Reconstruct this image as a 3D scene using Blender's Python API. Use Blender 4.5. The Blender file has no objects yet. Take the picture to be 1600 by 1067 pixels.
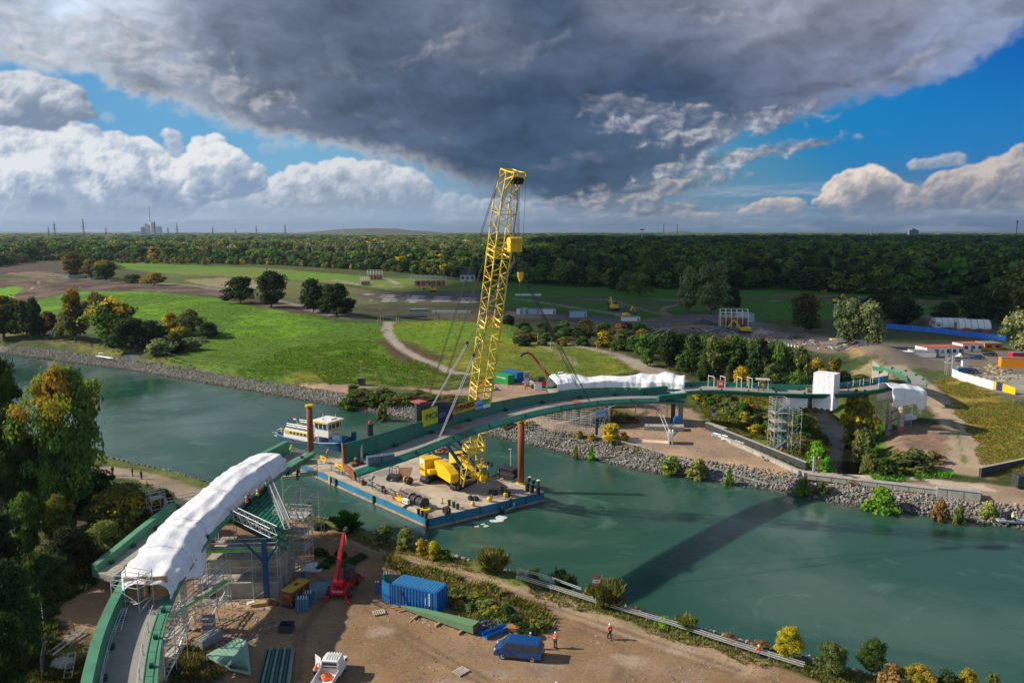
import bpy,math,random
import numpy as np
from mathutils import Vector,Matrix,noise as MN
R=math.radians
S=bpy.context.scene
COL=S.collection
#camera, sky, sun, exposure
F,CH,HOR=1200.0,43.0,362.0
TILT=math.atan((533.5-HOR)/F)
cam=bpy.data.cameras.new('camera');camo=bpy.data.objects.new('camera',cam);COL.objects.link(camo)
cam.sensor_width=36;cam.lens=36*F/1600;cam.clip_start=0.5;cam.clip_end=60000
camo.location=(0,0,CH);camo.rotation_euler=(R(90)-TILT,0,0)
S.camera=camo
S.view_settings.view_transform='Standard';S.view_settings.look='None'
S.view_settings.exposure=0.28;S.view_settings.gamma=1.0
SUN_AZ,SUN_EL=86.0,32.0
sl=bpy.data.lights.new('sun','SUN');sl.energy=5.0;sl.angle=R(0.6);sl.color=(1.0,0.90,0.74)
so=bpy.data.objects.new('sun',sl);COL.objects.link(so)
sdir=Vector((-math.sin(R(SUN_AZ))*math.cos(R(SUN_EL)),math.cos(R(SUN_AZ))*math.cos(R(SUN_EL)),math.sin(R(SUN_EL))))
so.rotation_euler=sdir.to_track_quat('Z','Y').to_euler();so.location=(-300,100,300)
W=bpy.data.worlds.new('World');S.world=W;W.use_nodes=True
WT=W.node_tree
class K:
 nt=WT
 def __init__(s,k):s.k=k
 def __add__(a,b):return mth('ADD',a,b)
 def __sub__(a,b):return mth('SUBTRACT',a,b)
 def __rsub__(a,b):return mth('SUBTRACT',b,a)
 def __mul__(a,b):return mth('MULTIPLY',a,b)
 def __truediv__(a,b):return mth('DIVIDE',a,b)
 __radd__=__add__;__rmul__=__mul__
def put(nt,sock,v):
 if isinstance(v,K):nt.links.new(v.k,sock)
 elif isinstance(v,(tuple,list))and len(v)==3 and sock.type=='RGBA':sock.default_value=(*v,1)
 else:sock.default_value=v
def mth(op,*a,clamp=False):
 n=K.nt.nodes.new('ShaderNodeMath');n.operation=op;n.use_clamp=clamp
 for i,v in enumerate(a):put(K.nt,n.inputs[i],v)
 return K(n.outputs[0])
def sstep(v,a,b):
 n=K.nt.nodes.new('ShaderNodeMapRange');n.interpolation_type='SMOOTHSTEP'
 put(K.nt,n.inputs[0],v);n.inputs[1].default_value=a;n.inputs[2].default_value=b
 return K(n.outputs[0])
def vec(x,y,z=0.0):
 n=K.nt.nodes.new('ShaderNodeCombineXYZ')
 for i,v in enumerate((x,y,z)):put(K.nt,n.inputs[i],v)
 return K(n.outputs[0])
def noise(v,scale,detail=6,rough=0.55,dist=0.0):
 n=K.nt.nodes.new('ShaderNodeTexNoise');put(K.nt,n.inputs['Vector'],v)
 n.inputs['Scale'].default_value=scale;n.inputs['Detail'].default_value=detail
 n.inputs['Roughness'].default_value=rough;n.inputs['Distortion'].default_value=dist
 return K(n.outputs['Fac'])
def mixc(f,a,b,mode='MIX'):
 n=K.nt.nodes.new('ShaderNodeMix');n.data_type='RGBA';n.blend_type=mode
 put(K.nt,n.inputs[0],f);put(K.nt,n.inputs[6],a);put(K.nt,n.inputs[7],b)
 return K(n.outputs[2])
def ramp(f,stops,interp='EASE'):
 n=K.nt.nodes.new('ShaderNodeValToRGB');put(K.nt,n.inputs[0],f);e=n.color_ramp.elements
 n.color_ramp.interpolation=interp
 while len(e)<len(stops):e.new(0.5)
 for q,(p,c)in zip(e,stops):q.position=p;q.color=(*c,1)if len(c)==3 else c
 return K(n.outputs[0])
def gray(v):return(v,v,v)
def dirpx(px,py):
 a=(px-800)/F;b=(533.5-py)/F
 return np.array([a,math.cos(TILT)+b*math.sin(TILT),-math.sin(TILT)+b*math.cos(TILT)])
def azel(px,py):
 d=dirpx(px,py);d=d/np.linalg.norm(d)
 return math.degrees(math.atan2(d[0],d[1])),math.degrees(math.asin(d[2]))
def build_world():
 nt=WT;nt.nodes.clear()
 tc=nt.nodes.new('ShaderNodeTexCoord');sp=nt.nodes.new('ShaderNodeSeparateXYZ');nt.links.new(tc.outputs['Generated'],sp.inputs[0])
 sky=nt.nodes.new('ShaderNodeTexSky');sky.sky_type='NISHITA';sky.sun_disc=False
 sky.sun_elevation=R(SUN_EL);sky.sun_rotation=R(-SUN_AZ);sky.air_density=1.0;sky.dust_density=0.6;sky.ozone_density=3.0
 c=mixc(sstep(noise(K(tc.outputs['Generated']),1.7,3,.5),.42,.6)*.75,K(sky.outputs[0]),(2.6,2.9,3.4))
 bg=nt.nodes.new('ShaderNodeBackground');out=nt.nodes.new('ShaderNodeOutputWorld')
 put(nt,bg.inputs[0],c);bg.inputs[1].default_value=0.11;nt.links.new(bg.outputs[0],out.inputs[0])
build_world()
#helpers
def hh(x,y):
 return 0*x
def un(px,py,z=0.0):
 d=dirpx(px,py);k=(z-CH)/d[2]
 return np.array([d[0]*k,d[1]*k,z])
def P(px,py,z=0.0):return Vector(un(px,py,z))
def onY(px,py,Y):
 d=dirpx(px,py);k=Y/d[1];return Vector((d[0]*k,Y,CH+d[2]*k))
def G(px,py):
 z=0.0
 for i in range(12):
  p=un(px,py,z);z=0.6*z+0.4*float(hh(np.array([p[0]]),np.array([p[1]]))[0])
 return Vector(un(px,py,z))
_m={}
def mat(name,c,rough=0.6,metal=0.0,var=0.12,scale=3.0,bump=0.0,bscale=20.0,c2=None,c2amt=0.0,c2scale=1.0,spec=0.5,stretch=None,trans=0.0):
 """principled paint / stone / cloth with object-space mottling, dirt patches of colour c2 and bump"""
 if name in _m:return _m[name]
 m=bpy.data.materials.new(name);m.use_nodes=True;nt=m.node_tree;K.nt=nt
 b=nt.nodes['Principled BSDF'];tc=nt.nodes.new('ShaderNodeTexCoord');v=K(tc.outputs['Object'])
 if stretch:
  mp=nt.nodes.new('ShaderNodeMapping');nt.links.new(v.k,mp.inputs[0]);mp.inputs['Scale'].default_value=stretch;v=K(mp.outputs[0])
 col=mixc(sstep(noise(v,scale,5,0.6),0.3,0.7),tuple(x*(1-var)for x in c),tuple(min(1,x*(1+var))for x in c))
 if c2 is not None:col=mixc(sstep(noise(v,c2scale,7,0.65),0.62-0.25*c2amt,0.72-0.1*c2amt)*min(1,c2amt*1.5),col,c2)
 put(nt,b.inputs['Base Color'],col)
 b.inputs['Roughness'].default_value=rough;b.inputs['Metallic'].default_value=metal
 b.inputs['Specular IOR Level'].default_value=spec
 if trans:b.inputs['Transmission Weight'].default_value=trans
 if bump:
  bn=nt.nodes.new('ShaderNodeBump');bn.inputs['Strength'].default_value=bump;bn.inputs['Distance'].default_value=0.1
  nt.links.new(noise(v,bscale,6,0.6).k,bn.inputs['Height']);nt.links.new(bn.outputs[0],b.inputs['Normal'])
 _m[name]=m;return m
class MB:
 """collects boxes, bars, prisms ... and links them as one mesh object"""
 def __init__(s):s.v=[];s.f=[];s.mi=[];s.m=0
 def add(s,vs,fs):
  o=len(s.v);s.v+=[tuple(p)for p in vs];s.f+=[tuple(o+i for i in f)for f in fs];s.mi+=[s.m]*len(fs);return s
 def box(s,c,d,rz=0.0,M=None):
  hx,hy,hz=d[0]/2,d[1]/2,d[2]/2
  vs=[Vector((x*hx,y*hy,z*hz))for z in(-1,1)for x,y in((-1,-1),(1,-1),(1,1),(-1,1))]
  if M is not None:vs=[M@p for p in vs]
  elif rz:
   q=Matrix.Rotation(rz,3,'Z');vs=[q@p for p in vs]
  c=Vector(c)
  return s.add([p+c for p in vs],[(3,2,1,0),(4,5,6,7),(0,1,5,4),(1,2,6,5),(2,3,7,6),(3,0,4,7)])
 def bar(s,a,b,w,h=None,n=4,w2=None):
  """prism from a to b: n sided round bar of radius w (n>4) or w x h rectangular bar"""
  a=Vector(a);b=Vector(b);t=b-a
  if t.length<1e-6:return s
  t.normalize();up=Vector((0,0,1))if abs(t.z)<0.95 else Vector((0,1,0))
  x=t.cross(up).normalized();y=x.cross(t).normalized()
  if n==4:
   h=w if h is None else h
   ring=[(-w/2,-h/2),(w/2,-h/2),(w/2,h/2),(-w/2,h/2)]
  else:ring=[(w*math.cos(2*math.pi*i/n),w*math.sin(2*math.pi*i/n))for i in range(n)]
  k=1 if w2 is None else w2/w;m=len(ring)
  vs=[a+x*p+y*q for p,q in ring]+[b+x*(p*k)+y*(q*k)for p,q in ring]
  fs=[tuple(range(m))[::-1],tuple(range(m,2*m))]+[(i,(i+1)%m,m+(i+1)%m,m+i)for i in range(m)]
  return s.add(vs,fs)
 def path(s,pts,r,n=5):
  for a,b in zip(pts[:-1],pts[1:]):s.bar(a,b,r,n=n)if n>4 else s.bar(a,b,r)
  return s
 def cyl(s,c,r,h,n=16,r2=None):
  return s.bar(c,Vector(c)+Vector((0,0,h)),r,n=n,w2=r2)
 def prism(s,poly,z0,z1):
  n=len(poly)
  a=sum(poly[i][0]*poly[(i+1)%n][1]-poly[(i+1)%n][0]*poly[i][1]for i in range(n))
  if a<0:poly=poly[::-1]
  vs=[(p[0],p[1],z0)for p in poly]+[(p[0],p[1],z1)for p in poly]
  return s.add(vs,[tuple(range(n))[::-1],tuple(range(n,2*n))]+[(i,(i+1)%n,n+(i+1)%n,n+i)for i in range(n)])
 def extr(s,prof,x0,x1,axis='y'):
  """profile in (a, z) extruded along the other horizontal axis"""
  n=len(prof)
  if axis=='y':f=lambda p,q:(p[0],q,p[1])
  else:f=lambda p,q:(q,p[0],p[1])
  vs=[f(p,x0)for p in prof]+[f(p,x1)for p in prof]
  return s.add(vs,[tuple(range(n)),tuple(range(n,2*n))[::-1]]+[(i,n+i,n+(i+1)%n,(i+1)%n)for i in range(n)])
 def ell(s,c,r,nu=10,nv=6,M=None):
  vs=[];c=Vector(c)
  for j in range(nv+1):
   t=math.pi*j/nv
   for i in range(nu):
    a=2*math.pi*i/nu
    q=Vector((r[0]*math.sin(t)*math.cos(a),r[1]*math.sin(t)*math.sin(a),r[2]*math.cos(t)))
    vs.append(c+(M@q if M is not None else q))
  fs=[(j*nu+i,(j+1)*nu+i,(j+1)*nu+(i+1)%nu,j*nu+(i+1)%nu)for j in range(nv)for i in range(nu)]
  return s.add(vs,fs)
 def loft(s,rings,cap=True):
  """rings of equal length joined into one skin"""
  n=len(rings[0]);vs=[p for r in rings for p in r]
  fs=[(j*n+i,j*n+(i+1)%n,(j+1)*n+(i+1)%n,(j+1)*n+i)for j in range(len(rings)-1)for i in range(n)]
  if cap:fs+=[tuple(range(n))[::-1],tuple(range((len(rings)-1)*n,len(rings)*n))]
  return s.add(vs,fs)
 def build(s,name,m,parent=None,smooth=False,bevel=0.0,loc=None):
  me=bpy.data.meshes.new(name);me.from_pydata(s.v,[],s.f)
  for q in(m if isinstance(m,(list,tuple))else[m]):me.materials.append(q)
  if any(s.mi):me.polygons.foreach_set('material_index',s.mi)
  if smooth:me.polygons.foreach_set('use_smooth',[True]*len(me.polygons))
  me.update();o=bpy.data.objects.new(name,me);COL.objects.link(o)
  if parent is not None:o.parent=parent
  if loc is not None:o.location=loc
  if bevel:
   bm=o.modifiers.new('bevel','BEVEL');bm.width=bevel;bm.segments=2;bm.limit_method='ANGLE'
  return o
def tag(o,label=None,cat=None,group=None,kind=None):
 if label:o['label']=label
 if cat:o['category']=cat
 if group:o['group']=group
 if kind:o['kind']=kind
 return o
def thing(name,label,cat,loc=(0,0,0),rz=0.0,group=None):
 o=bpy.data.objects.new(name,None);COL.objects.link(o);o.empty_display_size=0.3
 o.location=loc;o.rotation_euler=(0,0,rz);return tag(o,label,cat,group)
def dup(root,loc=None,rz=None,label=None,group=None,parent=None,scale=None):
 c=root.copy();COL.objects.link(c);c.parent=parent
 if loc is not None:c.location=loc
 if rz is not None:c.rotation_euler=(0,0,rz)
 if scale is not None:c.scale=scale if isinstance(scale,tuple)else(scale,)*3
 if label:c['label']=label
 if group:c['group']=group
 for ch in root.children:dup(ch,parent=c)
 return c
def meshnp(name,V,Fq,m,col=None,smooth=False,parent=None,link=True):
 """numpy mesh of quads or tris with an optional per-vertex colour attribute"""
 me=bpy.data.meshes.new(name);n=len(Fq);k=Fq.shape[1]
 me.vertices.add(len(V));me.vertices.foreach_set('co',np.ascontiguousarray(V,dtype=np.float32).ravel())
 me.loops.add(n*k);me.loops.foreach_set('vertex_index',np.ascontiguousarray(Fq,dtype=np.int32).ravel())
 me.polygons.add(n);me.polygons.foreach_set('loop_start',np.arange(0,n*k,k,dtype=np.int32))
 if smooth:me.polygons.foreach_set('use_smooth',np.ones(n,dtype=bool))
 if col is not None:
  a=me.color_attributes.new('Col','FLOAT_COLOR','POINT')
  c4=np.ones((len(V),4),dtype=np.float32);c4[:,:3]=col;a.data.foreach_set('color',c4.ravel())
 for q in(m if isinstance(m,(list,tuple))else[m]):me.materials.append(q)
 me.update(calc_edges=True)
 if not link:return me
 o=bpy.data.objects.new(name,me);COL.objects.link(o)
 if parent is not None:o.parent=parent
 return o
def text(s,size,m,parent,M,name='lettering',ext=0.006,sx=1.0):
 """flat lettering; M places the x-right, y-up text plane"""
 cu=bpy.data.curves.new('t','FONT');cu.body=s;cu.size=size;cu.extrude=ext;cu.align_x='CENTER';cu.align_y='CENTER'
 cu.resolution_u=2
 o=bpy.data.objects.new('t',cu);COL.objects.link(o)
 dg=bpy.context.evaluated_depsgraph_get();me=bpy.data.meshes.new_from_object(o.evaluated_get(dg))
 bpy.data.objects.remove(o);me.name=name
 me.transform(M@Matrix.Diagonal((sx,1,1,1)));me.materials.clear();me.materials.append(m)
 q=bpy.data.objects.new(name,me);COL.objects.link(q);q.parent=parent;return q
def frame(o,x,y):
 x=Vector(x).normalized();y=Vector(y);z=x.cross(y).normalized();y=z.cross(x)
 return Matrix(((x.x,y.x,z.x,o[0]),(x.y,y.y,z.y,o[1]),(x.z,y.z,z.z,o[2]),(0,0,0,1)))
def vn(x,y,seed=0):
 xi=np.floor(x).astype(np.int64);yi=np.floor(y).astype(np.int64);fx=x-xi;fy=y-yi
 fx=fx*fx*(3-2*fx);fy=fy*fy*(3-2*fy)
 def h(a,b):
  n=(a*374761393+b*668265263+seed*1442695041)&0x7fffffff
  n=(n^(n>>13))*1274126177&0x7fffffff
  return((n^(n>>16))&0xffff)/65535.0
 return(h(xi,yi)*(1-fx)+h(xi+1,yi)*fx)*(1-fy)+(h(xi,yi+1)*(1-fx)+h(xi+1,yi+1)*fx)*fy
def fbm(x,y,s,o=4,seed=0):
 r=0;a=0.5
 for i in range(o):r=r+a*vn(x/s,y/s,seed+i*7);s*=0.5;a*=0.5
 return r/(1-0.5**o)
def sdpoly(X,Y,poly):
 d=np.full(X.shape,1e18);ins=np.zeros(X.shape,bool);n=len(poly)
 for i in range(n):
  ax,ay=poly[i][0],poly[i][1];bx,by=poly[(i+1)%n][0],poly[(i+1)%n][1]
  ex,ey=bx-ax,by-ay;wx,wy=X-ax,Y-ay
  t=np.clip((wx*ex+wy*ey)/(ex*ex+ey*ey+1e-9),0,1)
  d=np.minimum(d,(wx-t*ex)**2+(wy-t*ey)**2)
  c=(ay>Y)!=(by>Y)
  if ey!=0:ins^=c&(X<ex*(Y-ay)/ey+ax)
 d=np.sqrt(d);return np.where(ins,d,-d)
def dline(X,Y,pts):
 d=np.full(X.shape,1e18);val=np.zeros(X.shape)
 for a,b in zip(pts[:-1],pts[1:]):
  ex,ey=b[0]-a[0],b[1]-a[1];wx,wy=X-a[0],Y-a[1]
  t=np.clip((wx*ex+wy*ey)/(ex*ex+ey*ey+1e-9),0,1)
  q=(wx-t*ex)**2+(wy-t*ey)**2;m=q<d
  d=np.where(m,q,d)
  if len(a)>2:val=np.where(m,a[2]+(b[2]-a[2])*t,val)
 return np.sqrt(d),val
def sst(x,a,b):
 t=np.clip((x-a)/(b-a),0,1);return t*t*(3-2*t)
def lin(c):
 c=np.asarray(c,float)/255;return np.where(c<=.04045,c/12.92,((c+.055)/1.055)**2.4)
def AE(l):return np.array([azel(a,b)for a,b in l])
def rbf(A,E,pts,sg):
 P0=AE([p[:2]for p in pts]);C0=lin([p[2]for p in pts]);w=np.exp(-(((A[:,None]-P0[:,0])**2+((E[:,None]-P0[:,1])*1.5)**2)/(2*sg*sg)))+1e-9/(1+(A[:,None]-P0[:,0])**2+(E[:,None]-P0[:,1])**2)
 return(w@C0)/w.sum(1)[:,None]
def gn(x,y,sd=0):
 xi=np.floor(x).astype(np.int64);yi=np.floor(y).astype(np.int64);fx=x-xi;fy=y-yi
 def g(a,b,dx,dy):
  n=(a*374761393+b*668265263+sd*1442695041)&0x7fffffff;n=(n^(n>>13))*1274126177&0x7fffffff;t=((n^(n>>16))&0xffff)*9.5874e-5;return np.cos(t)*dx+np.sin(t)*dy
 u=fx*fx*fx*(fx*(fx*6-15)+10);v=fy*fy*fy*(fy*(fy*6-15)+10)
 return.5+.75*((g(xi,yi,fx,fy)*(1-u)+g(xi+1,yi,fx-1,fy)*u)*(1-v)+(g(xi,yi+1,fx,fy-1)*(1-u)+g(xi+1,yi+1,fx-1,fy-1)*u)*v)
def fb(x,y,s,o=4,seed=0,gain=.5,ridge=False):
 r=0;a=1.0;t=0;x=x/s;y=y/s
 for i in range(o):
  n=gn(x,y,seed+i*7);n=1-abs(2*n-1)*1.25 if ridge else n;r=r+a*n;t+=a;a*=gain;x,y=(x*.8-y*.6)*2.03+5.1,(x*.6+y*.8)*2.03+1.7
 return r/t
def skydome():
 az=np.concatenate([np.linspace(-62,-36.5,24)[:-1],np.arange(-36.5,36.5,.068),np.linspace(36.5,62,24)]);el=np.concatenate([[-3],np.arange(-.6,17.4,.062),np.linspace(17.5,42,44)])
 A2,E2=np.meshgrid(az,el);A,E=A2.ravel(),E2.ravel()
 blue=[(300,170,(98,168,212)),(500,222,(112,176,212)),(60,120,(95,160,210)),(650,260,(120,165,195)),(1500,150,(14,120,192)),(1400,230,(22,128,194)),(1300,200,(20,130,190)),(1590,60,(8,92,176)),(1200,290,(72,146,182)),(1550,230,(30,125,190)),(1150,330,(110,150,175)),(1450,330,(95,135,165)),(200,345,(146,170,198)),(20,350,(140,165,196)),(500,350,(146,170,196)),(800,350,(122,146,170)),(1100,355,(118,142,164)),(1400,355,(104,128,154)),(1600,350,(100,124,150)),(1600,-400,(10,80,160)),(0,-400,(60,120,190))]
 col=rbf(A,E,blue,3.0)
 def bil(a,e,s,sd):return fb(a,e*1.2,s*.75,5,sd,.46,True)
 wx=(fb(A,E*1.3,3.0,4,61)-.5)*1.3;wy=(fb(A+50,E*1.3,3.0,4,62)-.5)*1.3
 def over(m,c):
  nonlocal col
  m=np.clip(m,0,1)[:,None];col=col*(1-m)+c*m
 def band(lo,hi,c0,c1,sd,amt):
  n=fb(A*.35+wx*2,E*2.4+7,2.2,5,sd);m=sst(n,.42,.68)*sst(E,lo-1,lo+.3)*sst(-E,-hi-.6,-hi+.8)*amt
  g_=sst(fb(A*.5,E*2.6-.35,2.0,4,sd+3)-fb(A*.5,E*2.6,2.0,4,sd+3),-.12,.12)[:,None];over(m,lin(c0)*(1-g_)+lin(c1)*g_)
 band(-.5,3.2,(134,156,186),(176,190,206),5,.8)
 big_=fb(A+wx,E*1.3+wy,2.0,4,95);nzf=fb(A,E,.42,4,90,.55)-.5;nzm=fb(A,E,1.1,3,91)-.5
 Aw,Ew=(A+wx*.35+nzf*.22).reshape(A2.shape),(E+wy*.3+(fb(A,E,.42,3,93)-.5)*.2).reshape(A2.shape)
 def cumulus(bl,lit,mid,dark,sd,s=2.4,soft=.28,base=True,amp=1.0,op=1.0):
  """heaps of rounded puffs: the highest puff wins, and the slope of the heap towards the sun lights it"""
  g=random.Random(sd);Hh=np.full(A2.shape,-1.0);Eb=np.zeros(A2.shape)+99.
  for px,py,rx,ry in bl:
   a0,e0=azel(px,py);ra,re=rx*.0465,ry*.0465;n=int(10+26*(ra*re)**.6/max(.12,s*.16));e_lo=e0-re*(.75 if base else 1)
   for k in range(n):
    t=g.random();ang=g.uniform(0,6.283);q=math.sqrt(g.random());u,v=q*math.cos(ang),q*math.sin(ang)
    if base and v<-.6:v=-.6*g.random()
    r=min(ra,re*1.6)*g.uniform(.16,.48)*(1-.35*q);ca,ce=a0+u*ra*.92,e0+v*re*.85
    i0,i1=np.searchsorted(az,[ca-r*1.3-.4,ca+r*1.3+.4]);j0,j1=np.searchsorted(el,[ce-r*1.2-.4,ce+r*1.2+.4])
    if i1<=i0 or j1<=j0:continue
    w=(slice(j0,j1),slice(i0,i1));d2=((Aw[w]-ca)/1.15)**2+((Ew[w]-ce)*(1.0 if not base else 1.05))**2
    h=np.where(d2<r*r,np.sqrt(np.maximum(r*r-d2,0))+(.45-.35*q)*re+.25*r,-1);m=h>Hh[w];Hh[w]=np.where(m,h,Hh[w]);Eb[w]=np.minimum(Eb[w],e_lo)
  Hs=Hh.copy();Hs[Hs<0]=0
  for _ in range(3):Hs[1:-1,1:-1]=(Hs[1:-1,1:-1]*2+Hs[:-2,1:-1]+Hs[2:,1:-1]+Hs[1:-1,:-2]+Hs[1:-1,2:])/6
  cov=(Hh>0).astype(float)
  for _ in range(3+int(soft*22)):cov[1:-1,1:-1]=(cov[1:-1,1:-1]+cov[:-2,1:-1]+cov[2:,1:-1]+cov[1:-1,:-2]+cov[1:-1,2:])/5
  Hn=Hs+(nzf*.16+nzm*.12).reshape(A2.shape);gy,gx=np.gradient(Hn,.065,.068);nz=1/np.sqrt(gx**2+gy**2+1.6);k=((gx*.62-gy*.72)*nz*.58+.46).ravel()
  k=k+.5*(np.clip((E-Eb.ravel())/3.0,0,1)-.5)+nzf*.3+nzm*.6+(big_-.5)*1.3;k=np.clip(k,0,1)
  c=np.where((k<.5)[:,None],lin(dark)+(lin(mid)-lin(dark))*(k*2)[:,None],lin(mid)+(lin(lit)-lin(mid))*(k*2-1)[:,None])
  fade=sst(-E,-2.6,-.4)[:,None]*.65;c=c*(1-fade)+col*fade;mm=cov.ravel();mm=sst(mm+(nzf*.9+nzm*.5)*np.clip(1.15-mm,0,1)*sst(mm,.02,.3),.15,.85);over(mm*op,c)
 def wisps(bl,lit,mid,dark,sd,op=.9,s=1.5):
  f=np.full(A.shape,-9.0)
  for px,py,rx,ry,rot in bl:
   a0,e0=azel(px,py);c_,s_=math.cos(R(rot)),math.sin(R(rot));dx,dy=A-a0+wx*1.6,E-e0+wy*1.2;u=(dx*c_+dy*s_)/(rx*.0465);v=(dy*c_-dx*s_)/(ry*.0465);f=np.maximum(f,1-np.sqrt(u*u+v*v))
  n=fb(A*.8+wx,E*1.3+wy,s,6,sd,.55);n2=fb(A*.8+wx-s*.18,E*1.3+wy+s*.2,s,6,sd,.55);rg=fb(A,E*1.2,s*.8,5,sd+3,.5,True)
  m=sst(f+(n-.5)*1.6+(rg-.6)*.5,.0,.75)*op;k=np.clip(.5+(n-n2)*3.0+(rg-.6)*.35-sst(f,.3,1)*.1,0,1)
  over(m,np.where((k<.5)[:,None],lin(dark)+(lin(mid)-lin(dark))*(k*2)[:,None],lin(mid)+(lin(lit)-lin(mid))*(k*2-1)[:,None]))
 cumulus([(560,318,190,26),(760,335,120,20),(330,330,220,22),(90,335,220,24)],(206,214,224),(166,182,202),(138,158,184),11,1.6,.5,op=.75)
 cumulus([(545,292,120,34),(480,300,80,24),(620,300,60,26),(640,282,30,14),(590,275,40,20)],(222,226,232),(176,188,204),(140,158,180),12,1.7,.3)
 cumulus([(50,285,150,62),(160,290,130,56),(90,235,90,34),(200,265,60,36),(250,292,60,34),(10,240,80,50)],(230,234,238),(158,176,200),(118,142,174),13,2.3,.22)
 cumulus([(340,275,46,46),(322,240,24,24),(340,225,13,16),(385,280,26,28),(300,265,26,22),(350,255,30,26)],(236,238,240),(178,192,210),(128,152,184),14,1.2,.22)
 cumulus([(270,226,12,20),(268,212,14,8)],(232,236,238),(190,204,220),(150,172,200),15,.7,.35,False)
 cumulus([(45,152,62,26),(20,175,60,22),(85,170,50,18),(125,178,18,7)],(216,220,226),(160,172,190),(122,140,165),16,1.6,.3)
 cumulus([(420,234,18,6),(450,228,20,7),(168,183,10,6)],(196,214,226),(160,190,212),(140,178,206),17,.8,.6,False,op=.7)
 cumulus([(1100,342,90,10),(1280,345,140,11),(1500,340,120,14),(980,345,100,10)],(190,188,186),(146,156,166),(116,134,152),21,1.1,.5,op=.8)
 cumulus([(1215,325,38,13),(1195,333,40,10),(1240,322,16,10),(1085,338,40,6)],(226,214,200),(176,172,170),(124,138,152),22,.9,.3)
 cumulus([(1345,305,48,30),(1362,282,26,18),(1400,312,40,20),(1330,300,30,20),(1310,318,34,14)],(238,226,212),(168,168,174),(116,130,150),23,1.25,.22)
 cumulus([(1500,300,50,22),(1560,288,60,26),(1620,270,60,30),(1450,318,40,12),(1480,285,22,14),(1600,312,70,18)],(208,198,192),(150,152,162),(108,124,148),24,1.5,.28)
 cumulus([(1462,256,36,8),(1490,247,18,6),(1440,260,14,5)],(206,206,212),(168,178,194),(130,152,180),25,.9,.4);cumulus([(1378,207,16,3)],(120,160,200),(100,150,195),(80,140,190),26,.8,.8,op=.5)
 edge=[(-900,-20),(-400,20),(-100,78),(0,96),(60,112),(130,122),(230,158),(330,188),(420,218),(500,233),(560,244),(640,258),(700,278),(760,298),(850,318),(930,322),(1000,312),(1040,298),(1075,268),(1110,232),(1180,196),(1290,168),(1400,146),(1480,118),(1560,78),(1640,20),(1900,-120),(2600,-300)]
 q=AE(edge);o=np.argsort(q[:,0]);eb=np.interp(A,q[o,0],q[o,1]);fine=bil(A,E,2.0,31)
 d=E-eb+wx*1.1+(fine-.5)*.9+(fb(A,E*1.6,1.0,4,33)-.5)*.5
 tone=[(30,30,(188,192,200)),(100,55,(212,212,215)),(200,40,(204,202,206)),(60,92,(190,194,200)),(180,120,(160,163,170)),(-200,20,(200,205,212)),(250,100,(136,140,150)),(350,50,(124,128,140)),(400,110,(112,118,131)),(330,168,(150,154,162)),(480,80,(106,113,127)),(420,180,(108,114,127)),(560,190,(88,99,115)),(600,50,(94,102,117)),(700,35,(108,113,127)),(765,55,(118,120,132)),(700,150,(80,91,108)),(830,30,(74,88,107)),(800,170,(68,85,106)),(860,265,(66,86,106)),(760,270,(74,92,111)),(640,230,(92,104,122)),(950,90,(88,97,115)),(1000,145,(60,79,103)),(1080,150,(70,86,108)),(950,240,(76,94,114)),(1000,295,(88,104,122)),(1100,60,(112,114,128)),(1000,10,(124,124,136)),(1200,15,(156,152,159)),(1300,60,(128,127,140)),(1400,25,(142,138,148)),(1540,20,(146,148,162)),(1210,120,(106,110,127)),(1300,130,(122,124,141)),(1400,112,(128,133,152)),(1490,88,(140,146,168)),(1120,200,(96,109,128)),(800,-300,(90,100,118)),(0,-300,(170,176,186)),(1600,-300,(110,120,140))]
 c=rbf(A,E,tone,2.0)
 st=fb(A*.45+E*.3+wx,E*.95+wy-A*.04,2.6,5,35);st2=fb(A*.45+E*.3+wx-.3,E*.95+wy-A*.04+.35,2.6,5,35);f2=fb(A+wx*2,E*1.5+wy*2,1.3,5,36);mod=1+(st-.5)*.7+(st-st2)*1.2+(f2-.5)*.25+(fine-.5)*.08
 brt=sst(c.mean(1),.08,.4);mod=1+(mod-1)*(.75+.4*brt);c=c*np.clip(mod,.55,1.5)[:,None]*np.array([.86,1.0,1.15])
 fr=sst(-d,-1.6,-.15)*sst(-A,-6,12)*(.35+.65*sst(fine,.35,.62));c=c*(1-fr[:,None]*.75)+lin((206,208,212))*fr[:,None]*.75
 rg=sst(-d,-1.0,-.1)*sst(A,8,18);c=c*(1-rg[:,None]*.5)+lin((160,166,186))*rg[:,None]*.5
 over(sst(d,-.35,.95),c)
 wisps([(1110,205,150,18,6),(1210,188,80,15,14),(1030,190,110,24,0)],(184,186,196),(126,134,152),(88,104,128),41)
 wisps([(1170,243,125,15,8),(1250,230,50,12,6),(1080,262,100,20,12)],(204,204,208),(138,150,166),(96,114,138),42)
 wisps([(1040,295,110,24,12),(960,315,130,26,0),(1020,330,130,14,0)],(182,180,182),(126,138,152),(94,112,132),43)
 wisps([(960,165,90,22,0),(700,70,90,16,20),(1420,95,120,16,16),(1100,20,90,16,0)],(168,168,178),(128,134,150),(96,108,128),44,.55,1.8)
 wisps([(560,120,120,14,-12),(820,90,110,16,24),(640,200,100,10,-16),(900,250,90,12,10)],(134,142,158),(104,116,134),(78,92,112),47,.45,2.0)
 wisps([(200,70,120,40,-10),(60,60,120,40,0),(330,130,120,20,-14)],(214,214,218),(184,186,194),(146,152,164),46,.6,1.6)
 col=np.clip(col,0.002,1.1);Rr_=42000.0;a,e=np.radians(A),np.radians(E)
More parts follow.
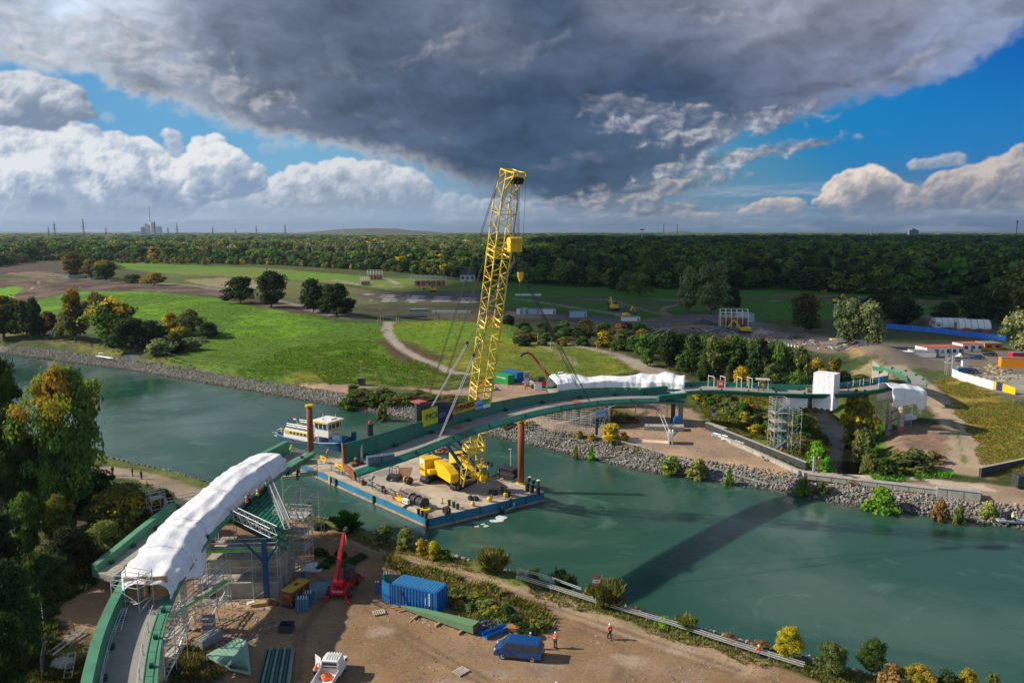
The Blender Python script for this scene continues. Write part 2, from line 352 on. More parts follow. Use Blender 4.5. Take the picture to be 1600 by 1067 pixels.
 V=np.stack([Rr_*np.sin(a)*np.cos(e),Rr_*np.cos(a)*np.cos(e),CH+Rr_*np.sin(e)],1);ny,nx=A2.shape;i0=(np.arange(ny-1)[:,None]*nx+np.arange(nx-1)[None]).ravel()
 m=bpy.data.materials.new('sky');m.use_nodes=True;nt=m.node_tree;nt.nodes.remove(nt.nodes['Principled BSDF']);ca=nt.nodes.new('ShaderNodeVertexColor');ca.layer_name='Col';em=nt.nodes.new('ShaderNodeEmission')
 nt.links.new(ca.outputs[0],em.inputs[0]);em.inputs[1].default_value=0.82;nt.links.new(em.outputs[0],nt.nodes['Material Output'].inputs[0]);m.cycles.emission_sampling='NONE'
 tag(meshnp('sky',V,np.stack([i0,i0+1,i0+nx+1,i0+nx],1),m,col,smooth=True),kind='structure')
skydome()
#land and water
def W2(l,z=0.0):return[tuple(un(a,b,z)[:2])for a,b in l]
RID_A=[(*un(-250,440,6)[:2],6.0),(*un(0,438,7)[:2],7.0),(*un(200,444,7)[:2],7.0),(*un(350,459,6.5)[:2],6.5),(*un(450,477,6)[:2],6.0),(*un(555,496,5.0)[:2],5.0),(*un(590,503,4)[:2],4.0)]
RID_B=[(*un(635,508,4.0)[:2],4.0),(*un(690,503,4.5)[:2],4.5),(*un(760,508,4.5)[:2],4.5),(*un(850,528,3.4)[:2],3.4)]
BUMPS=[(1372,566,13,5.5),(1352,545,8,2.0),(895,655,9,0.6),(980,640,12,2.6),(1440,672,9,2.2),(1480,650,8,1.5),(1392,700,7,0.8)]
BUMPS=[(*un(a,b,0)[:2],r,h)for a,b,r,h in BUMPS]
SLOPE=W2([(1468,585),(1520,690),(1545,748),(1640,748),(2000,760),(2000,620),(1600,615),(1500,575)],0.0)
def hh(x,y):
 def ridge(l,wf,wb):
  d,h=dline(x,y,l)
  yc=np.interp(x/np.maximum(y,1),[p[0]/p[1]for p in l],[p[1]for p in l])
  w=np.where(y<yc,wf,wb)
  return h*np.exp(-(d/w)**2)
 z=np.maximum(ridge(RID_A,95,30),ridge(RID_B,55,22))
 for a,b,r,h in BUMPS:z=z+h*np.exp(-((x-a)**2+(y-b)**2)/(r*r))
 s=sdpoly(x,y,SLOPE);z=z+2.2*sst(s,-1,14)
 far=sst(y,500,1500);z=z+far*(fbm(x,y,900,3,5)-0.5)*10
 return z
CANAL=[(400,10),(79.2,113.6),(54.3,125.2),(45.6,131.7),(24.6,142.9),(0,164.4),(-25.1,183.7),(-73.5,216.4),(-127.7,251.4),(-193.5,286.7),(-400,420),(-420,340),(-200,226),(-120,176),(-80.2,149.1),(-57.7,136.4),(-34.6,120.7),(-23.6,112.5),(-9.1,103.6),(2.5,96.1),(15.4,86.7),(27.0,79.5),(33.9,75.7),(100,30),(300,-120)]
EMSCHER=W2([(1366,750),(1350,705),(1332,668),(1302,645),(1262,612),(1215,588),(1130,565),(1060,545),(1050,550),(1120,575),(1195,602),(1240,632),(1270,655),(1292,690),(1292,745)],-2.6)
POND=W2([(45,523),(100,530),(135,530),(130,512),(90,505),(50,508)],-0.8)
POLES=[(2.4,-6)]
def cut(x,y,z):
 sd=sdpoly(x,y,CANAL)
 nz=(vn(x/3,y/3,3)-0.5)*0.5
 near=(x*0.58+y*0.82)<95
 k=np.where(near,0.62,0.42)
 z=np.minimum(z,np.maximum(-2.5-(sd+nz)*k,-6))
 sd=sdpoly(x,y,EMSCHER);z=np.minimum(z,np.maximum(-2.9-(sd+nz)*0.5,-4.5))
 sd=sdpoly(x,y,POND);z=np.minimum(z,np.maximum(-0.8-sd*0.5,-2))
 return z
def HZ(x,y):
 a,b=np.array([float(x)]),np.array([float(y)]);return float(cut(a,b,hh(a,b))[0])
def g3(x,y,dz=0.0):return Vector((x,y,HZ(x,y)+dz))
pr=list(np.arange(363.9,560,1.5))+list(np.arange(560,1420,1.9))
rows=[un(800,p)[1]for p in pr]+[35,26,16,8]
rows=[28000.0]+rows
us=np.arange(-1.15,1.1501,0.0032)
UU,YY=np.meshgrid(us,np.array(rows));XX=UU*YY
x=XX.ravel();y=YY.ravel()
Z0=hh(x,y)
z=cut(x,y,Z0)+(fbm(x,y,2.5,2,11)-0.5)*0.12*sst(-y,-400,-150)
NV=len(x)
col=np.zeros((NV,3));zone=np.zeros(NV,np.int32)
lum=fbm(x,y,60,4,1)[:,None]
col[:]=np.array([0.065,0.085,0.025])*(0.7+0.6*lum)
ed=(fbm(x,y,2.2,3,2)-0.5)
def paint(poly,c,soft=1.0,rag=1.5,zi=None,var=0.25,vs=8.0,z=None,world=False,amt=1.0,c2=None,seed=3):
 if not world:
  poly=[tuple(G(a,b)[:2])for a,b in poly]if z is None else W2(poly,z)
 ax=[p[0]for p in poly];ay=[p[1]for p in poly];mg=4*soft+3*rag
 m=np.where((x>min(ax)-mg)&(x<max(ax)+mg)&(y>min(ay)-mg)&(y<max(ay)+mg))[0]
 if not len(m):return
 s=sdpoly(x[m],y[m],poly)+ed[m]*rag*2
 k=sst(s,-soft,soft)*amt
 n=fbm(x[m],y[m],vs,4,seed)[:,None]
 cc=np.array(c)*(1-var+2*var*n)
 if c2 is not None:q=sst(fbm(x[m],y[m],vs*1.6,4,seed+31),0.42,0.62)[:,None];cc=cc*(1-q)+np.array(c2)*q
 col[m]=col[m]*(1-k[:,None])+cc*k[:,None]
 if zi is not None:zone[m[k>0.5]]=zi
def strip(pts,w,c,**kw):
 q=[G(a,b)for a,b in pts];L=[];Rr=[]
 for i,p in enumerate(q):
  t=(q[min(i+1,len(q)-1)]-q[max(i-1,0)]);t.z=0;t.normalize();n=Vector((-t.y,t.x,0))
  ww=w[i]if isinstance(w,(list,tuple))else w
  L.append(tuple((p+n*ww/2)[:2]));Rr.append(tuple((p-n*ww/2)[:2]))
 paint(L+Rr[::-1],c,world=True,**kw)
GR,RD,FP,RB,SA=0,1,2,3,4
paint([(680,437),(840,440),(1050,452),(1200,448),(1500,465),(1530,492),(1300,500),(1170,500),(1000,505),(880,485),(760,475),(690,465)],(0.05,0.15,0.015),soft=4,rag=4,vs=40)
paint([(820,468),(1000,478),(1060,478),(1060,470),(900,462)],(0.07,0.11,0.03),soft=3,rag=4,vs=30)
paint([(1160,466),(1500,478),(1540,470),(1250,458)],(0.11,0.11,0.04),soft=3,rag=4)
paint([(180,410),(400,418),(600,434),(760,440),(760,452),(640,458),(560,446),(440,436),(260,428),(180,418)],(0.11,0.22,0.02),soft=4,rag=4,vs=60,c2=(0.16,0.2,0.04))
paint([(250,428),(440,437),(560,450),(620,462),(580,480),(420,470),(330,455),(240,440)],(0.13,0.14,0.05),soft=4,rag=5,vs=30,c2=(0.09,0.12,0.03))
paint([(285,438),(350,434),(420,440),(400,450),(330,448)],(0.27,0.23,0.13),soft=2,rag=3)
paint([(-60,412),(95,410),(170,418),(150,428),(60,432),(-60,428)],(0.085,0.06,0.05),soft=4,rag=4,vs=30)
paint([(0,428),(60,424),(115,431),(60,434)],(0.2,0.15,0.1),soft=2,rag=3)
paint([(150,405),(620,405),(660,394),(150,393)],(0.17,0.17,0.06),soft=8,rag=6,vs=80,c2=(0.34,0.19,0.09))
paint([(555,458),(640,455),(760,456),(780,468),(730,474),(640,472),(560,466)],(0.12,0.1,0.1),soft=2,rag=2,vs=20,zi=SA)
for k in range(16):
 a=570+(k*37%170);b=459.5+(k*0.65)+0.02*(a-570)
 paint([(a,b),(a+34,b+1.2),(a+32,b+2.0),(a-3,b+0.9)],(0.55,0.52,0.48),soft=0.8,rag=1.6)
paint([(560,475),(760,478),(980,500),(980,520),(800,505),(640,498),(560,490)],(0.05,0.055,0.03),soft=3,rag=4,c2=(0.09,0.08,0.05))
paint([(790,486),(930,494),(1000,500),(1040,506),(1000,514),(900,500),(790,494)],(0.13,0.12,0.11),soft=2,rag=2,zi=RD)
strip([(800,466),(850,473),(905,482),(960,490),(1010,505),(1040,512)],5,(0.24,0.21,0.18),soft=0.8,rag=0.6,zi=RD)
strip([(945,467),(985,478),(1035,492)],3,(0.2,0.17,0.15),soft=0.8,rag=0.5,zi=FP)
strip([(1070,474),(1040,480),(1033,487),(1050,495)],4,(0.24,0.15,0.13),soft=0.6,rag=0.5,zi=FP)
strip([(520,437),(560,445),(640,449)],5,(0.3,0.27,0.22),soft=0.8,rag=0.6,zi=FP)
strip([(605,436),(618,442),(622,444)],4,(0.35,0.32,0.28),soft=0.8,rag=0.6,zi=FP)
strip([(900,467),(1060,469),(1200,470),(1320,474),(1480,481)],3,(0.2,0.18,0.14),soft=0.8,rag=0.6,zi=FP)
strip([(1200,461),(1340,464),(1480,473)],3,(0.18,0.18,0.13),soft=0.8,rag=0.6,zi=FP)
strip([(1445,493),(1462,502),(1455,510)],5,(0.2,0.13,0.12),soft=0.6,rag=0.5,zi=FP)
paint([(985,503),(1060,492),(1120,488),(1190,503),(1260,520),(1340,532),(1500,540),(1640,535),(1640,640),(1590,625),(1480,580),(1400,572),(1330,555),(1220,533),(1100,522),(1030,518)],(0.15,0.125,0.11),soft=2,rag=3,vs=14,zi=RD,c2=(0.19,0.155,0.12))
paint([(1190,508),(1290,515),(1380,530),(1330,526),(1230,520)],(0.12,0.12,0.06),soft=2,rag=3)
paint([(1385,500),(1600,540),(1600,552),(1480,540),(1330,522),(1300,505)],(0.085,0.095,0.035),soft=2,rag=3)
paint([(1500,582),(1640,586),(1640,625),(1560,612),(1505,595)],(0.30,0.27,0.24),soft=1.5,rag=2,zi=RD)
paint([(-80,470),(0,478),(130,455),(250,456),(350,468),(450,487),(520,502),(600,506),(604,530),(618,545),(640,570),(560,598),(440,596),(330,580),(250,562),(330,530),(350,515),(330,505),(200,498),(60,500),(-80,510)],(0.12,0.255,0.013),soft=2,rag=3,vs=14,c2=(0.08,0.175,0.015))
paint([(250,560),(330,528),(420,528),(520,520),(600,512),(606,532),(560,545),(480,575),(400,592),(330,582)],(0.085,0.15,0.014),soft=4,rag=6,vs=12,amt=0.8)
paint([(440,596),(470,560),(540,545),(600,548),(660,568),(715,590),(700,602),(560,600)],(0.17,0.18,0.02),soft=3,rag=6,vs=10,c2=(0.09,0.15,0.015))
paint([(500,556),(560,546),(610,555),(600,570),(540,575)],(0.07,0.17,0.015),soft=3,rag=6,vs=8)
paint([(-80,434),(100,436),(230,441),(330,450),(420,470),(500,486),(480,490),(400,480),(330,463),(230,455),(130,453),(30,474),(-80,480)],(0.075,0.05,0.038),soft=1.5,rag=3,vs=12,c2=(0.15,0.11,0.08),zi=SA)
strip([(-60,434),(100,434.5),(200,439),(300,446),(380,459),(450,474),(515,490),(555,497)],[7,6,6,6,6,7,11,9],(0.24,0.2,0.17),soft=1.2,rag=1,zi=FP)
paint([(-60,462),(20,448),(37,450),(12,470),(-60,480)],(0.12,0.3,0.012),soft=1.5,rag=2)
for k in range(12):
 a=14+k*5.6;b=466-k*2.5
 paint([(a,b),(a+4.0,b-1.6),(a+5.2,b-1.2),(a+1.2,b+0.6)],(0.4,0.36,0.3),soft=0.3,rag=0.3)
paint([(608,504),(690,500),(770,505),(860,526),(960,556),(985,578),(960,590),(860,588),(740,588),(690,570),(640,545),(612,525)],(0.14,0.235,0.015),soft=2,rag=4,vs=18,c2=(0.17,0.19,0.02))
paint([(690,542),(760,530),(850,540),(940,560),(980,578),(950,590),(860,588),(740,586),(700,570)],(0.2,0.19,0.025),soft=4,rag=5,vs=12,c2=(0.13,0.16,0.02))
paint([(585,530),(606,530),(640,553),(690,570),(720,583),(690,583),(650,575),(610,555)],(0.085,0.05,0.03),soft=1.5,rag=2,zi=SA)
paint([(620,532),(640,533),(700,560),(690,566),(650,556)],(0.10,0.06,0.035),soft=1.5,rag=2,zi=SA)
strip([(608,503),(604,515),(610,528),(628,545),(655,560),(685,571),(702,581),(735,585)],[4.5,4.5,4,3.6,3.4,3.4,4.2,3],(0.33,0.28,0.23),soft=0.5,rag=0.3,zi=FP)
strip([(800,535),(850,541),(880,556),(900,570)],2.6,(0.3,0.24,0.17),soft=0.7,rag=0.8,zi=FP)
strip([(820,530),(900,541),(960,553),(990,565),(1030,583),(1060,600)],[3,3.4,4.5,8,9,7],(0.33,0.28,0.22),soft=0.9,rag=1,zi=RD)
paint([(1465,592),(1500,592),(1600,640),(1640,660),(1640,735),(1545,745),(1535,730),(1520,690),(1490,640)],(0.25,0.185,0.04),soft=1.5,rag=3,vs=7,c2=(0.19,0.21,0.04))
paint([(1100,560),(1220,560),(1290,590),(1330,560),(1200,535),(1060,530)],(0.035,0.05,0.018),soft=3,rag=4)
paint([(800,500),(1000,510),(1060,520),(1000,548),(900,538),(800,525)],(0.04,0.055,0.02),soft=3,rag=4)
paint([(1075,610),(1180,600),(1290,640),(1300,700),(1260,735),(1200,720),(1150,690),(1100,650)],(0.13,0.17,0.025),soft=2,rag=3,vs=8,c2=(0.2,0.17,0.03))
strip([(1100,605),(1130,625),(1170,648),(1215,680),(1250,700)],3.4,(0.34,0.26,0.19),soft=0.7,rag=0.6,zi=RD)
paint([(1365,560),(1330,580),(1335,598),(1370,595),(1400,590),(1380,570)],(0.36,0.28,0.15),soft=1,rag=1.5,zi=SA)
paint([(1325,552),(1350,548),(1352,556),(1330,558)],(0.34,0.25,0.12),soft=1,rag=1.5,zi=SA)
paint([(1360,672),(1400,664),(1470,668),(1490,690),(1480,712),(1420,712),(1370,695)],(0.30,0.19,0.13),soft=1,rag=1.5,vs=5,zi=SA,c2=(0.22,0.15,0.1))
paint([(1430,700),(1470,705),(1500,740),(1440,740),(1420,715)],(0.32,0.23,0.16),soft=1,rag=1.5,zi=SA)
strip([(1395,571),(1425,590),(1450,612),(1480,640),(1497,672),(1508,705),(1512,742)],[7,7,7,6.6,6.2,6,7],(0.38,0.29,0.2),soft=0.9,rag=0.9,zi=RD)
strip([(1486,655),(1500,690),(1507,725)],0.8,(0.16,0.17,0.05),soft=0.4,rag=0.8)
paint([(-80,520),(60,532),(200,560),(330,590),(420,602),(600,640),(640,652),(640,640),(540,600),(420,590),(330,575),(200,548),(60,520),(-80,505)],(0.16,0.17,0.04),soft=1.2,rag=2,vs=6,c2=(0.11,0.1,0.05))
strip([(150,552),(200,558),(240,568),(330,586),(400,598),(450,603)],[3,5,4,3.6,4,6],(0.36,0.30,0.24),soft=0.6,rag=0.5,zi=FP)
paint([(395,596),(470,597),(560,602),(700,610),(770,600),(840,596),(960,604),(1000,625),(1080,640),(1110,665),(1150,680),(1180,690),(1240,722),(1300,742),(1420,752),(1530,755),(1640,765),(1640,806),(1500,788),(1300,764),(1200,742),(1100,722),(1000,700),(900,676),(800,658),(720,652),(640,644),(560,622),(480,608),(400,602)],(0.39,0.265,0.165),soft=0.8,rag=1.2,vs=7,zi=RD,c2=(0.30,0.21,0.15))
paint([(540,612),(600,603),(700,618),(770,628),(760,642),(660,638),(570,620)],(0.08,0.11,0.025),soft=0.8,rag=1.5)
paint([(800,625),(960,628),(1000,650),(960,672),(880,655),(800,648)],(0.15,0.12,0.06),soft=1,rag=2,c2=(0.09,0.1,0.03))
for q in([(1222,728),(1300,736),(1330,748),(1262,742)],[(1320,739),(1420,744),(1440,752),(1350,750)],[(1440,746),(1530,756),(1560,768),(1470,760)]):paint(q,(0.5,0.4,0.3),soft=0.4,rag=0.8,zi=RD)
paint([(-400,1000),(-200,700),(0,720),(100,740),(300,790),(420,830),(300,900),(200,1010),(130,1100),(60,1400),(-700,1400)],(0.05,0.055,0.022),soft=1,rag=2,vs=6,c2=(0.09,0.085,0.03))
strip([(100,735),(165,735),(230,745),(290,765),(330,790)],4.5,(0.31,0.24,0.18),soft=0.7,rag=0.8,zi=RD)
paint([(80,905),(140,862),(220,830),(330,800),(450,806),(470,812),(540,828),(620,860),(720,885),(800,912),(900,948),(1000,985),(1120,1015),(1260,1058),(1380,1098),(1500,1200),(1500,1420),(100,1420),(120,1067),(150,1000),(70,960)],(0.325,0.205,0.112),soft=0.6,rag=1.0,vs=9,zi=RD,c2=(0.25,0.155,0.085))
strip([(560,838),(660,868),(760,898),(850,930),(960,968),(1080,1005),(1200,1042)],[6,5.5,5,6,6,5.5,5.5],(0.37,0.26,0.165),soft=1.2,rag=1.0,vs=5,zi=RD)
paint([(605,868),(680,890),(760,915),(840,950),(858,975),(830,990),(760,985),(700,945),(640,905),(600,885)],(0.085,0.085,0.03),soft=0.5,rag=1,c2=(0.13,0.11,0.05),zi=GR)
paint([(60,1000),(120,980),(160,990),(140,1060),(60,1100)],(0.15,0.14,0.05),soft=0.6,rag=1,c2=(0.28,0.19,0.13),vs=2,zi=GR)
paint([(262,1010),(330,1000),(350,1067),(260,1100)],(0.2,0.17,0.1),soft=0.6,rag=1,c2=(0.1,0.13,0.03),vs=2,zi=GR)
paint([(300,905),(420,915),(520,925),(420,950),(310,940)],(0.40,0.30,0.21),soft=0.6,rag=1,vs=1.5,zi=RD)
strip([(640,895),(560,945),(520,1000),(560,1067)],1.2,(0.24,0.17,0.115),soft=0.5,rag=0.6,amt=0.5)
strip([(700,1010),(860,1050),(1000,1040),(1100,1060)],3,(0.25,0.175,0.12),soft=1.5,rag=2,amt=0.6)
for l_ in([(560,850),(650,880),(760,915),(880,960),(1000,1000),(1150,1050)],[(470,880),(560,930),(640,1000),(760,1067)],[(900,975),(980,1010),(960,1067)],[(540,860),(520,920),(470,990),(460,1067)]):
 for o_ in(-6,6):strip([(a+o_,b-o_*.6)for a,b in l_],.5,(0.17,0.115,0.07),soft=0.25,rag=0.4,amt=0.7)
for k_ in range(14):a=560+(k_*137%620);b=985+(k_*71%90);paint([(a,b),(a+26,b-4),(a+44,b+3),(a+20,b+8)],((0.42,0.33,0.25),(0.2,0.14,0.1))[k_%2],soft=.6,rag=1.6,amt=.5)
sdc=sdpoly(x,y,CANAL)
k=sst(sdc+ed*0.8,-4.2,-3.6)*((x*0.58+y*0.82)>=95)+sst(sdc+ed*1.2,-3.2,-2.4)*((x*0.58+y*0.82)<95)
k=np.clip(k,0,1)
verge=sst(sdc+ed*3,-7.5,-5.2)*(1-k)*((x*0.58+y*0.82)<95)
col=col*(1-verge[:,None])+np.array([0.12,0.15,0.03])*(0.7+0.6*fbm(x,y,1.5,3,8)[:,None])*verge[:,None];zone[verge>0.5]=GR
col=col*(1-k[:,None])+np.array([0.2,0.185,0.16])*(0.6+0.8*fbm(x,y,1.0,2,9)[:,None])*k[:,None];zone[k>0.5]=RB
wet=sst(sdc,-0.5,0.2)*k;col=col*(1-0.7*wet[:,None])
e=sst(sdpoly(x,y,EMSCHER),-5,-3.5);col=col*(1-e[:,None])+np.array([0.09,0.13,0.02])*e[:,None]
def land_mat(name,rough,b1,s1,vs=(0.25,4.0),amt=0.35,c3=None):
 m=bpy.data.materials.new(name);m.use_nodes=True;nt=m.node_tree;K.nt=nt;b=nt.nodes['Principled BSDF']
 ca=nt.nodes.new('ShaderNodeVertexColor');ca.layer_name='Col';geo=nt.nodes.new('ShaderNodeNewGeometry');p=K(geo.outputs['Position'])
 n=noise(p,vs[0],8,0.65)*0.5+noise(p,vs[1],6,0.7)*0.5
 v=sstep(n,0.36,0.64)*(2*amt)+(1-amt)
 hsv=nt.nodes.new('ShaderNodeHueSaturation');nt.links.new(ca.outputs[0],hsv.inputs['Color']);put(nt,hsv.inputs['Value'],v)
 put(nt,hsv.inputs['Hue'],(noise(p,0.6,3,0.5)-0.5)*0.05+0.5)
 c=K(hsv.outputs[0])
 if c3 is not None:c=mixc(sstep(noise(p,2.3,7,0.7),0.60,0.68)*0.8,c,c3)
 put(nt,b.inputs['Base Color'],c);b.inputs['Roughness'].default_value=rough;b.inputs['Specular IOR Level'].default_value=0.2
 bn=nt.nodes.new('ShaderNodeBump');bn.inputs['Strength'].default_value=b1;bn.inputs['Distance'].default_value=0.5
 nt.links.new((noise(p,s1,6,0.7)).k,bn.inputs['Height']);nt.links.new(bn.outputs[0],b.inputs['Normal'])
 return m
LM=[land_mat('grass land',0.95,0.9,1.3,(0.35,3.0),0.4),land_mat('dirt road',0.95,0.25,2.5,(0.12,2.2),0.22),land_mat('footpath',0.95,0.15,3.0,(0.2,3.0),0.12),land_mat('bank ground',0.95,1.0,3.0,(1.0,6.0),0.5),land_mat('bare soil',0.97,0.6,1.2,(0.3,2.5),0.3)]
nr,nc=UU.shape
ii=(np.arange(nr-1)[:,None]*nc+np.arange(nc-1)[None]).ravel()
quads=np.stack([ii,ii+1,ii+nc+1,ii+nc],1)[:,::-1]
fz=zone[quads[:,0]];VV=np.stack([x,y,z],1)
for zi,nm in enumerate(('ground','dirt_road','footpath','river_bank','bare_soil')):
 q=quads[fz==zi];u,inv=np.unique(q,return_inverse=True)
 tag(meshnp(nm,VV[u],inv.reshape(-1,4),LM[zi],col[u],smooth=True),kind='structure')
def water_mat(name,c,r,bs,bd,c2=None):
 m=bpy.data.materials.new(name);m.use_nodes=True;nt=m.node_tree;K.nt=nt;b=nt.nodes['Principled BSDF']
 geo=nt.nodes.new('ShaderNodeNewGeometry');p=K(geo.outputs['Position'])
 cc=mixc(sstep(noise(p,0.035,6,0.6,0.8),0.42,0.66),c,c2 or c)
 cc=mixc(sstep(noise(p,0.09,7,0.6,1.5),0.56,0.7)*0.45,cc,tuple(v*1.6 for v in(c2 or c)))
 put(nt,b.inputs['Base Color'],cc);b.inputs['Roughness'].default_value=r;b.inputs['IOR'].default_value=1.33
 bn=nt.nodes.new('ShaderNodeBump');bn.inputs['Strength'].default_value=bs;bn.inputs['Distance'].default_value=bd
 w=noise(p,0.9,5,0.6,0.4)*0.6+noise(p,2.6,4,0.6)*0.4
 pt=sstep(noise(p,0.022,5,0.55,1.0),.4,.62);put(nt,bn.inputs['Strength'],pt*bs*.9+bs*.35);put(nt,b.inputs['Roughness'],pt*.14+r*.7)
 nt.links.new(w.k,bn.inputs['Height']);nt.links.new(bn.outputs[0],b.inputs['Normal'])
 return m
CW=water_mat('canal water',(0.022,0.078,0.057),0.1,0.6,0.14,(0.062,0.116,0.09))
def sheet(name,poly,zz,m):return tag(MB().add([(p[0],p[1],zz)for p in poly],[tuple(range(len(poly)))]).build(name,m),kind='structure')
sheet('canal_water',[(420,-150),(420,40),(79,121),(24.6,151),(-25,192),(-127.7,262),(-193.5,297),(-430,440),(-440,330),(-200,216),(-80.2,141),(-34.6,113),(-9.1,96),(15.4,80),(33.9,68),(100,20),(300,-150)],-2.5,CW)
_b=CW.node_tree.nodes['Principled BSDF'];_b.subsurface_method='BURLEY';_b.inputs['Subsurface Weight'].default_value=.85;_b.inputs['Subsurface Radius'].default_value=(1.0,2.2,1.8);_b.inputs['Subsurface Scale'].default_value=1.0
SW=water_mat('stream water',(0.012,0.014,0.007),0.06,0.3,0.05);SW.node_tree.nodes['Principled BSDF'].inputs['IOR'].default_value=1.13
sheet('stream_water',[(p[0],p[1])for p in W2([(1375,758),(1355,690),(1335,655),(1300,625),(1215,580),(1130,555),(1045,535),(1030,550),(1110,585),(1190,612),(1230,635),(1262,660),(1280,700),(1280,752)],-2.9)],-2.9,SW)
sheet('pond_water',W2([(35,526),(140,534),(140,510),(45,503)],-0.8),-0.8,SW)
#vegetation
def leaf_mat(name,tint=(1,1,1),tr=0.32):
 m=bpy.data.materials.new(name);m.use_nodes=True;nt=m.node_tree;K.nt=nt;b=nt.nodes['Principled BSDF'];out=nt.nodes['Material Output']
 ca=nt.nodes.new('ShaderNodeVertexColor');ca.layer_name='Col';oi=nt.nodes.new('ShaderNodeObjectInfo')
 hs=nt.nodes.new('ShaderNodeHueSaturation');put(nt,hs.inputs['Color'],mixc(1.0,K(ca.outputs[0]),tint,'MULTIPLY'))
 r=K(oi.outputs['Random']);put(nt,hs.inputs['Value'],r*0.8+0.6);put(nt,hs.inputs['Hue'],mth('FRACT',r*7.3)*0.045+0.4775)
 c=K(hs.outputs[0]);put(nt,b.inputs['Base Color'],c);b.inputs['Roughness'].default_value=0.75;b.inputs['Specular IOR Level'].default_value=0.15
 t=nt.nodes.new('ShaderNodeBsdfTranslucent');put(nt,t.inputs[0],mixc(1.0,c,(1.3,1.5,0.7),'MULTIPLY'));mx=nt.nodes.new('ShaderNodeMixShader');mx.inputs[0].default_value=tr
 nt.links.new(b.outputs[0],mx.inputs[1]);nt.links.new(t.outputs[0],mx.inputs[2]);nt.links.new(mx.outputs[0],out.inputs[0])
 return m
LEAF=leaf_mat('leaves');BARK=mat('bark',(0.10,0.08,0.055),0.9,var=0.3,scale=4,bump=0.6,bscale=8)
BIRCH=mat('birch bark',(0.55,0.53,0.48),0.8,var=0.2,scale=6,c2=(0.05,0.05,0.05),c2amt=0.5,c2scale=3)
PAL=dict(green=[(0.050,0.095,0.018),(0.075,0.125,0.022),(0.034,0.070,0.016)],dark=[(0.028,0.052,0.016),(0.036,0.064,0.020),(0.022,0.042,0.014)],olive=[(0.085,0.10,0.028),(0.12,0.13,0.035),(0.06,0.08,0.025)],willow=[(0.11,0.13,0.055),(0.15,0.17,0.075),(0.075,0.10,0.04)],yellow=[(0.24,0.19,0.020),(0.32,0.22,0.022),(0.12,0.13,0.022)],gold=[(0.30,0.225,0.015),(0.36,0.27,0.02),(0.19,0.16,0.015)],autumn=[(0.22,0.14,0.022),(0.27,0.115,0.020),(0.10,0.11,0.022),(0.17,0.14,0.02)],tawny=[(0.19,0.15,0.02),(0.14,0.15,0.02),(0.22,0.12,0.02),(0.09,0.12,0.02),(0.11,0.135,0.02)],brown=[(0.13,0.085,0.03),(0.17,0.10,0.035),(0.085,0.075,0.025)],bright=[(0.10,0.20,0.018),(0.14,0.25,0.02),(0.06,0.14,0.015)],reed=[(0.14,0.16,0.04),(0.2,0.19,0.06),(0.09,0.12,0.03)])
for _k in PAL:PAL[_k]=[tuple(v*(1.5 if _k!='dark' else 1.2)for v in c)for c in PAL[_k]]
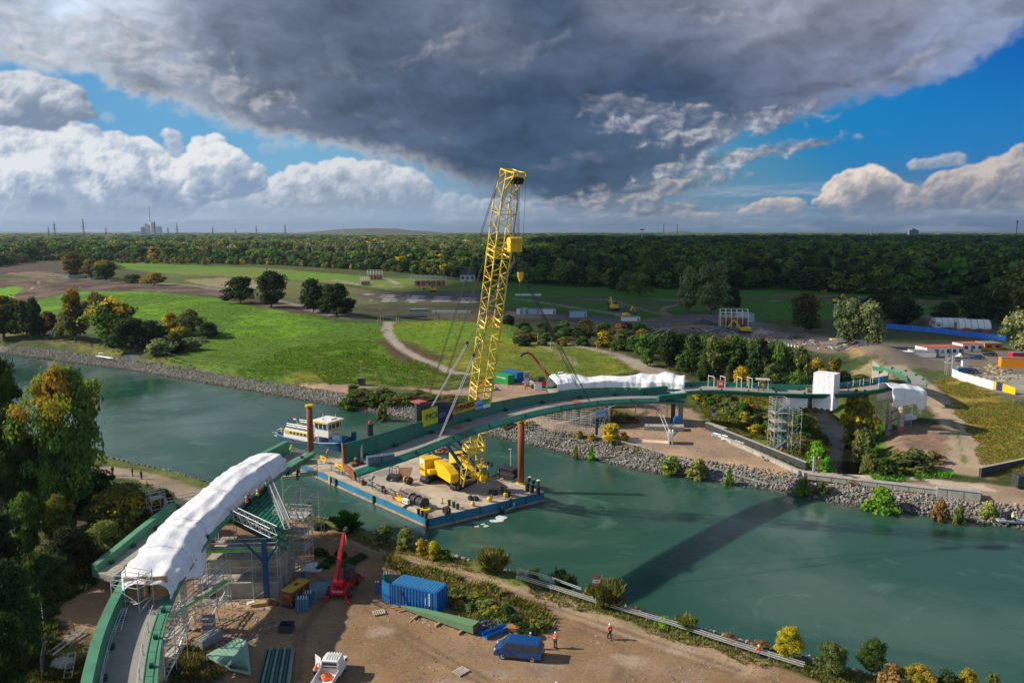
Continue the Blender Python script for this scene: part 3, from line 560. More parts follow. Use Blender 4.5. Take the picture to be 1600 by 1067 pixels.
def crown(seed,pal,nc=40,per=60,leaf=0.05,low=0.25,shape='round',cl=0.17,core=True,gaps=0.0,top=None):
 """leaf quads for a crown of unit height (0..1) and unit radius 0.5, filled with leaf clumps"""
 g=np.random.default_rng(seed);pa=np.array(PAL[pal]);pt=np.array(PAL[top])if top else None
 C=[]
 while len(C)<nc:
  z=g.uniform(low,1);t=(z-low)/(1-low)
  if shape=='round':r=math.sqrt(max(0,1-(2*t-1)**2))*(0.85+0.15*math.sin(9*z+seed))
  elif shape=='tall':r=(1-t)**0.55*min(1,t*6+0.55)*0.85
  elif shape=='dome':r=math.sqrt(max(0,1-t*t))*(0.9+0.1*math.sin(7*z+seed))
  else:r=0.5+0.5*t
  a=g.uniform(0,6.283);rr=r*0.5*math.sqrt(g.uniform(0.12,1))*(1+0.22*math.sin(3*a+seed+4*z)+0.15*math.sin(5*a+2*seed))*0.88
  C.append((rr*math.cos(a),rr*math.sin(a),low+(1-low)*(0.07+0.86*t)))
 C=np.array(C);rc=cl*g.uniform(0.6,1.25,nc)
 n=nc*per;ci=np.repeat(np.arange(nc),per)
 d=g.normal(size=(n,3));d/=np.linalg.norm(d,axis=1)[:,None]
 d[:,2]=np.abs(d[:,2])*g.choice([1,1,1,-0.6],n)
 rad=rc[ci]*g.uniform(0.45,1,n)**0.5*np.where(g.random(n)<.1,g.uniform(1.1,1.6,n),1)
 if shape=='fan':d[:,2]=np.abs(d[:,2])+0.6
 c=C[ci]+d*rad[:,None]*np.array([1,1,0.75])
 nrm=d+g.normal(size=(n,3))*0.55+np.array([0,0,0.35]);nrm/=np.linalg.norm(nrm,axis=1)[:,None]
 u=np.cross(nrm,g.normal(size=(n,3)));u/=np.linalg.norm(u,axis=1)[:,None];w=np.cross(nrm,u)
 s=leaf*g.uniform(0.6,1.3,n)[:,None];l=s*g.uniform(0.9,1.7,n)[:,None]
 if shape=='fan':
  up=c-np.array([0,0,-0.1]);up/=np.linalg.norm(up,axis=1)[:,None];w=up;u=np.cross(w,g.normal(size=(n,3)));u/=np.linalg.norm(u,axis=1)[:,None];l=l*2.5;s=s*0.5
 V=np.stack([c-u*s-w*l*0.3,c-w*l+u*s*0.2,c+u*s+w*l*0.2,c+w*l-u*s*0.3],1).reshape(-1,3)
 tone=pa[g.integers(0,len(pa),nc)]
 if pt is not None:
  q=g.uniform(0,1,nc)<np.clip((C[:,2]-0.45)*1.8+C[:,0]*-0.9,0,0.95);tone[q]=pt[g.integers(0,len(pt),q.sum())]
 cc=tone[ci]*g.uniform(0.7,1.35,n)[:,None]
 V[:,2]=np.maximum(V[:,2],0.0)
 Fq=np.arange(4*n).reshape(-1,4);cv=np.repeat(cc,4,0)
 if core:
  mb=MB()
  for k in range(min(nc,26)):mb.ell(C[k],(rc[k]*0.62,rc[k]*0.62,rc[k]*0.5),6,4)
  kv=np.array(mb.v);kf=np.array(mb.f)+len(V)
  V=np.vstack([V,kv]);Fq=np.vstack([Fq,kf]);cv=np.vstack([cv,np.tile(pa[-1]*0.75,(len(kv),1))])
 return V,Fq,cv,C
def trunk(C,seed,H,r,top=0.8,limbs=14):
 g=random.Random(seed);mb=MB();pts=[]
 for k in range(7):
  t=k/6*top;pts.append(Vector((0.012*H*math.sin(seed+4*t)*t*3,0.012*H*math.cos(seed*2+3*t)*t*3,t*H)))
 for k in range(6):mb.bar(pts[k],pts[k+1]+(pts[k+1]-pts[k])*0.04,r*(1-0.78*k/6)*(1.25 if k==0 else 1),n=7,w2=r*(1-0.78*(k+1)/6))
 for c in list(C)[:limbs]:
  c=Vector(c);t=max(0.15,min(0.85,(c.z/H-0.12)));a=pts[min(5,int(t/top*6))];m=a.lerp(c,0.5)+Vector((0,0,-0.03*H))
  mb.bar(a,m,r*0.34,n=5,w2=r*0.2);mb.bar(m,c,r*0.2,n=5,w2=r*0.06)
 return mb
def tree_proto(name,label,cat,seed,pal,H,w,nc,per,leaf,low=0.25,shape='round',cl=0.17,r=None,limbs=14,bark=None,core=True,group=None,top=None):
 V,Fq,cc,C=crown(seed,pal,nc,per,leaf/H,low,shape,cl,core,top=top)
 sc=np.array([w,w,H]);V=V*sc;C=C*sc
 root=thing(name,label,cat,group=group)
 bush=low<0.12
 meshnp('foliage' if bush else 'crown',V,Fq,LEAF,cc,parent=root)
 trunk(C,seed,H,r or H*0.02,limbs=limbs,top=0.5 if bush else 0.8).build('stem' if bush else 'trunk',bark or BARK,root,smooth=True)
 root['H']=H;root['w']=w
 return root
_pc={}
def proto(pal,size,shape,v=0):
 """cached originals: size 'f' far, 'm' middle, 'n' near, 'b' bush"""
 k=(pal,size,shape,v)
 if k not in _pc:
  s=11+len(_pc)*13
  a=dict(f=(16,12,34,26,0.75,0.12,0.2),m=(12,10,70,60,0.30,0.10,0.17),n=(14,11,120,120,0.19,0.16,0.13),x=(24,16,170,130,0.24,0.22,0.1),b=(3,4,34,60,0.13,0.0,0.2),s=(2.2,3,16,34,0.12,0.0,0.26))[size]
  _pc[k]=[a,s,None]
 return _pc[k]
def plant(name,label,cat,pal,size,shape,pos,H,w,rz=None,group=None,v=0,top=None):
 e=proto(pal,size,shape+(top or ''),v);a,s,o=e
 if o is None:
  o=tree_proto(name,label,cat,s,pal,a[0],a[1],a[2],a[3],a[4],a[5],shape,a[6],group=group,top=top);e[2]=o;r=o
 else:r=dup(o,label=label,group=group);r.name=name
 if group is None and 'group' in r:del r['group']
 r['category']=cat
 r.location=pos;r.rotation_euler=(0,0,random.uniform(0,6.28)if rz is None else rz);r.scale=(w/a[1],w/a[1],H/a[0])
 for k in('H','w'):
  if k in r:del r[k]
 return r
def ptree(bx,by,ty,wpx,pal,shape='round',size='m',label='',name='deciduous_tree',cat='tree',group=None,v=0,hmax=99,top=None,sink=0.15,rz=None):
 p=G(bx,by);p.z=HZ(p.x,p.y)-sink
 H=min(hmax,onY(bx,ty,p.y).z-p.z);d=p.y*math.cos(TILT)+CH*math.sin(TILT);w=wpx/F*d
 return plant(name,label,cat,pal,size,shape,p,max(H,0.6),w,group=group,v=v,top=top,rz=rz)
random.seed(5)
#far bank, left
T=ptree
T(6,527,462,78,'green','round','m','tree with orange topped crown at the left edge of the far canal bank',top='autumn')
T(42,528,470,52,'dark','dome','m','dark green tree just right of the orange topped tree at the left edge')
T(56,529,466,30,'dark','tall','m','narrow pointed dark tree rising beside the left edge trees')
T(76,512,488,36,'brown','dome','m','low russet bush behind the pond left of the tall bronze tree','shrub','shrub')
T(118,533,455,50,'brown','tall','m','tall bronze coloured pointed tree by the pond',top='autumn')
T(100,531,488,26,'olive','dome','m','small olive shrub between the pond and the tall bronze tree','shrub','shrub')
T(153,512,458,42,'brown','round','m','thin grey brown tree standing between the bronze and the yellow green trees')
T(176,541,470,74,'green','round','m','large yellow topped tree in the middle of the far bank group',top='yellow')
T(205,545,497,66,'dark','dome','m','dark bushy tree right of the large yellow topped tree')
T(238,543,502,56,'dark','dome','m','low dark tree at the right end of the dark tree pair',v=1)
T(268,523,489,27,'gold','round','m','small golden yellow tree right of the dark trees')
T(297,524,485,44,'olive','round','m','pale olive tree next to the small golden tree')
T(325,528,503,36,'dark','dome','m','small dark tree at the right end of the far bank group')
T(283,535,512,40,'yellow','dome','b','yellow green bush below the small golden tree','shrub','shrub')
T(252,554,528,42,'willow','dome','b','grey green willow bush above the towpath gate','shrub','shrub')
T(298,547,527,34,'willow','dome','b','olive bush right of the grey green willow bush','shrub','shrub')
T(275,550,530,34,'dark','dome','b','dark bush between two paler willow bushes','shrub','shrub')
#trees on and behind the crest
T(118,434,396,44,'brown','round','m','broad brown green tree behind the crest track, leftmost of three')
T(143,436,405,32,'brown','round','m','smaller brown tree in the middle of three behind the crest track',v=1)
T(166,438,408,42,'green','round','m','green and gold tree behind the crest track, rightmost of three',top='yellow')
T(241,446,427,40,'autumn','dome','m','low rust coloured tree behind the crest track')
T(207,442,429,36,'olive','dome','m','low olive bushes left of the rust coloured tree','shrub','shrub')
T(376,474,432,50,'dark','dome','m','round dark tree on the slope behind the crest, leftmost of the dark trees')
T(424,480,425,54,'dark','round','m','taller loose dark tree second from left behind the crest',v=2)
T(490,488,437,50,'dark','dome','m','dark rounded tree third from left behind the crest',v=1)
T(526,493,443,60,'dark','dome','m','broad dark tree at the right end of the crest group')
#meadow trees on the right
T(962,455,422,30,'dark','round','m','dark meadow tree partly behind the small oak by the footpath')
T(974,459,430,24,'olive','dome','m','small olive tree left of the lone oak on the meadow')
T(1000,463,425,40,'green','dome','m','lone green oak standing on the shaded meadow')
T(1076,489,417,44,'willow','tall','m','tall grey green poplar, left of the pair by the curved red path')
T(1110,491,414,60,'willow','round','m','large grey green poplar, right of the pair by the curved red path',v=1)
T(1143,484,451,34,'dark','dome','m','small dark round tree right of the poplar pair',v=1)
T(1258,518,461,52,'green','dome','m','single bronze green tree on the meadow above the valley',top='brown')
T(1325,540,470,56,'willow','round','m','big silvery willow by the gravel heaps, left crown')
T(1356,540,474,56,'willow','dome','m','big silvery willow by the gravel heaps, right crown',v=1)
T(1370,506,460,58,'dark','dome','m','dark tree behind the right crown of the silvery willow')
T(1412,512,466,56,'dark','round','m','dark tree left of the curved red footpath by the blue fence',v=1)
T(1478,505,472,46,'dark','dome','m','grey green shrub left of the white tunnel tents',v=2)
T(1525,503,452,60,'dark','round','m','dark tree behind the white tunnel tents')
T(1560,505,455,44,'dark','dome','m','dark tree behind the right end of the tunnel tents',v=2)
T(1592,498,414,84,'olive','round','m','tall yellow green tree at the right edge behind the tents')
T(1596,553,487,62,'willow','round','m','light willow tree at the right edge beside the blue fence')
T(1338,676,617,56,'yellow','round','b','round olive yellow tree on the bank of the small river')
T(1158,609,574,32,'gold','dome','m','small golden bush behind the bridge railing','shrub','shrub')
T(1138,606,572,20,'olive','tall','m','slim olive bush left of the small golden bush','shrub','shrub')
T(944,541,519,26,'gold','dome','b','bright yellow bush in the dark thicket','shrub','shrub')
T(1275,590,562,30,'yellow','round','b','yellow green bush left behind the wrapped tower','shrub','shrub')
T(1304,592,560,28,'yellow','tall','b','yellow bush right behind the wrapped tower','shrub','shrub')
T(1425,733,703,66,'olive','dome','b','olive bush beside the sandy pit above the concrete beam','shrub','shrub')
T(1385,740,715,46,'green','dome','b','low green bush left of the olive bush by the sandy pit','shrub','shrub')
T(1458,722,706,30,'brown','dome','s','small russet weed clump by the bend of the dirt road','shrub','shrub')
for i,(a,b,c,w)in enumerate([(1010,560,520,40),(1045,578,518,44),(1080,585,522,50),(1115,590,526,52),(1150,592,527,46),(1185,600,530,52),(1218,602,534,46),(1250,605,545,40),(1028,552,522,34),(1062,560,521,36),(1100,566,524,38),(1140,568,526,38),(1178,574,530,38),(1215,578,534,36),(1098,600,560,30),(1205,618,570,40),(1245,625,580,36),(1318,606,580,30),(990,548,524,28),(1345,600,585,28),(1012,572,545,26),(1236,590,556,40)]):
 T(a,b,c,w,('green','dark','green','olive')[i%4],('dome','round','tall')[i%3],'m','green tree in the thicket that fills the small river valley',group='trees in the river valley thicket',v=i%2)
for i in range(34):
 a=795+(i*61%215);b=508+(i*23%34)+(a-795)*0.03
 T(a,b,b-random.uniform(9,16),random.uniform(16,30),('dark','green','olive','dark','brown')[i%5],'dome','b','dark rounded bush in the thicket below the site containers','shrub','shrub',group='bushes in the thicket below the containers',v=i%2)
for i in range(30):
 t=random.random();a=1095+110*t+random.uniform(-14,14);b=612+68*t*t+random.uniform(-4,14)
 T(a,b+8,b-random.uniform(5,12),random.uniform(18,30),('green','olive','green','yellow')[i%4],'dome','b','bramble bush between the bridge pier and the gravel path','shrub','shrub',group='brambles by the gravel path',v=i%2)
for i in range(44):
 t=i/44;a=546+222*t;b=611+24*t+random.uniform(-8,9)
 T(a,b+3,b-random.uniform(2,6),random.uniform(22,36),('green','olive','green','brown')[i%4],'dome','b','knee high bramble on the verge between the two tracks of the far bank','shrub','shrub',group='brambles between the far bank tracks',v=i%2)
for i,(a,b,h,w,pl,sh)in enumerate([(955,689,26,34,'gold','round'),(975,690,14,16,'gold','dome'),(924,685,8,12,'yellow','dome'),(905,681,8,12,'yellow','dome'),(900,698,3,10,'reed','dome'),(924,700,4,9,'bright','dome'),(1050,721,9,34,'reed','dome'),(1090,727,10,34,'reed','dome'),(1140,737,4,12,'bright','dome'),(598,640,9,22,'reed','dome'),(1255,754,7,20,'bright','dome'),(1380,776,14,44,'bright','dome'),(1335,752,6,24,'brown','dome'),(1470,790,8,24,'brown','dome'),(1285,757,6,24,'reed','dome'),(1500,795,7,20,'olive','dome'),(1545,790,7,26,'reed','dome'),(830,664,6,24,'brown','dome'),(790,660,6,26,'reed','dome')]):
 T(a,b,b-h,w,pl,sh,'b',['golden leaning bush above the stone bank','small golden bush right of the leaning one','little yellow weed near the far guard rail start','leftmost little yellow weed near the far guard rail','pale weed among the stones at the far waterline','bright green weed tuft low on the stones under the golden bush','wide pale reed clump on the stone bank','second pale reed clump on the stone bank, right of the wide one','bright weed by the pale slab on the stone bank','rounded bush on the stones left of the barge deck end','bright tuft on the shaded stones','large bright green bush low on the right stone bank','russet weed at the top of the stone bank under the concrete beam','russet weed near the right end of the stone bank','pale grass clump on the stone bank under the culvert','olive weed near the right end of the stone bank','pale grass clump on the verge beside the trailer','russet weeds under the right scaffold','pale weeds behind the right rusty pile'][i],'shrub','shrub')
T(112,846,573,142,'green','round','x','tall autumn tree with orange crown on the near canal bank',top='tawny',v=5,rz=0)
T(2,800,540,96,'green','round','x','tall green tree cut by the left edge of the picture',v=1)
T(30,850,640,90,'dark','round','x','dark tree filling the left edge below the tall green tree',v=2)
T(70,830,700,110,'willow','dome','n','grey green willow in front of the tall autumn tree')
T(150,812,735,90,'dark','dome','n','dark shrub at the foot of the tall autumn tree')
T(200,850,757,120,'olive','dome','n','big sunlit olive bush behind the long green beam',v=1,top='yellow')
T(255,830,765,60,'dark','dome','n','dark bush right of the big sunlit olive bush',v=1)
T(45,880,772,60,'green','round','n','small green tree in the left wood with sunlit top',v=2)
T(98,872,775,50,'green','round','n','small tree with russet sunlit top in the left wood',top='tawny')
T(-10,950,800,110,'dark','round','n','dark tree at the lower left edge')
T(112,905,825,90,'dark','dome','n','dark bush below the russet topped tree',v=2)
T(15,1040,880,120,'dark','dome','n','dark bush in the lower left corner beside the mesh fence',v=3)
T(80,935,865,66,'dark','dome','n','dark undergrowth bush inside the bend of the mesh fence')
T(60,800,690,70,'dark','round','n','dark tree in the shade left of the grey green willow',v=1)
T(10,1100,960,90,'dark','dome','n','dark bush cut by the lower left corner')
T(165,880,815,70,'olive','dome','n','low bush by the end of the long green beam',v=1)
T(210,800,772,60,'dark','dome','b','dark low bush beside the walkers on the towpath','shrub','shrub')
for i,(a,b,h,w,pl,sh,lb)in enumerate([(541,829,24,50,'green','fan','dark reed clump at the near waterline left of the willows'),(602,848,30,34,'olive','dome','olive bush with yellow top, leftmost of the near bank willows'),(634,858,34,34,'reed','dome','pale willow bush on the near bank behind the dirt road'),(660,866,26,26,'yellow','round','yellow green bush on the near bank between two willows'),(680,873,32,30,'gold','tall','golden bush standing on the near bank'),(696,875,18,24,'bright','dome','bright green bush right of the golden bush on the near bank'),(768,895,34,52,'reed','fan','spreading willow clump left of the white guard rail'),(882,918,22,44,'dark','fan','dark reed clump behind the guard rail'),(835,905,16,20,'reed','fan','small grass clump behind the start of the guard rail'),(950,948,38,58,'reed','fan','spreading willow clump right of the warning sign'),(918,935,20,16,'yellow','round','small yellow bush left of the warning sign'),(995,962,18,14,'brown','dome','brown seeded weed behind the guard rail'),(1072,984,20,36,'reed','fan','grass clump behind the guard rail past the warning sign'),(1232,1030,56,54,'gold','round','golden yellow bush at the end of the guard rail'),(1300,1052,52,60,'olive','round','dark olive bush right of the golden bush'),(1362,1054,62,56,'green','round','tallest green bush of the row by the near water'),(1395,1076,44,50,'brown','dome','orange tinted bush right of the tallest green bush'),(1436,1084,50,54,'yellow','round','yellow green bush in the lower right row'),(1480,1086,42,46,'dark','dome','dark bush in the lower right row'),(1512,1086,44,44,'yellow','tall','pointed yellow green bush near the right end of the lower row'),(1550,1092,44,34,'reed','tall','pale pointed bush at the right end of the lower row'),(1040,975,12,30,'bright','dome','low bright bush on the stones by the guard rail'),(1140,1005,16,30,'brown','dome','russet weed behind the guard rail'),(1190,1015,14,34,'brown','dome','russet weed beside the seated rail worker'),(500,826,10,26,'dark','dome','dark weeds at the foot of the red and white barrier')]):
 T(a,b,b-h*.88,w*.92,pl,sh,'n' if w>40 and sh=='round' else 'b',lb,'shrub','shrub',v=i%3)
for i in range(17):
 a=712+(i*47%130);b=930+(a-712)*0.36+(i*29%26)
 T(a,b,b-random.uniform(9,16),random.uniform(22,34),('green','olive','reed','dark','yellow')[i%5],'dome','s','waist high bramble in the rough strip behind the blue container','shrub','shrub',group='brambles behind the blue container',v=i%2)
for i in range(9):
 a=500+(i*43%70);b=868+(i*17%22)
 T(a,b,b-random.uniform(6,12),random.uniform(16,26),('dark','green')[i%2],'dome','s','low dark weed patch behind the red telehandler','shrub','shrub',group='weeds behind the red telehandler',v=i%2)
for i in range(26):
 t=random.random();k=i%2;a=(1268+30*t,1340+26*t)[k]+random.uniform(-7,7);b=660+78*t
 if k==0:a=1236+60*t;b=632+105*t
 T(a,b+6,b-random.uniform(7,14),random.uniform(18,30),('green','olive','bright','green')[i%4],'dome','b','leafy bush on the bank of the small dark river','shrub','shrub',group='bushes on the small river banks',v=i%2)
def staked(px,py):
 p=G(px,py);r=thing('young_tree','thin young tree tied to a frame of three stakes on the mound','tree',(p.x,p.y,HZ(p.x,p.y)),group='staked young trees')
 for a in(0,2.1,4.2):MB().bar((0.8*math.cos(a),0.8*math.sin(a),0),(0.8*math.cos(a),0.8*math.sin(a),2.4),0.07,n=6).build('stake',STAKE,r)
 b=MB()
 for a in(0,2.1,4.2):b.bar((0.8*math.cos(a),0.8*math.sin(a),2.2),(0.8*math.cos(a+2.1),0.8*math.sin(a+2.1),2.2),0.08,0.05)
 b.build('stake_rail',STAKE,r);MB().bar((0,0,0),(0.1,0,4.2),0.05,n=6,w2=0.02).build('trunk',BARK,r)
 V,Fq,cc,C=crown(int(px),'olive',8,14,0.05,0.45,'round',0.16,False);meshnp('crown',V*np.array([1.4,1.4,4.6]),Fq,LEAF,cc,parent=r)
STAKE=mat('stake wood',(0.45,0.34,0.22),0.8)
for q in[(592,508),(596,502),(621,505),(624,508),(681,503),(686,508),(717,505),(792,526),(820,530),(842,534),(862,545),(934,553),(955,556)]:staked(*q)
#the woods: the front rows are single trees, the rest one mass
FRONT=[(-260,425),(0,417),(60,408),(200,409),(330,411),(420,413),(600,424),(700,433),(760,437),(860,446),(1000,450),(1120,452),(1200,451),(1300,456),(1400,463),(1520,471),(1620,480),(1900,500)]
FW=[tuple(un(a,b)[:2])for a,b in FRONT];FU=[p[0]/p[1]for p in FW];FY=[p[1]for p in FW]
def cloudy(x,y):return x>40
gt=np.random.default_rng(8);n=0;pts=[]
u=-0.72
while u<0.74 and n<262:
 Y0=float(np.interp(u,FU,FY))
 for row in range(3):
  if n>=262:break
  Y=Y0+row*17+gt.uniform(-4,7);uu=u+gt.uniform(-0.006,0.006);X=uu*Y;left=uu<-0.03
  pal=gt.choice(['green','olive','dark','yellow','autumn'],p=[.36,.27,.27,.06,.04])if left else gt.choice(['green','dark','olive'],p=[.4,.4,.2])
  H=(gt.uniform(7,12)+row*1.5)if left else gt.uniform(12,19)+row*2
  w=gt.uniform(9,15)if left else gt.uniform(13,20)
  plant('woodland_tree','tree in the front rows of the sunlit wood behind the left meadows' if left else 'tree in the front rows of the shaded wood behind the right meadows','tree',pal,'f','dome' if gt.random()<0.6 else 'round',(X,Y,HZ(X,Y)-0.3),H,w,group='trees edging the left wood' if left else 'trees edging the right wood',v=int(gt.integers(0,2)))
  n+=1
 u+=(11.0 if left else 13.5)/Y0
FP_=[]
for i,(pl,sh)in enumerate([('green','dome'),('dark','round'),('olive','dome'),('dark','dome'),('green','round'),('yellow','dome'),('willow','dome')]):
 V,Fq,cc,C=crown(900+i,pl,22,17,0.085,0.08,sh,0.22,True)
 me=meshnp('wood crown',V*np.array([14,14,15]),Fq,LEAF,cc,link=False)
 o=bpy.data.objects.new('wood_crown',me);FP_.append(o)
pc=bpy.data.collections.new('wood_crowns')
for o in FP_:pc.objects.link(o)
def scatter(name,P3,scl,rot,idx,kindlabel):
 me=bpy.data.meshes.new(name);me.vertices.add(len(P3));me.vertices.foreach_set('co',P3.astype(np.float32).ravel())
 for an,av,ty in(('scl',scl,'FLOAT_VECTOR'),('rotz',rot,'FLOAT'),('idx',idx,'INT')):
  a=me.attributes.new(an,ty,'POINT');a.data.foreach_set('vector' if ty=='FLOAT_VECTOR' else 'value',np.ascontiguousarray(av).ravel())
 o=bpy.data.objects.new(name,me);COL.objects.link(o);tag(o,kind='stuff')
 ng=bpy.data.node_groups.new(name,'GeometryNodeTree');ng.interface.new_socket('Geometry',in_out='INPUT',socket_type='NodeSocketGeometry');ng.interface.new_socket('Geometry',in_out='OUTPUT',socket_type='NodeSocketGeometry')
 N=ng.nodes.new;gi=N('NodeGroupInput');go=N('NodeGroupOutput');ip=N('GeometryNodeInstanceOnPoints');ci=N('GeometryNodeCollectionInfo')
 mp=N('GeometryNodeMeshToPoints')
 ci.inputs['Collection'].default_value=pc;ci.inputs['Separate Children'].default_value=True;ci.inputs['Reset Children'].default_value=True
 def at(nm,ty):
  q=N('GeometryNodeInputNamedAttribute');q.data_type=ty;q.inputs['Name'].default_value=nm;return q.outputs['Attribute']
 cx=N('ShaderNodeCombineXYZ');L=ng.links.new
 L(at('rotz','FLOAT'),cx.inputs[2]);L(gi.outputs[0],mp.inputs[0]);L(mp.outputs[0],ip.inputs['Points']);L(ci.outputs[0],ip.inputs['Instance']);ip.inputs['Pick Instance'].default_value=True
 L(at('idx','INT'),ip.inputs['Instance Index']);L(cx.outputs[0],ip.inputs['Rotation']);L(at('scl','FLOAT_VECTOR'),ip.inputs['Scale']);L(ip.outputs[0],go.inputs[0])
 md=o.modifiers.new('scatter','NODES');md.node_group=ng
 return o
def wood(name,u0,u1,left):
 g=np.random.default_rng(3 if left else 4);PX=[];Y=None;y0=0
 out=[]
 d=52.0;
 while d<14000:
  step=11.5+max(0,d-500)*0.017
  us_=np.arange(u0,u1,step/(d+560));us_=us_+g.uniform(-.4,.4,len(us_))*step/(d+560)
  Y=np.interp(us_,FU,FY)+d+g.uniform(-.45,.45,len(us_))*step
  out.append(np.stack([us_*Y,Y,np.full(len(Y),step)],1));d+=step*0.95
 A=np.vstack(out);X,Y,st=A.T
 dd=Y-np.interp(X/Y,FU,FY)
 k=fbm(X,Y,420,3,21)<(0.60 if left else 0.72)
 far=Y>2500;k|=far&(g.random(len(X))<0.8)
 if left:k&=~((dd>190)&(dd<420)&(X/Y<-.1))
 X,Y,st=X[k],Y[k],st[k]
 Z=hh(X,Y)-0.5
 big=st/9.0
 hgt=(0.62 if left else 0.95)+0.7*(fbm(X,Y,110,3,5)-.3)+g.uniform(-.2,.26,len(X))+(0.35*sst(Y,900,1300)if left else 0)
 sv=g.uniform(.65,1.45,len(X));s=np.stack([sv*g.uniform(.85,1.15,len(X))*np.minimum(big,9)**0.95,sv*np.minimum(big,9)**0.95,hgt*np.minimum(big,1.5)**0.3],1)
 zone_=fbm(X,Y,160,3,9)
 idx=np.where(zone_<0.42,g.choice([0,4,1],len(X)),np.where(zone_<0.58,g.choice([0,2,3,4],len(X)),g.choice([2,3,1,0],len(X))))
 yv=g.random(len(X))<(0.035 if left else 0.004);idx=np.where(yv,5,idx)
 if left:pw=fbm(X,Y,230,3,33)>.56;idx=np.where(pw,g.choice([6,2,6,5],len(X),p=[.4,.35,.2,.05]),idx)
 scatter(name,np.stack([X,Y,Z],1),s,g.uniform(0,6.28,len(X)),idx.astype(np.int32),name)
 print(name,len(X))
wood('left_woods',-0.85,-0.03,True);wood('right_woods',-0.03,0.9,False)
g=np.random.default_rng(6);pts=[]
for i in range(700):
 a,b=g.uniform(180,760),g.uniform(0,1);yb=np.interp(a,[180,420,600,760],[412,414,424,437]);p=un(a,yb-b*9);pts.append(p)
A=np.array(pts);scatter('young_plantation',A,np.stack([g.uniform(.3,.6,700)]*2+[g.uniform(.2,.45,700)],1),g.uniform(0,6,700),g.choice([0,2,4,5],700).astype(np.int32),'')
#rough ground cover: tufts of weeds and grass
def tufts(name,poly,n,hgt,pal,seed,spread=0.5,per=9,world=False):
 g=np.random.default_rng(seed);q=poly if world else[tuple(G(a,b)[:2])for a,b in poly]
 xs=[p[0]for p in q];ys=[p[1]for p in q];X=g.uniform(min(xs),max(xs),n*4);Y=g.uniform(min(ys),max(ys),n*4)
 k=(sdpoly(X,Y,q)+(fbm(X,Y,4,2,seed)-.5)*3>0)&(fbm(X,Y,5,3,seed+1)>0.36);X,Y=X[k][:n],Y[k][:n];m=len(X)
 if not m:return
 Z=cut(X,Y,hh(X,Y));pa=np.array(PAL[pal]if isinstance(pal,str)else pal);ton=pa[g.integers(0,len(pa),m)]
 ci=np.repeat(np.arange(m),per);a=g.uniform(0,6.28,m*per);rr=g.uniform(0,spread,m*per);h=hgt*g.uniform(.4,1.2,m*per)*np.repeat(g.uniform(.5,1.2,m),per)
 bx=X[ci]+rr*np.cos(a);by=Y[ci]+rr*np.sin(a);bz=Z[ci]-0.03
 lx=np.cos(a)*0.4*h+g.normal(size=m*per)*.1*hgt;ly=np.sin(a)*0.4*h+g.normal(size=m*per)*.1*hgt;wx=-np.sin(a+g.normal(size=m*per))*h*0.2;wy=np.cos(a)*h*0.2
 V=np.stack([np.stack([bx-wx,by-wy,bz],1),np.stack([bx+wx,by+wy,bz],1),np.stack([bx+lx+wx*.6,by+ly+wy*.6,bz+h*.7],1),np.stack([bx+lx*1.6-wx*.3,by+ly*1.6-wy*.3,bz+h],1)],1).reshape(-1,3)
 tag(meshnp(name,V,np.arange(len(V)).reshape(-1,4),LEAF,np.repeat(ton[ci]*g.uniform(.7,1.3,m*per)[:,None],4,0)),kind='stuff')
WEED=[(0.12,0.13,0.03),(0.08,0.11,0.025),(0.2,0.15,0.05),(0.16,0.09,0.03)]
tufts('rough_grass',[(1465,592),(1500,592),(1600,640),(1640,660),(1640,735),(1545,745),(1535,730),(1520,690),(1490,640)],7000,0.38,[(0.27,0.21,0.045),(0.2,0.23,0.045),(0.3,0.18,0.04),(0.17,0.2,0.04)],1)
tufts('mound_grass',[(130,460),(250,460),(350,472),(450,490),(600,508),(604,530),(640,575),(560,598),(440,596),(330,580),(250,562),(330,530),(330,505),(200,498)],9000,0.4,[(0.15,0.26,0.015),(0.10,0.17,0.015),(0.2,0.28,0.02),(0.07,0.13,0.015)],21,per=6,spread=.8)
tufts('mound_grass',[(612,506),(690,503),(770,508),(860,528),(960,558),(985,578),(860,588),(740,588),(690,570),(620,530)],4000,0.4,[(0.14,0.21,0.02),(0.2,0.2,0.03),(0.1,0.2,0.015)],22,per=6,spread=.8)
tufts('rough_grass',[(1075,612),(1180,605),(1290,640),(1300,700),(1260,735),(1200,720),(1150,690),(1100,650)],3500,0.6,[(0.13,0.16,0.03),(0.2,0.16,0.04),(0.09,0.14,0.025)],2)
tufts('river_bank_weeds',[(1310,640),(1400,660),(1370,690),(1400,720),(1500,745),(1370,752),(1345,705)],2600,0.6,'bright',3)
tufts('verge_weeds',[(420,596),(640,636),(800,662),(1000,697),(1200,742),(1400,772),(1600,802),(1600,812),(1400,782),(1200,752),(1000,706),(800,670),(640,646),(420,604)],2600,0.5,WEED,4,per=7)
tufts('verge_weeds',[(0,535),(200,560),(330,588),(420,600),(420,606),(330,594),(200,568),(0,542)],1200,0.6,WEED,5)
tufts('bank_grass',[(470,806),(560,834),(700,874),(830,908),(1000,964),(1180,1014),(1380,1068),(1380,1090),(1180,1034),(1000,982),(830,930),(700,888),(560,846),(470,815)],6500,0.35,[(0.13,0.16,0.03),(0.17,0.17,0.04),(0.1,0.12,0.03),(0.2,0.15,0.06)],6,per=7,spread=0.35)
tufts('dump_weeds',[(605,868),(680,890),(760,915),(840,950),(858,975),(830,990),(760,985),(700,945),(640,905),(600,885)],2200,0.6,WEED,7)
tufts('wood_floor_weeds',[(0,860),(120,860),(200,830),(300,800),(250,860),(110,930),(60,1000),(60,1100),(-100,1100)],5000,0.7,[(0.05,0.075,0.02),(0.08,0.09,0.025),(0.035,0.055,0.015)],8)
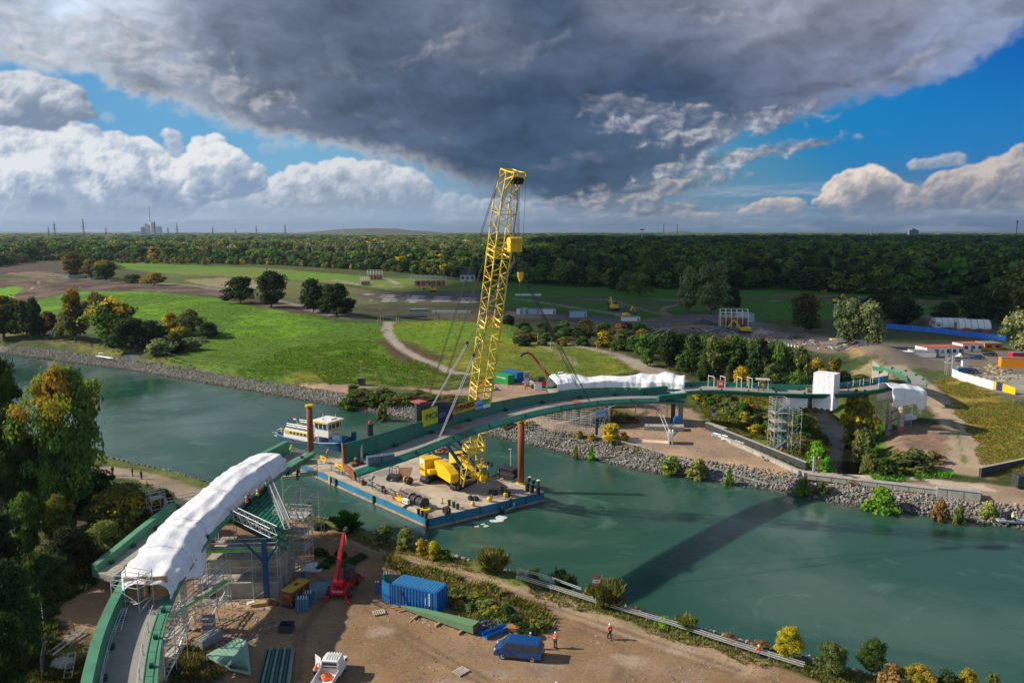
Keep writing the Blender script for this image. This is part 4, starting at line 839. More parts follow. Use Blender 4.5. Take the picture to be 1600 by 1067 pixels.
tufts('yard_edge_weeds',[(60,990),(140,990),(150,1060),(110,1100),(30,1100)],1300,0.4,WEED,9)
tufts('yard_edge_weeds',[(262,1015),(330,1000),(350,1067),(260,1100)],500,0.35,WEED,10)
tufts('mound_weeds',[(470,575),(560,548),(640,560),(720,592),(690,602),(520,600)],2500,0.55,[(0.13,0.2,0.02),(0.2,0.2,0.03),(0.1,0.18,0.02)],12)
tufts('mound_weeds',[(370,580),(450,545),(560,530),(600,540),(500,570),(420,592)],2200,0.5,[(0.14,0.24,0.02),(0.11,0.2,0.02)],13)
tufts('grass_strip',[(0,520),(200,552),(330,580),(280,560),(150,535),(0,508)],1500,0.6,WEED,14)
tufts('crane_side_weeds',[(840,640),(960,640),(1000,660),(950,670),(860,660)],900,0.6,WEED,15)
#stones of the banks
def stones(name,line,wid,n,seed,size=0.36,side=1):
 g=np.random.default_rng(seed);L=np.array(line);seg=np.linalg.norm(np.diff(L,axis=0),axis=1);cs=np.concatenate([[0],np.cumsum(seg)])
 t=g.uniform(0,cs[-1],n);i=np.clip(np.searchsorted(cs,t)-1,0,len(seg)-1);f=(t-cs[i])/seg[i];p=L[i]+(L[i+1]-L[i])*f[:,None]
 d=(L[i+1]-L[i])/seg[i][:,None];nn=np.stack([-d[:,1],d[:,0]],1)*side;p=p+nn*g.uniform(-0.9,wid,n)[:,None]
 X,Y=p.T;Z=cut(X,Y,hh(X,Y))
 ico=np.array([(0,0,1),(.9,0,.3),(.28,.85,.3),(-.72,.53,.3),(-.72,-.53,.3),(.28,-.85,.3),(0,0,-.6)])
 fc=np.array([(0,1,2),(0,2,3),(0,3,4),(0,4,5),(0,5,1),(6,2,1),(6,3,2),(6,4,3),(6,5,4),(6,1,5)])
 s=size*g.uniform(.5,1.5,n)[:,None,None]*g.uniform(.6,1.3,(n,1,3));a=g.uniform(0,6.28,n)
 V=ico[None]*(1+g.uniform(-.25,.25,(n,7,1)))*s;ca,sa=np.cos(a)[:,None],np.sin(a)[:,None]
 V=np.stack([V[...,0]*ca-V[...,1]*sa+X[:,None],V[...,0]*sa+V[...,1]*ca+Y[:,None],V[...,2]+Z[:,None]+0.03],2)
 Fq=(np.arange(n)[:,None,None]*7+fc[None]).reshape(-1,3);c=g.choice([0.42,0.32,0.24,0.55,0.14],n)[:,None]*np.array([1,.95,.88])*g.uniform(.8,1.2,(n,1))
 wetk=(V[...,2].mean(1)<-2.25)[:,None];c=np.where(wetk,c*0.35,c)
 tag(meshnp(name,V.reshape(-1,3),Fq,STONE,np.repeat(c,7,0)),kind='stuff')
def stone_mat():
 m=bpy.data.materials.new('bank stone');m.use_nodes=True;nt=m.node_tree;K.nt=nt;b=nt.nodes['Principled BSDF']
 ca=nt.nodes.new('ShaderNodeVertexColor');ca.layer_name='Col';geo=nt.nodes.new('ShaderNodeNewGeometry')
 put(nt,b.inputs['Base Color'],mixc(noise(K(geo.outputs['Position']),6,4,.6),K(ca.outputs[0]),(0.12,0.11,0.09)));b.inputs['Roughness'].default_value=0.9;return m
STONE=stone_mat()
stones('bank_stones',[(120,93),(79.2,113.6),(54.3,125.2),(45.6,131.7),(24.6,142.9),(0,164.4),(-25.1,183.7),(-73.5,216.4),(-127.7,251.4),(-193.5,286.7)],5.2,21000,1,0.24,side=-1)
stones('bank_stones',[(-80.2,149.1),(-57.7,136.4),(-34.6,120.7),(-23.6,112.5),(-9.1,103.6),(2.5,96.1),(15.4,86.7),(27.0,79.5),(33.9,75.7),(44,69)],3.6,5200,2,0.27,side=-1)
#materials of the site
M=dict(green=mat('bridge green paint',(0.010,0.135,0.090),0.42,var=0.12,scale=0.6,c2=(0.02,0.09,0.065),c2amt=0.3,c2scale=0.5),dgreen=mat('dark green paint',(0.006,0.06,0.042),0.5,var=0.15,scale=0.7),lgreen=mat('pale green paint',(0.075,0.24,0.145),0.5,var=0.14,scale=0.6,c2=(0.06,0.17,0.10),c2amt=0.3,c2scale=0.7),deck=mat('deck coating',(0.29,0.27,0.235),0.85,var=0.12,scale=0.8,c2=(0.20,0.18,0.155),c2amt=0.35,c2scale=0.4),conc=mat('concrete',(0.36,0.34,0.30),0.9,var=0.15,scale=1.0,bump=0.2,c2=(0.20,0.185,0.16),c2amt=0.4,c2scale=0.8),steel=mat('galvanised tube',(0.52,0.54,0.55),0.4,0.35,var=0.15,scale=5),plank=mat('scaffold plank',(0.42,0.39,0.35),0.8,var=0.25,scale=2),wood=mat('formwork board',(0.45,0.28,0.12),0.75,var=0.25,scale=1.5,c2=(0.3,0.18,0.08),c2amt=0.3),white=mat('white paint',(0.78,0.78,0.76),0.45,var=0.05,c2=(0.5,0.48,0.44),c2amt=0.15,c2scale=1.2),tarp=mat('white tarpaulin',(0.80,0.81,0.84),0.55,var=0.06,scale=0.8,bump=0.6,bscale=2.2,stretch=(1,.35,1.2),c2=(0.58,0.56,0.54),c2amt=0.25,c2scale=0.7),black=mat('black rubber',(0.02,0.02,0.022),0.7,var=0.3),dark=mat('dark steel',(0.045,0.05,0.055),0.6,0.2,var=0.3,scale=2),grey=mat('grey steel',(0.22,0.23,0.24),0.6,0.1,var=0.2,scale=2),yellow=mat('crane yellow',(0.80,0.50,0.010),0.35,var=0.06,scale=0.8,c2=(0.42,0.25,0.02),c2amt=0.22,c2scale=1.2),ylat=mat('boom yellow',(0.78,0.55,0.05),0.35,var=0.1,scale=1.0),blue=mat('mast blue',(0.008,0.07,0.21),0.4,var=0.15),cblue=mat('container blue',(0.012,0.135,0.40),0.5,var=0.1,c2=(0.01,0.08,0.24),c2amt=0.3,c2scale=0.6),red=mat('machine red',(0.52,0.015,0.02),0.35,var=0.08),rust=mat('rusty steel',(0.26,0.085,0.03),0.85,0.1,var=0.3,scale=0.7,bump=0.3,c2=(0.10,0.04,0.02),c2amt=0.6,c2scale=0.6,stretch=(1,1,0.25)),glass=mat('window glass',(0.03,0.045,0.05),0.08,spec=0.8,var=0.05),orange=mat('safety orange',(0.85,0.13,0.015),0.6,var=0.08),lime=mat('safety lime',(0.55,0.85,0.03),0.6,var=0.06),mark=mat('marking red',(0.42,0.10,0.09),0.7,var=0.25),bgreen=mat('lime toe board',(0.12,0.62,0.02),0.6),navy=mat('banner navy',(0.008,0.016,0.10),0.6),bblue=mat('banner sky blue',(0.20,0.42,0.80),0.6),acid=mat('banner yellow green',(0.50,0.52,0.015),0.6),bgrn=mat('banner green',(0.015,0.28,0.09),0.6),ink=mat('black lettering',(0.012,0.012,0.015),0.6),rope=mat('steel rope',(0.06,0.06,0.065),0.5,0.4),sling=mat('white sling',(0.42,0.42,0.41),0.7),)
def catmull(pts,k=6):
 p=[Vector(q)for q in pts];p=[p[0]*2-p[1]]+p+[p[-1]*2-p[-2]];out=[]
 for i in range(1,len(p)-2):
  for j in range(k):
   t=j/k;a,b,c,d=p[i-1],p[i],p[i+1],p[i+2]
   out.append(0.5*((2*b)+(c-a)*t+(2*a-5*b+4*c-d)*t*t+(3*b-a-3*c+d)*t**3))
 out.append(p[-2]);return out
def frames(path):
 out=[]
 for i,q in enumerate(path):
  t=path[min(i+1,len(path)-1)]-path[max(i-1,0)];t.z=0;t.normalize();out.append((q,t,Vector((-t.y,t.x,0))))
 return out
def sweep(fr,sec,cap=True):
 """sec(i, t) -> list of (offset to the left, height); swept along the frames"""
 n=len(fr);return MB().loft([[q+nn*o+Vector((0,0,h))for o,h in(sec(i/(n-1))if callable(sec)else sec)]for i,(q,t,nn)in enumerate(fr)],cap)
def pxof(v):
 d=v.y*math.cos(TILT)-(v.z-CH)*math.sin(TILT);return 800+F*v.x/d
def sub(fr,a,b):return[f for f in fr if a<=pxof(f[0])<=b]
L2=lambda a,b,t:a+(b-a)*t
def bridge(name,label,path,hl,hr,wl=2.4,wr=2.4,flare=0.6,rtop=0.3,gm='green',gw=0.5,tabs=True,group=None,rflange=1.0,rm=None):
 fr=frames(path);o=path[0].copy();root=thing(name,label,'bridge',o,group=group)
 loc=lambda mb:[setattr(mb,'v',[tuple(Vector(v)-o)for v in mb.v]),mb][1]
 loc(sweep(fr,[(-wr,0),(-wr,-0.35),(-1.2,-0.75),(1.2,-0.75),(wl,-0.35),(wl,0)][::-1])).build('deck_plate',M['deck'],root)
 loc(sweep(fr,lambda t:[(wl+0.003,-0.7),(wl+0.003+flare*.2,0),(wl+flare,L2(*hl,t)),(wl+flare+gw,L2(*hl,t)),(wl+flare*.7+gw,-0.7)][::-1])).build('edge_girder',M[gm],root)
 loc(sweep(fr,lambda t:[(-wr+0.3,-0.755),(-wr-0.003,L2(*hr,t)),(-wr-rflange,L2(*hr,t)+rtop),(-wr-rflange-0.03,L2(*hr,t)+rtop-0.18),(-wr-rflange*.35,-0.755)])).build('edge_girder',M[rm or gm],root)
 if tabs:
  mb=MB()
  for k in range(3,len(fr)-2,5):
   q,t,n=fr[k];mb.box(q-n*(wr+rflange*.5)+Vector((0,0,L2(*hr,k/len(fr))+rtop*.6+.15)),(0.35,0.35,0.35),math.atan2(t.y,t.x));mb.box(q+n*(wl-0.25)+Vector((0,0,0.2)),(0.5,0.4,0.4),math.atan2(t.y,t.x))
  loc(mb).build('bracket',M['dgreen'],root)
 return root,fr
def tube_net(mb,pts,r=0.05):
 for a,b in pts:mb.bar(a,b,r,n=5)
def scaffold(label,o,rz,nx,ny,levels,bx=2.5,by=1.1,plat=(),stair=False,name='scaffold_tower',green=False,skip=0,group=None,brace=True,top=1.1,r=0.045,cat='scaffold'):
 root=thing(name,label,cat,o,rz,group)
 H=levels[-1];rnd=random.Random(nx*7+ny)
 for i in range(nx+1):
  for j in range(ny+1):
   MB().bar((i*bx,j*by,0),(i*bx,j*by,H+top*(0.6+0.6*rnd.random())),r,n=5).build('post',M['steel'],root)
 for k,z in enumerate(levels):
  mb=MB()
  for dz in((0,0.5,1.0)if k in plat or k==len(levels)-1 else(0,)):
   for j in((0,ny)if dz else range(ny+1)):mb.bar((0,j*by,z+dz),(nx*bx,j*by,z+dz),r*.85,n=5)
   for i in((0,nx)if dz else range(nx+1)):mb.bar((i*bx,0,z+dz),(i*bx,ny*by,z+dz),r*.85,n=5)
  mb.build('ledger',M['steel'],root)
  if k in plat:
   mb=MB()
   for j in range(ny):mb.box((nx*bx/2,(j+.5)*by,z+0.06),(nx*bx-.1,by*.86,0.06))
   mb.build('platform',M['plank'],root)
   if green:
    MB().box((nx*bx/2,-0.03,z+0.2),(nx*bx,0.04,0.2)).build('toe_board',M['bgreen'],root)
 if brace:
  mb=MB();z0=0.1
  for k,z in enumerate(levels):
   for i in range(nx):
    if(i+k)%2==0:mb.bar((i*bx,-0.05,z0),((i+1)*bx,-0.05,z),r*.8,n=5)
   if ny:mb.bar((-.05,0 if k%2 else by*ny,z0),(-.05,by*ny if k%2 else 0,z),r*.8,n=5)
   z0=z
  mb.build('brace',M['steel'],root)
 if stair:
  mb=MB();z0=0
  for k,z in enumerate(levels):
   a,b=((0.2,z0),(nx*bx-.2,z))if k%2==0 else((nx*bx-.2,z0),(0.2,z))
   for y in(0.15,0.75):mb.bar((a[0],y,a[1]),(b[0],y,b[1]),0.05,0.14)
   for s in range(1,8):t=s/8;mb.box((L2(a[0],b[0],t),0.45,L2(a[1],b[1],t)),(0.22,0.56,0.03))
   z0=z
  mb.build('stair_flight',M['steel'],root)
 return root
def lattice(name,label,a,b,h=1.0,w=0.45,group=None,cat='scaffold'):
 a,b=Vector(a),Vector(b);root=thing(name,label,cat,a,group=group);d=b-a;L=d.length;u=d.normalized();n=Vector((-u.y,u.x,0)).normalized();k=max(3,int(L/0.9))
 for s in(-1,1):
  for z in(0,h):MB().bar(n*s*w/2+Vector((0,0,z)),d+n*s*w/2+Vector((0,0,z)),0.05,n=6).build('chord',M['steel'],root)
 mb=MB()
 for s in(-1,1):
  o=n*s*w/2
  for i in range(k):
   p,q=d*(i/k),d*((i+1)/k);mb.bar(p+o+Vector((0,0,0 if i%2 else h)),q+o+Vector((0,0,h if i%2 else 0)),0.03,n=5);mb.bar(p+o,p+o+Vector((0,0,h)),0.03,n=5)
 for i in range(k+1):p=d*(i/k);mb.bar(p+n*w/2,p-n*w/2,0.03,n=5);mb.bar(p+n*w/2+Vector((0,0,h)),p-n*w/2+Vector((0,0,h)),0.03,n=5)
 mb.build('lacing',M['steel'],root);return root
def tarp(name,label,fr,prof,amp=0.35,seed=1,cat='tarpaulin',ends=True,fold=1.0):
 """a draped sheet round a frame: prof(t) -> half ring of (offset, height); folds run across and along"""
 o=fr[0][0].copy();rings=[];n=len(fr);g=random.Random(seed);ph=[g.uniform(0,6)for _ in range(8)]
 for i,(q,t,nn)in enumerate(fr):
  pr_=prof(i/(n-1));ring=[]
  m=0
  for k in range(len(pr_)-1):
   for s in range(7):
    u=s/7;of,hz=L2(pr_[k][0],pr_[k+1][0],u),L2(pr_[k][1],pr_[k+1][1],u);m+=1
    N1=MN.noise((i*.13*fold+m*.03+ph[0],m*.04+ph[1],seed))+.25*MN.noise((i*.4*fold+m*.05,m*.05,seed));N2=MN.noise((i*.05*fold-m*.05,m*.13+i*.03,seed+9))
    f=amp*(1.3*(.5-1.6*abs(N1))+1.0*(.5-1.6*abs(N2))-.4)-.035*math.exp(-((i%23-7)/1.5)**2)
    r=math.hypot(of,hz)+1e-6;ring.append(q+nn*(of+f*of/r)+Vector((0,0,hz+f*0.8*max(0,hz)/r))-o)
  ring.append(q+nn*pr_[-1][0]+Vector((0,0,pr_[-1][1]))-o);rings.append(ring)
 mb=MB();k=len(rings[0]);vs=[p for r in rings for p in r]
 mb.add(vs,[(j*k+i,j*k+i+1,(j+1)*k+i+1,(j+1)*k+i)for j in range(n-1)for i in range(k-1)])
 if ends:mb.add(rings[-1],[tuple(range(k))])
 ob=mb.build(name,M['tarp'],None,smooth=True,loc=o);tag(ob,label,cat)
 sd=ob.modifiers.new('thickness','SOLIDIFY');sd.thickness=0.03
 for i in range(7,n,23):MB().path([p+(Vector((0,0,.05))if p.z>0 else Vector((0,0,0)))for p in rings[i][::2]],.016).build('lashing_rope',M['grey'],ob)
 return ob
HP=catmull([un(548,730,14.5),un(620,706,15.5),un(700,676,16),un(780,651,16.3),un(860,633,16.2),un(940,623,15.6),un(1010,620.5,14.8),un(1057,621,14.2)],7)
hb,HF=bridge('hoisted_bridge_section','long curved green steel bridge section with grey deck hanging from the yellow crane',HP,(2.45,0.62),(0.16,0.16),wl=1.8,wr=1.65,flare=0.3,gw=0.2,rtop=-0.42,rflange=.95)
o=HP[0]
def on(fr,px,off,h,o=Vector((0,0,0))):
 q,t,n=min(fr,key=lambda f:abs(pxof(f[0]+f[2]*off+Vector((0,0,h)))-px));return q+n*off+Vector((0,0,h))-o,t,n
mb=MB()
for px in(700,722):
 q,t,n=on(HF,px,0.4,0.012,o);a=1.1;mb.add([q+t*a+n*.9,q-t*a+n*.9,q-t*a-n*.5,q+t*a-n*.5][::-1],[(0,1,2,3)])
q,t,n=on(HF,898,0,0.012,o);mb.add([q+t*1.6+n*1.6,q-t*1+n*1.6,q-t*1.4-n*1.4,q+t*1.2-n*1.4][::-1],[(0,1,2,3)])
mb.build('red_marking',M['mark'],hb)
q,t,n=HF[0];v=lambda k,o2,h:q+t*k+n*o2+Vector((0,0,h))-o
MB().add([v(-.06,-2.6,-.9),v(-.06,2.3,-.7),v(-.06,2.65,2.4),v(-.06,2.1,2.4),v(-.06,1.75,0.02),v(-.06,-1.8,0.02),v(-.3,-2.6,-.9),v(-.3,2.3,-.7),v(-.3,2.65,2.5),v(-.3,2.1,2.5),v(-.3,1.75,0.02),v(-.3,-1.8,0.02)],[(0,1,2,3,4,5),(11,10,9,8,7,6)]+[(i,6+i,6+(i+1)%6,(i+1)%6)for i in range(6)]).build('end_plate',M['rust'],hb)
for px,off in((1030,1.0),(1048,-2.3)):
 q,t,n=on(HF,px,off,0.9 if off>0 else 0.55,o);MB().box(q+n*(1.3 if off>0 else 0),(5.6,0.8,0.9),math.atan2(t.y,t.x)).build('end_block',M['green'],hb,bevel=0.05)
for k in range(5,len(HF)-3,6):
 q,t,n=HF[k];hh_=L2(2.45,.62,k/(len(HF)-1));MB().add([q+t*x+n*y_+Vector((0,0,z))-o for x,y_,z in((-.03,1.80,.02),(.03,1.80,.02),(.03,2.085,hh_-.02),(-.03,2.085,hh_-.02))],[(3,2,1,0)]).build('weld_seam',M['dgreen'],hb)
q,t,n=HF[3];cr=thing('steel_crate','pair of grey blue steel ballast boxes on the left end of the hoisted deck','steel box',q-n*1.4+Vector((0,0,0.02)),math.atan2(t.y,t.x))
for k in(0,1):MB().box((1.75*k,0,0.5),(1.6,0.9,1.0)).build('box',mat('blue grey steel',(0.08,0.15,0.19),0.5),cr,bevel=0.04)
q,t,n=HF[1];cr=thing('rope_winch','small rusty winch with pale ropes at the open end of the hoisted deck','winch',q+n*0.2+Vector((0,0,0.02)),math.atan2(t.y,t.x))
MB().box((0,0,.15),(1.6,1.0,.3)).build('base',M['rust'],cr,bevel=.03);MB().bar((0,-.4,.6),(0,.4,.6),.3,n=12).build('drum',M['dark'],cr)
for k in range(3):MB().bar((.5+.15*k,.2*k-.2,.3),(.5+.15*k,.2*k-.2,2.0+.2*k),.05,n=6).build('rod',M['grey'],cr)
def beam_behind():
 fr=[f for f in HF if 643<pxof(f[0]+f[2]*3.1)<752];o=fr[0][0];root=thing('stiffening_beam','grey steel beam with red flanges bolted behind the banners of the hoisted section','steel beam',o)
 f=lambda mb:[setattr(mb,'v',[tuple(Vector(v)-o)for v in mb.v]),mb][1]
 h=lambda t:L2(4.3,2.3,min(1,t*1.05))
 f(sweep(fr,lambda t:[(2.95,0.4),(2.95,h(t)),(3.35,h(t)),(3.35,0.4)][::-1])).build('web',mat('primer grey',(0.05,0.055,0.065),0.6),root)
 f(sweep(fr[:2],lambda t:[(2.4,h(t/20)+.003),(2.4,h(t/20)+.2),(4.1,h(t/20)+.2),(4.1,h(t/20)+.003)][::-1])).build('flange',M['mark'],root)
 f(sweep(fr[:2],lambda t:[(2.6,1.0),(2.6,1.2),(4.4,1.2),(4.4,1.0)][::-1])).build('flange',M['mark'],root)
beam_behind()
def banner(px0,px1,h0,h1,m,label,txt=(),fr=HF,drop=0.0,side=1):
 a,t,n=on(fr,px0,1.98,h0);b,t2,n2=on(fr,px1,1.98,h0);f=(n+n2).normalized();toward=-f*0.16
 root=thing('banner',label,'banner',a+toward);d=b-a;up=Vector((0,0,1));mb=MB();c=8;vs=[]
 for i in range(c+1):
  for z in(0,0.5,1):w=0.03*math.sin(i*1.7+z*3);vs.append(d*(i/c)+up*(h1-h0)*z+f*(w+0.12*(z))+Vector((0,0,drop*i/c)))
 fs=[(i*3+k,(i+1)*3+k,(i+1)*3+k+1,i*3+k+1)for i in range(c)for k in(0,1)]
 ob=mb.add(vs,fs).build('cloth',m,root);ob.modifiers.new('t','SOLIDIFY').thickness=0.02
 for s,size,x,z,mm,sx in txt:
  text(s,size,mm,root,frame(d*x+up*(h1-h0)*z-f*(0.10-0.12*z),d,up),sx=sx)
 return root,d,up,f
banner(658,686,1.2,3.45,M['acid'],'yellow green banner with black lettering hanging over the girder beside the slings',[('MCE',1.15,.62,.5,M['ink'],1.1),('//',0.9,.2,.5,M['grey'],1)])
banner(687,712,.85,3.1,M['navy'],'dark navy banner between the two yellow banners',[('Cargotec',0.4,.2,.62,M['bblue'],1),('industrial service',0.28,.35,.45,M['bblue'],1)])
r_,d_,u_,f_=banner(712,736,1.55,2.85,mat('banner amber',(0.60,0.36,0.01),0.6),'amber banner with a round emblem and dark red lettering on the hoisted section',[('BABO',1.1,.62,.52,M['ink'],1.05),('BABO',1.02,.61,.54,mat('dark red ink',(0.3,0.02,0.01),.6),1.0)])
c_=d_*.15+u_*.8-f_*.06;F4=frame(c_,d_,u_)
for r0,r1 in((.5,.4),(.22,.1)):
 mb=MB();vs=[F4@Vector((r*math.cos(a*.3927),r*math.sin(a*.3927),0.0))for a in range(16)for r in(r0,r1)];mb.add(vs,[(2*i,2*((i+1)%16),2*((i+1)%16)+1,2*i+1)for i in range(16)]);mb.build('emblem',M['ink'],r_)
banner(737,751,1.3,2.5,M['bblue'],'light blue banner right of the amber one',[('T transport',.42,.5,.5,M['navy'],1.1)])
r_,d_,u_,f_=banner(752,767,1.25,2.4,M['bgrn'],'green and white banner at the right end of the banner row',[('NOVA',.6,.5,.6,M['lime'],1)])
MB().add([d_*x+u_*z-f_*(.02 if z else.06)for x,z in((0,0),(1,0),(1,.5),(0,.5))],[(0,1,2,3)]).build('white_strip',M['white'],r_)
q,t,n=on(HF,935,-2.95,-1.0);bb=thing('banner','pale lilac banner with a yellow arc hung below the hoisted section','banner',q)
ob=MB().add([-t*1.2,t*1.2,t*1.2-Vector((0,0,1.3)),-t*1.2-Vector((0,0,1.2))],[(0,3,2,1)]).build('cloth',mat('banner lilac',(0.42,0.5,0.72),0.6),bb);ob.modifiers.new('t','SOLIDIFY').thickness=.02
mb=MB()
for k in range(6):a0,a1=-1.1+k*.37,-0.73+k*.37;mb.bar(t*(-.95+.4*math.cos(a0))-n*.04+Vector((0,0,-.6+.45*math.sin(a0))),t*(-.95+.4*math.cos(a1))-n*.04+Vector((0,0,-.6+.45*math.sin(a1))),.06,.12)
mb.build('yellow_arc',M['acid'],bb);text('BRÜCKENBAU',.26,M['navy'],bb,frame(t*.25-n*.03+Vector((0,0,-.6)),t,(0,0,1)))
#the near section on the left
NP=catmull([un(180,1150,7.0),un(190,1067,7.2),un(204,1000,7.4),un(228,940,7.7),un(262,885,8.1),un(308,828,8.5),un(368,774,8.9),un(428,730,9.2),un(468,707,9.3)],7)
nb,NF=bridge('bridge_section','near curved green bridge section coming in from the bottom left under a white tarpaulin',NP,(1.5,1.7),(0.35,0.15),wl=1.55,wr=1.6,flare=0.25,gw=0.85,rtop=0.05,rflange=1.1,gm='lgreen')
for c in nb.children:
 if c.name.startswith('edge_girder'):c.data.materials[0]=M['lgreen']if pxof(c.matrix_world.translation)else M['lgreen']
fr=NF
def tp(t):w=2.15+0.2*math.sin(t*9);h=L2(2.2,2.5,t)-0.25*math.sin(t*14);e=L2(1.75,2.95,min(1,t/.14));return[(e,-0.9*min(1,t*9)+.4*math.sin(t*7)),(e,1.7),(e*.7,h*.95),(0.4,h),(-w*.62,h*.93),(-w-.05,h*.62),(-w-.2-.9*math.exp(-((t-.30)/.1)**2),0.1-1.6*math.exp(-((t-.30)/.09)**2))]
tf=[]
for i,f in enumerate(NF[:-1]):
 g_=NF[i+1]
 for k in(0,.25,.5,.75):tf.append((f[0].lerp(g_[0],k),f[1],f[2]))
def pyof(v):
 d=v.y*math.cos(TILT)-(v.z-CH)*math.sin(TILT);return 533.5-F*((v.z-CH)*math.cos(TILT)+v.y*math.sin(TILT))/d
tf=[f for f in tf if 731<pyof(f[0])<948]
tarp('tarpaulin','long wrinkled white tarpaulin covering the near bridge section',tf,tp,0.24,3)
hut=thing('wooden_partition','brown wooden boards closing the near end of the long white tarpaulin','partition',tf[0][0],math.atan2(tf[0][1].y,tf[0][1].x))
MB().box((1.0,-1.2,1.2),(0.1,1.6,2.4)).build('board',M['wood'],hut);MB().box((1.3,0.9,1.2),(0.1,2.2,2.4)).build('board',M['wood'],hut);MB().box((.5,-.2,1.7),(1.6,.15,1.2)).build('cross_board',M['wood'],hut)
def rail(label,fr,off,h0=0.0,step=4,top=1.1,name='guard_railing'):
 o=fr[0][0]+fr[0][2]*off;root=thing(name,label,'railing',o);pts=[q+n*off+Vector((0,0,h0))-o for q,t,n in fr]
 for k in range(0,len(pts),step):MB().bar(pts[k],pts[k]+Vector((0,0,top)),.045,n=5).build('post',M['steel'],root)
 for h in(top,top*.55):MB().path([p+Vector((0,0,h))for p in pts],.035).build('handrail',M['steel'],root)
low=[f for f in NF if pyof(f[0])>965 and pyof(f[0])<1120]
rail('temporary tube railing along the left side of the near deck',low,1.35);rail('temporary tube railing along the right side of the near deck',low,-1.3)
q,t,n=low[-2];ld=thing('aluminium_ladder','short aluminium ladder frame leaning on the left girder of the near deck','ladder',q+n*1.0+Vector((0,0,.1)),math.atan2(t.y,t.x))
for s in(0,.45):MB().bar((-1.5,s,0.1),(1.5,s*.6,.8),.05,n=5).build('rail',M['steel'],ld)
mb=MB();[mb.bar((x*.3,0,.45+x*.07),(x*.3,.4,.45+x*.07),.03,n=5)for x in range(-5,6)];mb.build('rung',M['steel'],ld)
q,t,n=NF[-1];ro=math.atan2(t.y,t.x)
pf=thing('end_platform','green steel console at the tip of the near bridge section','platform',q-n*2.0-t*1.5,ro);MB().add([(-6,-.8,0),(3.0,-.3,0),(3.0,.5,0),(-6,1,0),(-6,-.5,-1.1),(2.2,-.2,-.5),(2.2,.4,-.5),(-6,.8,-1.1)],[(0,1,2,3),(7,6,5,4),(0,4,5,1),(1,5,6,2),(2,6,7,3),(3,7,4,0)]).build('console',M['green'],pf)
BP=catmull([un(165,898,2.2),un(205,868,3.2),un(248,834,4.4),un(290,803,5.5)],6)
b2,BF=bridge('bridge_branch','pale green tapering girder with dark deck descending left behind the white tarpaulin',BP,(0.9,1.3),(-0.2,-0.2),wl=1.4,wr=1.3,flare=0.2,gw=0.9,rflange=.2,gm='lgreen')
#triangular ribbed plate with its scaffold bridges
A_,B_,C_=P(357,797,8.5),P(414,744,8.9),P(447,828,8.3)
tri=thing('ribbed_deck_plate','triangular dark green ribbed steel plate with workers beside the white tarpaulin','steel plate',A_)
ab,ac=B_-A_,C_-A_
MB().add([Vector((0,0,-.3)),ab+Vector((0,0,-.3)),ac+Vector((0,0,-.3)),Vector((0,0,-.42)),ab+Vector((0,0,-.42)),ac+Vector((0,0,-.42))],[(0,2,1),(3,4,5),(0,1,4,3),(1,2,5,4),(2,0,3,5)]).build('base_plate',M['dgreen'],tri)
NR=15
for k in range(NR):
 t=(k+.35)/NR;a=ac*t;b=ab+(ac-ab)*t;w=0.26;d=(b-a).normalized();n=Vector((-d.y,d.x,0)).normalized()
 mb=MB();prof=[(-w*1.3,-.3),(-w*.6,.05),(w*.6,.05),(w*1.3,-.3)]
 mb.loft([[a+n*x+Vector((0,0,z))for x,z in prof],[b+n*x+Vector((0,0,z))for x,z in prof]]);mb.build('rib',M['green'],tri)
MB().add([ac*.02+Vector((0,0,-.42)),ac+Vector((0,0,-.42)),ac+Vector((0,0,-2.6)),ac*.02+Vector((0,0,-1.6))],[(0,1,2,3)]).build('fascia',M['dgreen'],tri)
lattice('scaffold_girder','lattice scaffold walkway along the lower edge of the ribbed plate',P(350,800,8.6),P(428,838,8.2),1.1,.9)
lattice('scaffold_girder','lattice scaffold walkway along the right edge of the ribbed plate',P(414,742,9.0),P(449,826,8.4),1.1,.6)
gz=lambda v:HZ(v.x,v.y)
def scf(px,py,z=0):p=P(px,py,z);p.z=gz(p);return p
scaffold('tall scaffold stair tower under the right corner of the ribbed plate',scf(431,905),R(-8),2,2,[2,4,6,8],2.0,1.2,plat=(1,2,3),stair=True)
scaffold('open scaffold of bare tubes standing at the water behind the ribbed plate',Vector((-34.6,111.5,HZ(-34.6,111.5))),R(15),2,2,[1.9,4,6.2,8.0],2.6,1.5,plat=(2,3),green=True)
scaffold('small tube scaffold with red and white boards on the near shore',Vector((-30.5,103.5,HZ(-30.5,103.5))),R(0),2,1,[2,4,5.6],1.8,1.6)
scaffold('scaffold in the shade in front of the concrete abutment',scf(318,938),R(4),3,1,[2,4,5.9],2.9,1.4,plat=(2,),green=True)
scaffold('scaffold platform with lime toe boards under the middle of the tarpaulin',scf(312,905),R(10),2,1,[2.2,4.6,6.8],2.2,1.5,plat=(2,),green=True)
scaffold('leaning row of scaffold tubes under the right girder of the near section',scf(268,1018),R(70),4,1,[1.8,3.6,5.2],2.3,1.0,plat=(1,),green=True,stair=True)
scaffold('scaffold stair right of the round concrete pier at the bottom',scf(258,1065),R(80),2,1,[1.8,3.6,5.2],1.9,1.1,plat=(0,1),stair=True)
scaffold('scaffold cage over the boarded near end of the tarpaulin',NF[0][0]*0+P(218,958,7.6),R(72),1,2,[1.0,2.4],1.8,1.6)
scaffold('scaffold platform beside the pale green girder left of the tarpaulin',P(238,812,4.0),R(48),1,1,[1.3,2.7],1.9,1.6,plat=(1,))
scaffold('tube railing frame on the shaded branch deck above the tarpaulin',P(262,800,5.6),R(42),2,1,[0.5],2.0,1.2,brace=False)
